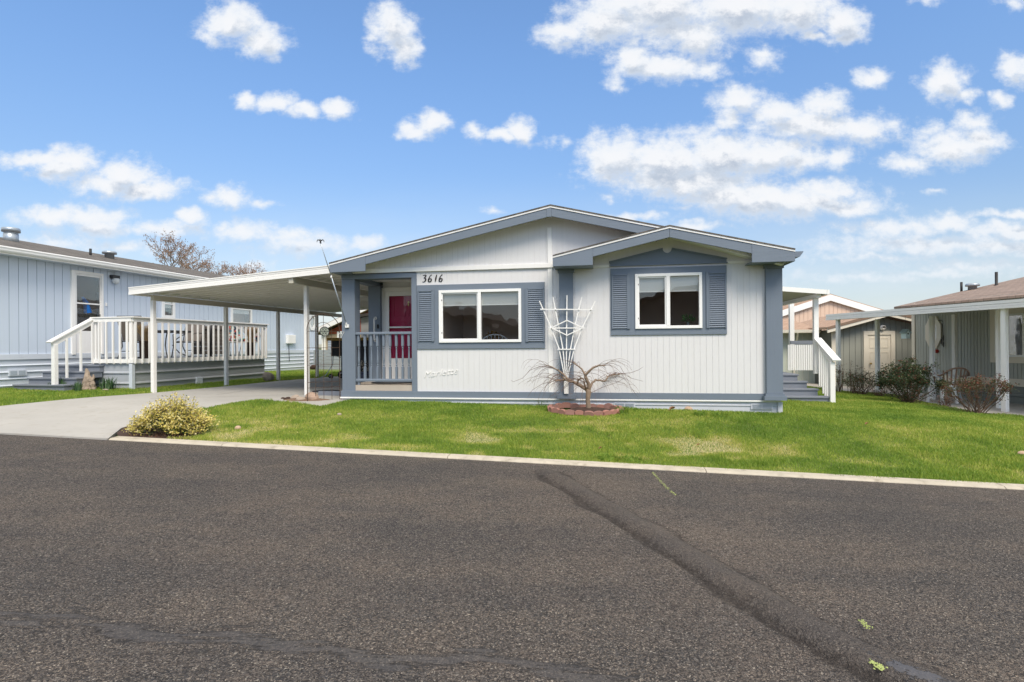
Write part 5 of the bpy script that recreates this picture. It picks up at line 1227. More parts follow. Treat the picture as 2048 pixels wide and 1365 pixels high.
for s in (-1,1): m=MB(); m.tube([(s*.24,-.25,0),(s*.24,.2,.5)],.014,6); m.tube([(s*.24,.28,0),(s*.24,-.2,.42)],.014,6); m.build('leg',DARKM,t,True)
pq=at(727,700,12.3); t=thing('planter_box',(pq.x,pq.y,float(gz(pq.x,pq.y))+.02),H.a,'dark blue square planter with pale dried flowers behind the porch railing','planter')
m=MB(); m.slab([(-.14,-.14),(.14,-.14),(.14,.14),(-.14,.14)],0,.42); m.slab([(-.16,-.16),(.16,-.16),(.16,.16),(-.16,.16)],.421,.45); m.build('box',pmat('navy_glaze',(.012,.018,.05),.3,.1,4,0,spec=.6),t,bev=.01)
P,D_=leafball(160,(0,0,.55),(.15,.15,.12)); leaves('flowers',P,D_,.045,.03,leafmat('dried_flowers',[(0,(.10,.09,.05)),(.5,(.3,.26,.2)),(1,(.5,.42,.36))]),rng.random(160),t)
# cart under the carport
c=G(690,757); t=thing('garden_cart',c,C.a+.12,'black wheeled cart with a yellow brown top parked under the carport','cart')
s=c.y/13.5
m=MB(); m.box(-.30*s,-.45,.92*s,.75*s,.45,.99*s); m.build('top',pmat('yellow_brown_wood',(.36,.22,.05),.6,.2,8,.2),t,bev=.01)
m=MB(); m.box(-.22*s,-.38,.55*s,.68*s,.38,.918*s); m.box(-.24*s,-.40,.74*s,.7*s,.40,.76*s); m.box(.1*s,-.34,.28*s,.66*s,.34,.548*s); m.build('body',BLACK,t,bev=.01)
m=MB(); m.tube([(.02*s,-.3,.92*s),(.02*s,-.3,.14*s)],.022,8); m.tube([(-.18*s,-.3,.8*s),(-.2*s,-.32,.35*s),(-.35*s,-.42,.08*s),(-.5*s,-.45,.03)],.012,6); m.tube([(.02*s,-.3,.5*s),(-.25*s,-.34,.62*s)],.012,6); m.build('frame',GALV,t,True)
for (x,y,r,w) in [(.02*s,-.3,.10*s,.04),(-.24*s,-.34,.06*s,.03),(.62*s,-.40,.34*s,.14),(.62*s,.40,.34*s,.14)]:
    m=MB(); m.lathe([(r*.6,-w/2),(r*.95,-w/2),(r,-w/4),(r,w/4),(r*.95,w/2),(r*.6,w/2)],(x,y,r),20,'y'); wq=m.build('wheel',TYRE,t,True); m=MB(); m.lathe([(r*.3,-w/2-.01),(r*.55,-w/2-.004),(r*.55,w/2),(r*.3,w/2+.01)],(x,y,r),14,'y'); m.build('rim',GALV,wq,True)
# white siding shed at the far end of the carport
sA=C.hit(720,700,9.2); t=thing('storage_shed',(C.o[0],C.o[1],0),C.a,'white sided storage shed at the far end of the carport','shed')
sx0=C.hit(722,690,8.2)[0]; sx1=sx0+2.6; szt=C.hit(722,636,8.2)[1]; szb=-.1
mb=MB(); bk=MB(); siding(mb,bk,sx0,sx1,szb,lambda u:szt+.12*(u-sx0),.203,[],8.2); mb.build('wall',WHITE,t); bk.box(sx0,8.23,szb,sx0+.04,11,szt); bk.build('side_wall',WHITE,t)
m=MB(); m.prism([(sx0-.2,szt-.02),(sx1,szt+.32),(sx1,szt+.42),(sx0-.2,szt+.08)],8.0,11.2); m.build('roof',pmat('dark_fascia',(.06,.055,.05),.7,.1,3,0),t)
# ================================================================== TAN AND RED HOUSE FAR BEHIND THE CARPORT
FB=Frame(*at(660,700,31)[:2],math.radians(-6)); f=FB.hit
t=thing('far_house',(FB.o[0],FB.o[1],0),FB.a,'tan house with red gable and brown roof seen beyond the carport','house')
TAN=pmat('tan_wall',(.42,.33,.22),.7,.05,1,.1); REDW=pmat('red_gable_boards',(.36,.085,.04),.7,.1,1.5,.3,30,(.1,1,1))
xl=f(636,690)[0]; ze=f(650,668)[1]; zbm=f(660,702)[1]; pk=f(760,612); sl=(pk[1]-ze)/(pk[0]-xl); xr=2*pk[0]-xl
m=MB(); m.box(xl+.3,0,zbm-2.2,xr,8,ze); m.build('wall',TAN,t); m=MB(); m.prism([(xl+.3,ze),(xr,ze),pk],.03,.10); m.prism([(xl+.3,ze-.02),(xr,ze-.02),(xr,ze+.12),(xl+.3,ze+.12)],-.03,.02); m.build('gable',REDW,t)
m=MB(); m.prism([(xl-.2,ze-.12),pk,(pk[0],pk[1]+.3),(xl-.2,ze+.12)],-.5,-.42); m.build('fascia',TRIMW,t)
m=MB(); m.prism([(xl-.2,ze-.05),pk,(xr,ze),(xr,ze+.1),(pk[0],pk[1]+.36),(xl-.2,ze+.16)],-.41,9); m.build('roof',SHB,t)
a,b,c_,d=f(675,684)[0],f(680,682)[1],f(686,684)[0]+.5,f(680,663)[1]; m=MB(); m.box(a,-.06,b,c_,.01,d); wq=m.build('window',VINYL,t); m=MB(); m.box(a+.15,-.075,b+.15,c_-.15,-.061,d-.15); m.build('pane',GLASS,wq)
m=MB(); x=f(645,690)[0]; m.box(x,-.12,zbm-2,x+.22,0,ze); m.build('downpipe',TRIMW,t); m=MB(); m.lathe([(.08,0),(.08,1.0)],(xl+2.4,3.,ze+.8),8); m.build('vent_pipe',BLACK,t)
m=MB(); m.box(xl-6,4,zbm-2,xl+.3,4.1,ze+1.2)
wc=at(672,690,26); t=thing('air_conditioner',(wc.x,wc.y,float(gz(wc.x,wc.y))),0,'grey box air conditioner standing in front of the tan house','air conditioner')
h_=at(672,682,26).z-wc.z+ (wc.z-float(gz(wc.x,wc.y))); m=MB(); m.box(-.30,-.3,.3,.55,.3,h_); m.build('cabinet',GALV,t,bev=.02); m=MB(); k=.4
while k<h_-.1: m.box(-.28,-.32,k,.53,-.301,k+.03); k+=.08
m.build('grille',LBSK,t)
wc=at(648,702,24); t=thing('skirting_wall',(wc.x,wc.y,float(gz(wc.x,wc.y))),0,'low grey boarded enclosure below the tan house','enclosure')
h_=at(648,700,24).z-float(gz(wc.x,wc.y)); m=MB()
for k in range(6): m.box(-.45,-.02+.006*(k%2),h_*k/6,1.6,.3,h_*(k+1)/6-.01)
m.build('boards',pmat('grey_boards',(.30,.33,.35),.6,.08,2,.1),t)
# row of small rocks by the far turf edge
for i,(px,py,lb) in enumerate([(640,739,'reddish stone left of the dark cart'),(652,737,'small tan stone behind the wire trellis'),(628,740,'dark stone near the fourth carport post')]): rock(px,py,(.22,.15,.12),40+i,[BRICK,TANROCK,MULCH][i],lb)
# ================================================================== FAN TRELLIS
vt=-.17; q=lambda x,y,v=vt:hp(x,y,v)
zt_b=q(1132,787)[1]; tz=thing('fan_trellis',H.w(q(1132,787)[0],vt,zt_b),H.a,'white wooden fan trellis against the blue pilaster','trellis'); O=(q(1132,787)[0],vt,zt_b)
def L3(x,y,v=vt): a=q(x,y,v); return (a[0]-O[0],v-O[1],a[1]-O[2])
m=MB(); a=L3(1128,762); b=L3(1137,788); m.box(a[0],-.02,b[2],b[0],.02,a[2]); m.build('stake',TRIMW,tz,bev=.003)
for pts in [[(1079,602.5),(1102.5,656),(1118,697),(1127,742),(1130,765)],[(1106,594.5),(1118,656),(1126,699),(1130,742),(1131,765)],[(1134,591),(1133.5,640),(1133,699),(1132.5,742),(1132.5,765)],[(1163.5,594.5),(1149,656),(1141,699),(1135,742),(1134,765)],[(1190.5,602.5),(1164.5,656),(1148,699),(1138,742),(1135,765)]]:
    m=MB(); P=[L3(*p) for p in pts]
    for i in range(len(P)-1): m.bar(P[i],Vector(P[i+1])+(Vector(P[i+1])-Vector(P[i]))*.02,.018,.018,(0,1,0))
    m.build('spoke',TRIMW,tz)
for a,b in [((1080.5,619),(1186.5,619.5)),((1099,656.5),(1169,656.5)),((1115,699),(1151,699))]:
    m=MB(); m.bar(L3(*a,vt-.02),L3(*b,vt-.02),.018,.018,(0,1,0)); m.build('crossbar',TRIMW,tz)
m=MB()
for a,b in [((1103,656),(1134,641)),((1134,641),(1166,656)),((1166,656),(1134,671)),((1134,671),(1103,656))]: m.bar(L3(*a,vt-.035),L3(*b,vt-.035),.018,.014,(0,1,0))
m.build('diamond',TRIMW,tz)
# ================================================================== WEEPING TREE AND BRICK RING
TY=TREEC.y; wt=thing('weeping_tree',TREEC,0,'small bare weeping tree with drooping twigs inside the brick ring','tree')
def tp(px,py,dy=0.): p=at(px,py,TY+dy); return p-TREEC
tr=MB(); br=MB(); tw=MB()
tr.tube(cr([(p.x,p.z) for p in [tp(1177,829),tp(1177,812),tp(1176,797),tp(1177,783)]],3)and[tp(1177.5,830),tp(1177,815),tp(1175.5,800),tp(1177,783),tp(1178,779)],[.052,.043,.038,.044,.030],10)
limbs=[([(1177,785,0),(1170,777,.02),(1155,769,.05),(1148,765,.06),(1136,759,.05),(1122,761.5,0),(1110,762,-.08)],.036,.012),
([(1136,759,.05),(1127,749,.1),(1116,741,.15),(1105,735,.15),(1092,731,.12)],.018,.007),
([(1178,781,0),(1178,771,-.02),(1172,758,-.04),(1171,750,-.05),(1180,741,-.08),(1190,734,-.1),(1198,731,-.12),(1211,731.5,-.15)],.034,.010),
([(1171,752,-.05),(1166,742,.05),(1157,733,.12),(1147,726,.2)],.018,.008),
([(1180,776,0),(1184,767,.1),(1191,760.5,.2),(1200,761,.25),(1210,763,.3),(1215,755,.35),(1224,750,.38),(1240,748,.4)],.022,.006),
([(1155,769,.05),(1156,760,-.1),(1163,757,-.15),(1168,759,-.2)],.014,.007),([(1173,779,0),(1169,770,-.1),(1168,764,-.15)],.02,.009),
([(1148,765,.06),(1140,764,-.1),(1130,760,-.2),(1122,752,-.3)],.014,.006)]
tips=[]
for pts,r0,r1 in limbs:
    P=[tp(a,b,c) for a,b,c in pts]; Q=[]
    for i in range(len(P)-1):
        for k in range(3): Q.append(P[i].lerp(P[i+1],k/3)+Vector((random.gauss(0,.003),random.gauss(0,.006),random.gauss(0,.003))))
    Q.append(P[-1]); n=len(Q); br.tube(Q,[r0+(r1-r0)*i/(n-1)*random.uniform(.9,1.1) if i else r0 for i in range(n)],8); tips.append((Q,r0,r1))
    for k in range(3):
        p=random.choice(Q[1:]); br.tube([p,p+Vector((random.gauss(0,.02),random.gauss(0,.02),random.uniform(.0,.035)))],[.011,.006],5)
def droop(m,p,az,l,up,sp,r=.0032,sub=True):
    P=[Vector(p)]; d=Vector((math.cos(az),math.sin(az),up)).normalized(); n=11; s=l/n
    for i in range(n):
        d=(d+Vector((random.gauss(0,.08),random.gauss(0,.08),-sp*(.6+.8*i/n)+random.gauss(0,.05)))).normalized(); P.append(P[-1]+d*s)
        if P[-1].z<.08: break
    m.tube(P,[r*(1-.65*i/(len(P)-1)) for i in range(len(P))],4,False)
    if sub:
        for k in range(random.choice((0,1,1,2))):
            i=random.randrange(2,len(P)-1) if len(P)>3 else 0
            droop(m,P[i],az+random.gauss(0,.8),l*random.uniform(.3,.55),random.uniform(-.1,.5),sp,r*.6,False)
for Q,r0,r1 in tips:
    k0=len(Q)//3
    for j in range(17 if r0>.02 else 11):
        i=random.randrange(k0,len(Q)); p=Q[i]; out=math.atan2((p.y)*.9,p.x)
        droop(tw,p,out+random.gauss(0,.75),random.uniform(.22,.78),random.uniform(.1,.95),random.uniform(.13,.30))
# the long outliers
for a in [[(1105,735),(1080,733),(1060,741),(1045,757),(1027,764),(1022,761)],[(1240,748),(1262,746),(1278,740),(1286,734)],[(1200,731),(1225,727),(1240,733),(1250,750),(1262,775),(1275,794)],[(1228,750),(1248,748),(1262,757),(1286,763)],[(1110,762),(1085,768),(1065,780),(1055,795)],[(1182,786),(1205,775),(1235,765),(1248,757)]]:
    P=[tp(x,y,.1*random.gauss(0,1)) for x,y in a]; Q=[]
    for i in range(len(P)-1):
        for k in range(3): Q.append(P[i].lerp(P[i+1],k/3))
    Q.append(P[-1]); tw.tube(Q,[.0042*(1-.6*i/len(Q)) for i in range(len(Q))],4,False)
tr.build('trunk',BARK,wt,True); br.build('limbs',BARK,wt,True); tw.build('twigs',TWIG,wt)
# ring of scalloped bricks
m=MB(); m.rock((0,0,0),(.56,.30,.09),77); o=m.build('ring_soil',MULCH); o.location=(ringc.x,ringc.y,TREEC.z-.0); tag(o,'dark mulch mound inside the brick ring','soil')
def scallop(w=.145,h=.10,d=.065):
    m=MB(); P=[(-w/2,0),(w/2,0),(w/2,h*.62)]+[(w/2*math.cos(a),h*.62+h*.38*math.sin(a)) for a in np.linspace(.3,math.pi-.3,7)]+[(-w/2,h*.62)]
    m.prism(P,-d/2,d/2); return m.mesh('edging_brick',BRICK)
bm_=scallop(); N=24
where=['front','front','right','right','rear','rear','left','left']
for i in range(N):
    a=2*math.pi*i/N; rx_,ry_=.60,.35; x=ringc.x+rx_*math.cos(a); y=ringc.y+ry_*math.sin(a)
    o=bpy.data.objects.new('edging_brick',bm_); COL.objects.link(o); o.location=(x,y,float(gz(x,y))+.02+random.uniform(-.012,.012))
    o.rotation_euler=(random.gauss(0,.10),random.gauss(0,.06),math.atan2(ry_*math.cos(a),-rx_*math.sin(a))+random.gauss(0,.08))
    o.scale=(random.uniform(.85,1.12),random.uniform(.85,1.1),random.uniform(.7,.98))
    side='rear row of the ring, behind the trunk' if a<math.pi and a>0.3 and a<2.85 else ('front row of the ring, nearest the lawn' if 3.5<a<5.9 else ('right end of the ring' if a<.4 or a>5.8 else 'left end of the ring'))
    tag(o,'red scalloped edging brick in the '+side,'brick','scalloped edging bricks round the weeping tree')
for px,py,lb in [(1150,826,'loose tan stone inside the brick ring at the left'),(1160,828,'small reddish stone against the front bricks left of the trunk')]: rock(px,py,(.06,.05,.04),int(px),TANROCK,lb)
def deadleaf(px,py,s,lb):
    c=G(px,py); m=MB(); P=[]; n=10
    for k in range(n): a=2*math.pi*k/n; r=s*(1 if k%2 else .55); P.append((r*math.cos(a),r*math.sin(a)*.6,s*.35+s*.5*math.sin(a*1.5)))
    m.add([(0,0,s*.25)]+P,[(0,1+k,1+(k+1)%n) for k in range(n)]); o=m.build('dry_leaf',DEADL); o.location=(c.x,c.y,c.z+.045); tag(o,lb,'leaf')
for px,py,s,lb in [(1343,826,.075,'large curled brown leaf against the skirting'),(1200,905,.03,'brown leaf in the dry grass near the kerb'),(1396,898,.028,'small brown leaf on the yellow patch right of the kerb weeds'),(1733,855,.035,'reddish brown leaf in the lawn on the right side'),(1114,868,.022,'pale brown leaf in the lawn in front of the brick ring'),(1236,832,.03,'leaf at the right end of the brick ring'),(985,858,.02,'tiny brown leaf in the lawn below the left window')]: deadleaf(px,py,s,lb)
# ================================================================== VARIEGATED SHRUB
EUO=leafmat('variegated_leaves',[(0,(.03,.08,.03)),(.26,(.07,.15,.05)),(.40,(.45,.40,.09)),(.66,(.74,.62,.17)),(1,(.90,.82,.44))],.4,.3)
bc=BUSHC+Vector((-.02,.14,0)); sh=thing('variegated_shrub',bc,0,'low yellow and green variegated shrub at the driveway corner','shrub')
sm=MB(); P=[];Dv=[];T=[]
R=random.Random(5); Wd=.60; Hd=.44
for i in range(430):
    a=R.uniform(0,6.28); rr=math.sqrt(R.random()); x=Wd*rr*math.cos(a); y=.42*rr*math.sin(a)
    hmax=Hd*math.sqrt(max(0,1-rr**2.2))*(.80+.35*vnoise(np.array([x*1.+5]),np.array([y+3.]),.14,5)[0]+.16*math.exp(-((x+.02)/.2)**2))
    hmax=max(hmax,.08); zt=hmax*(R.uniform(.62,1.05) if R.random()<.85 else R.uniform(1.05,1.28)); tip=Vector((x,y,zt)); b0=Vector((x*.25,y*.25,0)); mid=b0.lerp(tip,.6)+Vector((0,0,.02))
    sm.tube([b0,mid,tip],[.004,.003,.0015],4,False)
    nl=R.randint(16,26); yel=R.random()
    for k in range(nl):
        t=.45+.58*k/nl; p=(b0.lerp(mid,t/.6) if t<.6 else mid.lerp(tip,(t-.6)/.4)); p=p+Vector((R.gauss(0,.022),R.gauss(0,.022),R.gauss(0,.016)))
        P.append(p); d=Vector((R.gauss(0,1),R.gauss(0,1),R.gauss(.6,.6))).normalized(); Dv.append(d)
        hi=min(1,max(0,(t-.5)/.45)); T.append(min(1,max(0,(.08+.62*hi*(.55+.6*yel)+R.gauss(.1,.16)))))
leaves('foliage',np.array([tuple(p) for p in P]),np.array([tuple(p) for p in Dv]),rng.uniform(.026,.046,len(P)),rng.uniform(.014,.022,len(P)),EUO,np.array(T),sh,.5)
sm.build('stems',BARK,sh)
c0=kerbpt(KXH+.12,.16); MP=[kerbpt(KXH+.03,.15),kerbpt(KXH+1.0,.15),kerbpt(KXH+.9,.6)+Vector((0,0,0)),kerbpt(KXH+.55,.9),G(300,846),G(262,852),dr_[1]+Vector((.02,0,0)),(dr_[0]+dr_[1])/2+Vector((.02,.0,0))]
o=drape('shrub_bed',MP,MULCH,.022,.15); tag(o,kind='structure')
mP=rng.uniform(0,1,(260,2)); mx=KXH+.15+mP[:,0]*.7; mz=KY+KM*mx+.2+mP[:,1]*.35; 
o=leaves('leaf_litter',np.stack([mx,mz,gz(mx,mz)+.035],1),rng.normal(0,1,(260,3))*np.array([1,1,.2]),.03,.018,leafmat('litter',[(0,(.07,.035,.025)),(.7,(.16,.08,.05)),(1,(.35,.28,.18))]),rng.random(260)); tag(o,'brown leaf litter under the variegated shrub','leaf litter',kind='stuff')
# ================================================================== SIDE PORCH ON THE RIGHT OF THE MAIN HOUSE
b0=G(1568,808); b1=G(1660,808); SP=Frame(b1.x,b1.y,H.a)      # origin: right front foot of the stairs, v away from the street
sp=thing('side_porch',(b1.x,b1.y,0),H.a,'grey stepped side porch with white railing and awning on the right of the white house','porch')
q=SP.hit; wl=SP.loc(H.w(ur,1.2))[0]; gz0=SP.g(0,0)
zd=q(1620,748,1.0)[1]; rise_=(zd-gz0)/4
for i in range(4):
    z1=gz0+rise_*(i+1); v0=.26*i; ur_=[.02,-.12,-.25,-.36][i]
    m=MB(); m.box(wl,v0+.025,z1-rise_-.05,ur_-.02,v0+.27,z1-.035); m.box(wl,v0,z1-.035,ur_,v0+.30,z1); m.build('step',DECKG,sp,bev=.005)
m=MB(); v=.26*3+.29
while v<4.6: m.box(wl,v,zd-.03,-.34,v+.135,zd-.0005); v+=.141
m.build('deck_floor',DECKG,sp)
m=MB(); m.box(-.36,1.05,gz0-.3,-.34,4.6,zd-.03); m.build('side_skirting',SAGE,sp)
# railings
zr=q(1632,679,1.0)[1]; zrn=q(1676,722,-.02)[1]
px_=q(1632,700,1.0)[0]
m=MB(); ztp=q(1632,597,1.0)[1]; m.box(px_-.05,.96,zd,px_+.05,1.06,ztp); m.build('roof_post',TRIMW,sp,bev=.004)
pf=q(1583,640,4.2)[0]; m=MB(); m.box(pf-.06,4.15,zd,pf+.06,4.27,q(1583,606,4.2)[1]); m.build('roof_post',TRIMW,sp,bev=.004)
nx_=q(1665,760,-.02)[0]; m=MB(); m.box(nx_-.05,-.04,gz0-.05,nx_+.05,.06,zrn-.03); m.build('newel_post',TRIMW,sp,bev=.004)
m=MB(); m.bar((px_+.03,1.0,zr+.02),(nx_+.06,-.10,zrn+.005),.16,.035); m.bar((px_+.03,1.0,zr-.05),(nx_,-.02,zrn-.06),.04,.08); m.build('stair_handrail',TRIMW,sp,bev=.004)
for k in range(7):
    t=(k+.6)/7.2; x=px_+.05+(nx_-px_-.05)*t; v=1.0-1.0*t; z1=zr-.07+(zrn-zr)*t; z0=gz0+rise_*max(0,(3-int(t*4)))+.02
    m=MB(); m.box(x-.018,v-.018,max(gz0,z0-.15),x+.018,v+.018,z1); m.build('stair_baluster',TRIMW,sp)
m=MB(); zrr=q(1600,682,2.6)[1]; m.box(pf+.07,2.55,zrr-.09,px_-.06,2.60,zrr); m.build('top_rail',DECKG,sp,bev=.003)
rr=[]
me=MB().box(-.02,-.012,0,.02,.012,zrr-.09-zd-.02).mesh('baluster',TRIMW)
n=14
for i in range(n):
    o=bpy.data.objects.new('baluster',me); COL.objects.link(o); o.parent=sp; o.location=(pf+.1+(px_-pf-.2)*i/(n-1),2.575,zd+.01)
m=MB(); m.box(px_-.3,2.6,zd,px_-.28,4.2,zrr); 
# awning roof
zr0=q(1645,586,.75)[1]; m=MB(); ux=q(1653,590,.7)[0]
m.prism([(wl,zr0+.22),(ux,zr0+.035),(ux,zr0-.0),(wl,zr0+.18)],.7,4.7); m.build('awning_roof',CEIL,sp)
m=MB(); m.prism([(wl,zr0+.26),(ux,zr0+.06),(ux,zr0-.04),(wl,zr0+.15)],.67,.698); m.build('awning_fascia',METALW,sp)
m=MB(); m.box(ux,.66,zr0-.05,ux+.05,4.7,zr0+.055); m.build('awning_gutter',METALW,sp)
m=MB(); m.box(px_-.045,.8,ztp,px_+.045,4.5,ztp+.09); m.build('awning_beam',METALW,sp)
m=MB(); k=.75
while k<4.6: m.prism([(wl,zr0+.15),(ux-.03,zr0-.025),(ux-.03,zr0-.001),(wl,zr0+.179)],k,k+.04); k+=.2
m.build('awning_rib',CEIL,sp,label='parallel ribs under the small awning roof')
c=SP.w(wl+.9,1.9); t=thing('garden_chair',(c.x,c.y,zd),H.a+1.7,'white slatted chair on the side porch behind the right pilaster','chair')
m=MB(); m.box(-.26,-.25,.38,.26,.25,.42); m.build('seat',TRIMW,t); m=MB()
for k in range(5): m.box(-.26,.22+.012*k,.46+k*.1,.26,.24+.012*k,.52+k*.1)
m.build('backrest',TRIMW,t)
for sx in (-1,1):
    for sy in (-1,1): m=MB(); m.box(sx*.23-.02,sy*.22-.02,0,sx*.23+.02,sy*.22+.02,.38); m.build('leg',TRIMW,t)
# ================================================================== RIGHT PATIO COVER
rp=[G(x,y) for x,y in [(2010,825.4),(1865,800.5),(1755.5,788.6),(1677,784.6)]]
dv=rp[3]-rp[0]; PC=Frame(rp[0].x,rp[0].y,math.atan2(dv.y,dv.x)-math.pi/2)
zt=[at(x,y,p.y).z for (x,y),p in zip([(2010,618),(1862,629.5),(1755,638),(1677,643.8)],rp)]; ztm=sum(zt)/4
pc=thing('patio_cover',(rp[0].x,rp[0].y,0),PC.a,'long white metal patio cover on posts along the grey green house','patio cover')
LP=math.hypot(dv.x,dv.y)
for i,p in enumerate(rp):
    lu,lv=PC.loc(p); m=MB(); chan_post(m,lu,lv,p.z-.05,ztm,.09); m.build('post',METALW,pc,bev=.003)
bl=PC.hit(1662,640,0)
m=MB()
for (a,b,d) in [(0,.05,.0),(.057,.10,.012),(.107,.17,.006)]: m.box(-.13+d,-3.2,ztm+a,-.04,LP+.35,ztm+b)
m.box(-.10,-3.2,ztm+.001,-.03,LP+.34,ztm+.165); m.build('front_gutter',METALW,pc)
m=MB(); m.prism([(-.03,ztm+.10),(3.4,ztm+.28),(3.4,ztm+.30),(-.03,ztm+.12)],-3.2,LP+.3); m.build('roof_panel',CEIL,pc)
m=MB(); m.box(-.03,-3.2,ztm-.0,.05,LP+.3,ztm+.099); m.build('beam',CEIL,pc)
# inner post of the neighbour cover
ip=at(1912,700,14.9); lu,lv=PC.loc(ip)
for (px,yy) in [(1909,15.6)]:
    p=at(px,700,yy); lu,lv=PC.loc(p); m=MB(); chan_post(m,lu,lv,float(gz(p.x,p.y))-.05,ztm+.1,.09); m.build('post',METALW,pc,label='inner post standing close to the grey green wall')
p=at(1997,700,12.3); lu,lv=PC.loc(p); m=MB(); m.box(lu-.04,lv-.03,PC.g(lu,lv),lu+.04,lv+.03,ztm+.05); m.build('post',METALW,pc,label='inner post just left of the nearest post')
# ================================================================== RIGHT NEIGHBOUR HOUSE
RNf=Frame(14.0,13.0,math.radians(-90)+.06)
Wz=14.; x_=at(1024+1000,700,14.3)
RN=Frame(x_.x,x_.y,math.radians(-90)-(-.07)); q=RN.hit
rn=thing('mobile_home',(RN.o[0],RN.o[1],0),RN.a,'grey green manufactured home with reddish brown roof at the right edge','house')
ua=q(1826,690)[0]; ub=3.5; zsk=q(1985,757)[1]; zee=1.0+CH+.05
wn=(q(1982,660)[0],q(2040,727)[1]-.0,q(2062,690)[0],q(2020,616)[1])
oc=q(1868.5,656); ow=(q(1853,656)[0],q(1868,697)[1],q(1884,656)[0],q(1868,634)[1])
zo0=q(1868,697)[1]; zo1=q(1868,633)[1]
gw=(wn[0]+.16,wn[1]+.16,wn[2]-.12,wn[3]-.16)
mb=MB(); bk=MB(); siding(mb,bk,ua,ub,zsk,zee+.2,.102,[gw],0,gap=.012,dep=.009); mb.build('wall',SAGE,rn)
bk.box(ua,.05,-1,ua+.03,8,zee+.2); bk.build('sheathing',pmat('sage_groove',(.11,.12,.11),.7,.05,2,0),rn)
m=MB(); m.box(ua-.02,-.03,zsk-.35,ua+.10,-.0,zee+.2); m.build('corner_trim',CREAM,rn); m=MB(); m.box(ua,-.035,zsk-.17,ub,.02,zsk+.02); m.build('base_trim',CREAM,rn)
m=MB(); horiz_skirt(m,ua,ub,zsk-.17,zsk-1.0,.0,3); m.build('skirting',pmat('sage_skirting',(.22,.235,.215),.6,.06,2,.1),rn)
m=MB(); a,b,c_,d=wn; A_=gw
for bb in [(a,b,A_[0],d),(A_[2],b,c_,d),(A_[0],b,A_[2],A_[1]),(A_[0],A_[3],A_[2],d)]: m.box(bb[0],-.035,bb[1],bb[2],.004,bb[3])
m.build('window_surround',CREAM,rn,bev=.004)
m=MB(); a,b,c_,d=A_; w=.05
mid=(a+c_)/2-.12
for bb in [(a,b,a+w,d),(c_-w,b,c_,d),(a+w,b,c_-w,b+w),(a+w,d-w,c_-w,d),(mid-.03,b+w,mid+.03,d-w)]: m.box(bb[0],-.055,bb[1],bb[2],.02,bb[3])
fr=m.build('window',VINYL,rn,bev=.003); m=MB(); m.box(a+w,-.01,b+w,c_-w,-.006,d-w); m.build('pane',GLASS,fr)
m=MB(); k=b+w+.02
while k<d-w: m.prism_y([(.03,k),(.05,k+.02),(.051,k+.018),(.031,k-.002)],a+w,c_-w); k+=.034
m.build('blind',pmat('dark_blind',(.10,.10,.10),.5,.05,3,0),fr); m=MB(); m.box(a,.2,b,c_,.22,d); m.build('room',BLACK,fr)
cx,cz=(ow[0]+ow[2])/2,(zo0+zo1)/2; rx,rz=(ow[2]-ow[0])/2,(zo1-zo0)/2
m=MB(); ring(m,octa(cx,cz,rx,rz),octa(cx,cz,rx-.15,rz-.13),-.045,.0); fr=m.build('octagonal_window',CREAM,rn,bev=.003)
m=MB(); ring(m,octa(cx,cz,rx-.151,rz-.131),octa(cx,cz,rx-.2,rz-.18),-.03,-.001); m.build('sash',VINYL,fr); m=MB(); m.prism(octa(cx,cz,rx-.2,rz-.18),-.012,-.008); m.build('pane',GLASS,fr); m=MB(); m.prism(octa(cx,cz,rx-.19,rz-.17),-.006,-.002); m.build('room',GALV,fr)
# roof: eave on this side, ridge further right
rw,ris=4.2,.98; eo=-.35
m=MB(); m.prism_y([(eo,zee+.12),(rw,zee+.12+ris),(2*rw,zee+.12),(2*rw,zee+.06),(rw,zee+.06+ris),(eo,zee+.06)],ua-.35,ub+.4)
ro=m.build('roof',SHB,rn); m=MB(); m.prism_y([(eo,zee+.059),(rw,zee+.059+ris),(2*rw,zee+.059),(2*rw,zee-.08),(rw,zee-.08+ris),(eo,zee-.08)],ua-.34,ua-.31); m.build('rake_board',CREAM,ro)
m=MB(); m.prism_y([(0.02,zee-.1),(rw,zee+ris-.1),(2*rw-.3,zee-.1)],ua,ua+.03); m.build('gable_wall',SAGE,rn)
def rnroof(px,v,fn,name,mat):
    u=q(px,600,v)[0]; z=zee+.12+ris*(v-eo)/(rw-eo); m=MB(); fn(m,u,v,z); m.build(name,mat,rn,True)
rnroof(1923,2.0,lambda m,u,v,z:m.lathe([(.035,-.1),(.035,.30)],(u,v,z),10),'vent_pipe',BLACK)
rnroof(1945,2.2,lambda m,u,v,z:m.lathe([(.12,-.1),(.12,.10),(.19,.10),(.19,.16),(.15,.19)],(u,v,z),18),'roof_vent',GALV)
rnroof(1993,2.6,lambda m,u,v,z:m.lathe([(.10,-.03),(.04,.02),(.04,.42)],(u,v,z),10),'vent_pipe',BLACK)
o=MB(); l=q(1874,703,-.02); o.lathe([(.01,-.06),(.05,-.03),(.06,.0),(.05,.03),(.01,.06)],(0,0,0),10,'y'); oo_=o.build('wall_ornament',pmat('red_ornament',(.35,.03,.02),.5,.2,8,0)); oo_.location=RN.w(l[0],-.03,l[1]); tag(oo_,'small red round ornament on the wall below the octagonal window','ornament')
l=q(1874,665,-.10); o=MB(); o.tube([(0,0,.35),(.02,-.10,.36),(.02,-.12,.30)],.010,6)
for k in range(5): o.tube([(.02,-.12,.30),(.02+.03*math.cos(k*1.25),-.12+.03*math.sin(k*1.25),-.10-.05*k)],.003,3); o.tube([(.02+.03*math.cos(k*1.25),-.12+.03*math.sin(k*1.25),-.10-.05*k),(.02+.03*math.cos(k*1.25),-.12+.03*math.sin(k*1.25),-.25-.05*k)],.011,6)
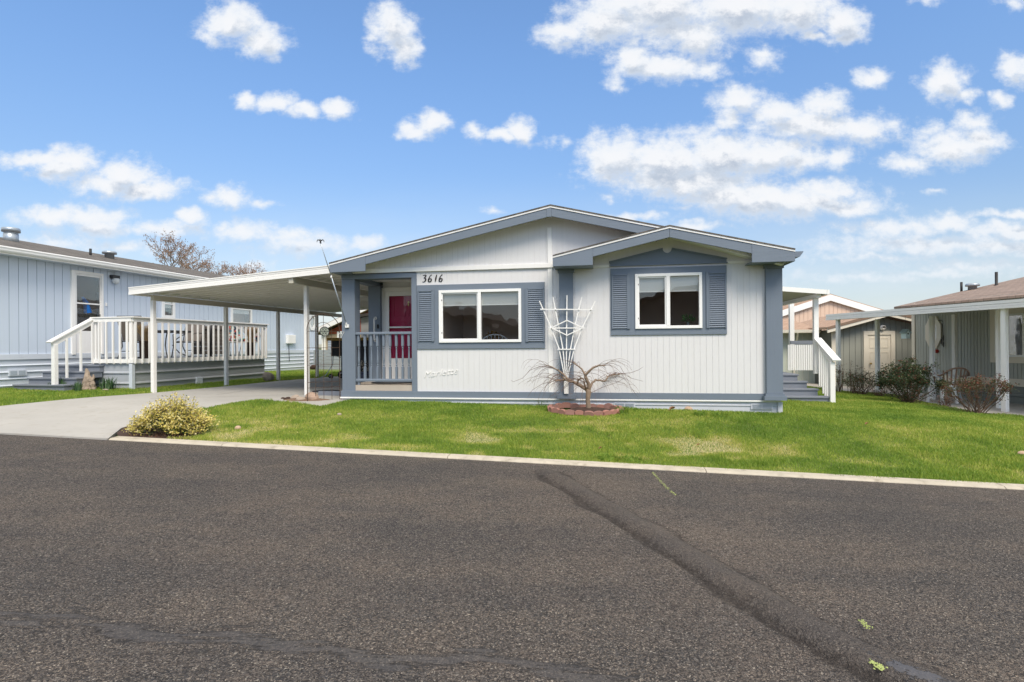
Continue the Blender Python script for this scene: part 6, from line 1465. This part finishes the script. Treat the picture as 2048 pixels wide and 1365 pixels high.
oo_=o.build('wind_chime',DARKM); oo_.location=RN.w(l[0],-.05,l[1]); tag(oo_,'dark wind chime hanging in front of the octagonal window','wind chime')
# ================================================================== SAGE SHED WITH CREAM DOOR
dp=at(1757,778,19.6); SF=Frame(dp.x,dp.y,-.04); q=SF.hit
t=thing('garden_shed',(SF.o[0],SF.o[1],0),SF.a,'grey green gabled shed with a cream panelled door','shed')
xa,xb=q(1664,700)[0],q(1853,700)[0]; ap=q(1763,634); zl_=q(1664,660)[1]; zr_=q(1853,654)[1]; zb0=q(1757,779)[1]-.1
du0,du1=q(1726.5,700)[0],q(1789,700)[0]; dzt=q(1757,662.5)[1]
Tz=lambda u: ap[1]-(ap[1]-zl_)*(ap[0]-u)/(ap[0]-xa) if u<ap[0] else ap[1]-(ap[1]-zr_)*(u-ap[0])/(xb-ap[0])
mb=MB(); bk=MB(); siding(mb,bk,xa,xb,zb0,lambda u:Tz(u)-.02,.203,[(du0+.05,zb0-1,du1-.05,dzt-.05)],0,gap=.014,dep=.010); SG2=pmat('shed_sage_paint',(.31,.32,.28),.6,.05,1.2,.3,40,(1,1,.06)); mb.build('wall',SG2,t); bk.box(xa,.05,zb0,xa+.04,4,zl_); bk.box(xb-.04,.05,zb0,xb,4,zr_); bk.build('sheathing',pmat('shed_groove',(.13,.135,.12),.7,.05,2,0),t)
m=MB(); m.box(xa-.02,-.03,zb0,xa+.12,.0,Tz(xa)-.03); m.box(xb-.12,-.03,zb0,xb+.02,.0,Tz(xb)-.03); m.build('corner_trim',CREAM,t)
m=MB(); m.prism([(xa-.35,Tz(xa)-.12),(ap[0],ap[1]+.0),(xb+.3,Tz(xb)-.08),(xb+.3,Tz(xb)+.10),(ap[0],ap[1]+.18),(xa-.35,Tz(xa)+.06)],-.4,-.34); m.build('fascia',CREAM,t,bev=.004)
m=MB(); m.prism([(xa-.35,Tz(xa)+.0),(ap[0],ap[1]+.10),(xb+.3,Tz(xb)+.04),(xb+.3,Tz(xb)+.13),(ap[0],ap[1]+.21),(xa-.35,Tz(xa)+.09)],-.42,4.2); m.build('roof',SHP,t)
m=MB(); m.box(du0,-.04,zb0,du0+.14,.02,dzt); m.box(du1-.14,-.04,zb0,du1,.02,dzt); m.box(du0+.14,-.04,dzt-.14,du1-.14,.02,dzt); m.build('door_frame',CREAM,t,bev=.004)
m=MB(); a,b,c_,d=du0+.141,zb0+.12,du1-.141,dzt-.141; m.box(a,-.01,b,c_,.02,d); Wd_,Hd_=c_-a,d-b
def rimbox(x0,z0,x1,z1):
    s=.018
    for bb in [(x0,z0,x0+s,z1),(x1-s,z0,x1,z1),(x0+s,z0,x1-s,z0+s),(x0+s,z1-s,x1-s,z1)]: m.box(bb[0],-.022,bb[1],bb[2],-.009,bb[3])
for (x0,x1) in [(.10,.46),(.54,.90)]:
    for (y0,y1) in [(.06,.32),(.38,.68),(.76,.94)]: rimbox(a+Wd_*x0,b+Hd_*y0,a+Wd_*x1,b+Hd_*y1)
dr2=m.build('door',CREAM,t); m=MB(); m.lathe([(.012,-.08),(.035,-.075),(.035,-.04),(.02,-.02),(.02,0)],(a+.09,0,b+Hd_*.47),12,'y'); m.build('door_knob',BRASS,dr2,True)
l=q(1763,656); m=MB(); m.lathe([(.06,-.14),(.09,-.12),(.10,-.06),(.08,-.01)],(l[0],0,l[1]),14,'y'); m.build('wall_lamp',TRIMW,t,True)
# its lower wing with a shingled slope facing the street
wing=thing('garden_shed_wing',(SF.o[0],SF.o[1],0),SF.a,'low pale green wing with peach shingle roof left of the grey green shed','building')
x0=q(1540,700,1.2)[0]; zg1=q(1600,664,.9)[1]; mb=MB(); bk=MB(); siding(mb,bk,x0,xa-.001,zb0,zg1,.203,[],1.2,gap=.014,dep=.010); mb.build('wall',pmat('pale_green_siding',(.50,.54,.47),.6,.05,1.2,.2),wing); bk.build('sheathing',CREAM,wing)
zg2=q(1640,640,3.4)[1]
m=MB(); m.prism_y([(.7,zg1),(3.4,zg2),(3.4,zg2+.06),(.7,zg1+.06)],x0,xa+.001); m.build('roof',SHP,wing)
m=MB(); m.prism_y([(.69,zg1+.07),(.58,zg1+.07),(.60,zg1-.04),(.69,zg1-.06)],x0,xa-.1); m.build('gutter',CREAM,wing)
m=MB(); m.tube([(xa-.9,.63,zg1-.04),(xa-.8,.9,zg1-.3),(xa-.8,1.15,zg1-.4),(xa-.8,1.15,zb0)],.035,6); m.build('downpipe',CREAM,wing)
# ================================================================== PEACH HOUSE BEHIND
fp0=at(1656,650,27); PF=Frame(fp0.x,fp0.y,-.05); q=PF.hit
t=thing('far_house',(PF.o[0],PF.o[1],0),PF.a,'peach coloured gabled house with white fascia behind the side porch','house')
ap=q(1658,590); er=q(1800,633); sl=(ap[1]-er[1])/(er[0]-ap[0]); el=(2*ap[0]-er[0]-1.0,ap[1]-sl*(er[0]-ap[0]+1.0))
PEACH=pmat('peach_siding',(.74,.54,.42),.65,.04,1,.2,30,(1,1,.06)); mb=MB(); bk=MB()
siding(mb,bk,el[0]+.3,er[0]-.3,-.6,lambda u:ap[1]-sl*abs(u-ap[0])-.15,.203,[],0,gap=.018,dep=.012); mb.build('wall',PEACH,t); bk.box(el[0]+.3,.05,-.6,er[0]-.3,8,el[1]-.1); bk.build('sheathing',pmat('peach_groove',(.52,.37,.28),.7,.05,2,0),t)
T2=lambda p,d:(p[0],p[1]+d)
m=MB(); m.prism([T2(el,-.30),T2(ap,-.30),T2(er,-.30),T2(er,0),T2(ap,0),T2(el,0)],-.16,-.10); m.build('fascia',TRIMW,t)
m=MB(); m.prism([T2(el,-.08),T2(ap,-.08),T2(er,-.08),T2(er,.05),T2(ap,.05),T2(el,.05)],-.095,9); m.build('roof',SHP,t)
# ================================================================== BIRDHOUSE, PLASTIC CHAIRS
p=at(1811,668,14.6); bh=thing('birdhouse',p,.3,'pale blue birdhouse hanging from the white patio cover','birdhouse')
m=MB(); m.prism([(-.07,-.13),(.07,-.13),(.075,.03),(0,.10),(-.075,.03)],-.07,.07); m.build('box',pmat('pale_aqua_paint',(.72,.86,.88),.5,.08,5,.1),bh,bev=.004)
m=MB(); m.prism([(-.11,.01),(0,.105),(.11,.01),(.11,.03),(0,.125),(-.11,.03)],-.09,.09); m.build('roof',pmat('grey_aqua_roof',(.36,.45,.46),.6,.1,5,.1),bh); m=MB(); m.tube([(0,0,.12),(0,0,max(.3,ztm-p.z+.02))],.003,4); m.build('wire',DARKM,bh); m=MB(); m.lathe([(.022,-.073),(.022,-.069)],(0,0,.0),12,'y'); m.build('entrance',BLACK,bh)
def plastic_chair(p,rz,col,label,s=1.):
    M_=pmat('moulded_plastic',col,.45,.05,3,0); t=thing('plastic_chair',p,rz,label,'chair','moulded plastic chairs on the patio'); t.scale=(s,s,s)
    m=MB(); n=12
    def arcp(z,r,dy): return [(r*math.cos(a),dy+r*.8*math.sin(a),z) for a in np.linspace(-.25,math.pi+.25,n)]
    for k in range(1,n-1):
        a=-.25+(math.pi+.5)*k/(n-1)
        if math.sin(a)>.35:
            m.bar((.24*math.cos(a),.05+.20*math.sin(a),.42),(.30*math.cos(a),.12+.24*math.sin(a),.84-.05*abs(math.cos(a))),.035,.012,(math.cos(a),math.sin(a),0))
    m.build('backrest_slats',M_,t)
    m=MB(); m.tube([(.31*math.cos(a),.12+.25*math.sin(a),.86-.20*(abs(math.cos(a))**2.5)) for a in np.linspace(0,math.pi,15)]+[(-.31,-.10,.64),(-.30,-.24,.60)],.022,8); m.tube([(.31,.12,.66),(.31,-.10,.64),(.30,-.24,.60)],.022,8); m.build('top_rail',M_,t,True)
    m=MB(); m.slab([(-.24,-.26),(.24,-.26),(.25,.2),(.12,.27),(-.12,.27),(-.25,.2)],.40,.43); m.build('seat',M_,t,bev=.01)
    for sx in (-1,1):
        m=MB(); m.bar((sx*.28,-.24,.60),(sx*.31,-.30,0),.055,.04); m.build('leg',M_,t); m=MB(); m.bar((sx*.22,.22,.42),(sx*.28,.34,0),.055,.04); m.build('leg',M_,t)
    return t
pw=at(1893,776,13.9); zc=lambda p:(p.x,p.y,float(gz(p.x,p.y))+.02)
plastic_chair(zc(at(1903,776,14.1)),2.9,(.30,.20,.14),'brown moulded plastic chair at the right of the big rose bush')
plastic_chair(zc(at(1880,776,14.4)),.3,(.70,.70,.70),'white moulded plastic chair partly behind the big rose bush')
t=thing('plastic_table',zc(at(1884,785,13.2)),.2,'low white plastic side table in front of the patio chairs','table'); M_=TRIMW
m=MB(); m.slab([(-.22,-.2),(.22,-.2),(.22,.2),(-.22,.2)],.40,.43); m.build('tabletop',M_,t,bev=.01)
for sx in(-1,1):
    for sy in(-1,1): m=MB(); m.bar((sx*.17,sy*.15,.40),(sx*.21,sy*.19,0),.06,.03); m.build('leg',M_,t)
# ================================================================== ROSE BUSHES
ROSE=leafmat('rose_leaves',[(0,(.025,.045,.022)),(.5,(.055,.085,.04)),(.75,(.10,.12,.05)),(.85,(.16,.06,.04)),(1,(.26,.10,.07))],.45,.2)
ROSER=leafmat('red_rose_leaves',[(0,(.05,.07,.03)),(.5,(.10,.11,.05)),(.7,(.17,.05,.035)),(1,(.26,.09,.06))],.45,.2)
CANE=pmat('rose_canes',(.13,.085,.06),.8,.3,9,0)
def rosebush(px,py,w,h,ncane,nleaf,mat,label,leafsz=.032,depth=.8,lo=.15,seed=1,shape=1.):
    c=G(px,py); t=thing('rose_bush',c,0,label,'bush','rose bushes along the patio'); R=random.Random(seed); m=MB(); P=[];Dd=[];T=[]
    segs=[]
    for i in range(ncane):
        a=R.uniform(0,6.28); r=math.sqrt(R.random()); tip=Vector((w/2*r*math.cos(a),w/2*depth*r*math.sin(a),h*(1-.45*r**2.5*shape)*R.uniform(.72,1.06)))
        b=Vector((R.gauss(0,.05),R.gauss(0,.05),0)); mid=b.lerp(tip,.5)+Vector((tip.x*.18,tip.y*.18,.03)); m.tube([b,b.lerp(mid,.5)+Vector((R.gauss(0,.01),R.gauss(0,.01),0)),mid,tip],[.009,.007,.006,.003],5,False)
        segs.append((b,mid,tip))
        for k in range(3):
            f=R.uniform(.35,.95); p=mid.lerp(tip,f); e=p+Vector((R.gauss(0,.10),R.gauss(0,.10),R.uniform(.02,.12))); m.tube([p,e],[.003,.0015],3,False); segs.append((p,p.lerp(e,.5),e))
    for i in range(nleaf):
        b,mid,tip=R.choice(segs); f=lo+(1-lo)*R.random()**.8; p=b.lerp(mid,f*2) if f<.5 else mid.lerp(tip,f*2-1)
        P.append(tuple(p+Vector((R.gauss(0,.035),R.gauss(0,.035),R.gauss(0,.03))))); Dd.append((R.gauss(0,1),R.gauss(0,1),R.gauss(.2,.7)))
        hh=P[-1][2]/h; T.append(min(1,max(0,R.gauss(.38+.12*hh,.22)+(.25 if R.random()<.16 else 0))))
    m.build('canes',CANE,t); leaves('foliage',np.array(P),np.array(Dd),rng.uniform(.7,1.25,len(P))*leafsz,rng.uniform(.7,1.2,len(P))*leafsz*.62,mat,np.array(T),t,.6); return t
rosebush(1818,808,1.5,1.0,42,11000,ROSE,'largest dark green rose bush in front of the third patio post',.040,seed=3,lo=.12)
rosebush(1952,829,1.15,.80,30,3000,ROSER,'sparse reddish rose bush nearest the street, left of the nearest post',.032,seed=4,lo=.35,shape=.6)
rosebush(1722,791,.95,.70,26,2400,ROSE,'thin medium rose bush in front of the shed door',.03,seed=5,lo=.2)
rosebush(1678,786,.35,.85,14,160,ROSER,'small bare red brown bush beside the porch newel post',.034,seed=6,lo=.4)
rosebush(1706,789,.35,.95,14,220,ROSE,'tall narrow thin bush left of the shed door',.03,seed=8,lo=.4)
rosebush(1893,815,.30,.20,16,160,ROSER,'tiny low clump between the two larger rose bushes',.028,seed=9,lo=.3)
rosebush(1762,795,.5,.16,20,220,ROSER,'low red brown ground plant left of the largest bush',.03,seed=12,lo=.3)
# soil strip along the patio
sb=MB(); o=drape('bush_bed',[pe[0]+Vector((0,-.12,0)),pe[1]+Vector((-.25,-.1,0)),pe[2]+Vector((-.45,-.1,0)),pe[3]+Vector((-.40,0,0)),pe[4]+Vector((-.25,0,0)),pe[4]+Vector((.03,0,0)),pe[3]+Vector((.03,0,0)),pe[2]+Vector((.03,0,0)),pe[1]+Vector((.03,0,0)),pe[0]+Vector((.03,0,0))],MULCH,.03,.3); tag(o,kind='structure')
# ================================================================== BARE TREES
def baretree(p,h,spread,label,name='bare_tree',bark=BARK,tipmat=None,seed=1,levels=5,r0=.16,tips=True,nb=3,trunk=.3):
    R=random.Random(seed); t=thing(name,p,0,label,'tree'); tr=MB(); br=MB(); T_=[]
    def grow(m,p,d,l,r,lv):
        n=4; P=[p]; 
        for i in range(n): d=(d+Vector((R.gauss(0,.13),R.gauss(0,.13),R.gauss(.03,.08)))).normalized(); P.append(P[-1]+d*l/n)
        m.tube(P,[r*(1-.4*i/n) for i in range(n+1)],6 if lv<2 else (4 if lv<4 else 3),False)
        if lv>=levels: T_.extend(P[1:]); return
        k=nb+(1 if lv>1 else 0)
        for i in range(k):
            q_=P[-1] if i<2 else P[R.randint(2,n)]
            a=R.uniform(0,6.28); nd=(d+Vector((math.cos(a)*spread,math.sin(a)*spread,R.uniform(-.1,.35)))).normalized()
            grow(br,q_,nd,l*R.uniform(.62,.82),r*.58,lv+1)
    grow(tr,Vector((0,0,0)),Vector((0,0,1)),h*trunk,r0,0); tr.build('trunk',bark,t,True); br.build('crown',bark,t)
    if tips:
        n=len(T_)*3; P=np.array([tuple(x) for x in T_ for _ in range(3)])+rng.normal(0,.05,(n,3)); leaves('buds',P,rng.normal(0,1,(n,3)),.085,.05,tipmat,rng.random(n),t)
    return t
BUD=leafmat('pinkish_buds',[(0,(.22,.13,.09)),(.6,(.38,.25,.19)),(1,(.52,.40,.33))])
BK2=pmat('pale_brown_bark',(.23,.17,.13),.9,.25,3,0)
def tree_at(px,pytop,Y,label,spread=.75,**k):
    p=at(px,700,Y); z=float(gz(p.x,min(p.y,60))); h=at(px,pytop,Y).z-z
    return baretree((p.x,p.y,z),h*k.pop('hs',.80),spread,label,**k)
tree_at(338,464,34,'bare tree with pinkish buds rising highest behind the pale blue house',seed=11,tipmat=BUD,bark=BK2,r0=.14,nb=3,hs=1.12,spread=.85)
tree_at(425,505,38,'lower bare tree with pinkish buds right of the highest one',seed=17,tipmat=BUD,bark=BK2,r0=.11,nb=3,hs=1.15,spread=.9)
tree_at(458,524,40,'smallest pinkish bare tree just left of the carport roof',seed=23,tipmat=BUD,bark=BK2,r0=.12,nb=3,hs=1.2,spread=.9)
tree_at(1765,603,62,'distant bare grey tree between the peach house and the reddish roof',seed=31,tipmat=BUD,bark=BK2,r0=.2,nb=3,hs=.95,tips=False)
tree_at(1795,607,66,'distant low bare tree just left of the reddish roof',seed=37,tipmat=BUD,bark=BK2,r0=.2,nb=3,hs=.9,tips=False)
# ================================================================== WHAT THE WINDOWS LOOK INTO
fz=zf
t=thing('dining_chair',H.w(hp(993,700,.9)[0],.75,fz),H.a+math.pi,'white spindle back chair seen through the left window','chair')
zt_=hp(990,669.5,.8)[1]-fz; m=MB(); wd=.26
m.tube([(wd*math.cos(a),-.0,zt_-.16+.16*math.sin(a)) for a in np.linspace(0,math.pi,12)],.014,6)
for k in range(-3,4): m.tube([(k*.065,0,.45),(k*.075,0,zt_-.16+.16*math.sqrt(max(0,1-(k*.075/wd)**2)))],.008,5)
for s in (-1,1): m.tube([(s*.22,0,.45),(s*wd,0,zt_-.16)],.013,6)
m.build('backrest',WMET,t,True); m=MB(); m.box(-.22,0,.42,.22,.42,.46); m.build('seat',WMET,t,bev=.01)
for sx in(-1,1):
    for sy in (.03,.38): m=MB(); m.tube([(sx*.18,sy,.42),(sx*.2,sy,0)],.015,6); m.build('leg',WMET,t,True)
t=thing('table_flowers',H.w(hp(985,664,1.1)[0],1.15,hp(985,676,1.15)[1]-.1),0,'orange and yellow flowers on the table behind the left window','flowers')
P,D_=leafball(160,(0,0,.14),(.13,.10,.07)); leaves('flowers',P,D_,.05,.035,leafmat('orange_petals',[(0,(.10,.12,.02)),(.5,(.5,.22,.02)),(1,(.6,.35,.05))]),rng.random(160),t); m=MB(); m.lathe([(.04,-.08),(.07,0),(.05,.09),(.06,.10)],(0,0,0),12); m.build('vase',GALV,t,True)
t=thing('house_plant',H.w(hp(1376,655,.30)[0],.30,hp(1376,660,.30)[1]),0,'green leafy plant in a glass vase behind the right window','potted plant')
P,D_=leafball(90,(0,0,.19),(.09,.07,.05),.8); leaves('foliage',P,D_,.075,.022,leafmat('bright_leaves',[(0,(.04,.14,.02)),(1,(.12,.36,.06))]),rng.random(90),t); m=MB(); m.lathe([(.025,-.02),(.03,.05),(.02,.12),(.028,.14)],(0,0,0),12); m.build('vase',GALV,t,True)
t=thing('wooden_ornament',H.w(hp(1297,655,.25)[0],.25,hp(1297,658,.25)[1]),0,'pale carved wooden ornament on the sill of the right window','ornament')
m=MB(); m.tube([(-.09,0,.05),(-.02,0,.02),(.03,0,.03),(.10,0,.08)],[.006,.014,.014,.005],6); m.tube([(-.0,0,.02),(-.04,0,.08)],[.008,.004],5); m.tube([(.03,0,.03),(.06,0,.09)],[.008,.004],5); m.build('carving',CREAM,t,True)
# ================================================================== ACROSS THE STREET (seen only as reflections)
AC=Frame(3.0,-15,math.pi+.16)
t=thing('house_across',(3.0,-15,0),AC.a,'tan gabled house across the street, reflected in the windows','house')
mb=MB(); mb.box(-7,0,-.5,7,9,2.9); mb.prism([(-7,2.9),(7,2.9),(0,4.7)],0,9); mb.build('wall',pmat('across_wall',(.26,.22,.18),.7,.1,1,0),t)
m=MB(); m.prism([(-7.6,2.75),(0,4.75),(7.6,2.75),(7.6,2.95),(0,4.95),(-7.6,2.95)],-.5,9.5); m.build('roof',SHG,t)
m=MB(); m.box(-5,-.03,.9,-2.5,.02,2.3); m.box(2,-.03,.9,4.6,.02,2.3); m.build('window',TRIMW,t); m=MB(); m.box(-4.9,-.04,1,-2.6,-.031,2.2); m.box(2.1,-.04,1,4.5,-.031,2.2); m.build('pane',BLACK,t)
t2=thing('house_across',(-16.0,-15,0),AC.a-.1,'grey gabled house across the street on the left, reflected in the windows','house')
mb=MB(); mb.box(-6,0,-.5,6,9,2.7); mb.prism([(-6,2.7),(6,2.7),(0,4.3)],0,9); mb.build('wall',pmat('across_wall_grey',(.20,.22,.24),.7,.1,1,0),t2); m=MB(); m.prism([(-6.6,2.6),(0,4.35),(6.6,2.6),(6.6,2.8),(0,4.55),(-6.6,2.8)],-.5,9.5); m.build('roof',SHG,t2)
baretree((-5,-13,.1),5.5,.8,'bare tree across the street, reflected in the windows',seed=41,bark=BK2,r0=.16,tips=False,levels=4)
# ------------------------------------------------------------------ render defaults
S.render.engine='CYCLES'; S.cycles.max_bounces=7; S.cycles.transparent_max_bounces=10; S.cycles.glossy_bounces=4; S.cycles.caustics_reflective=False; S.cycles.caustics_refractive=False
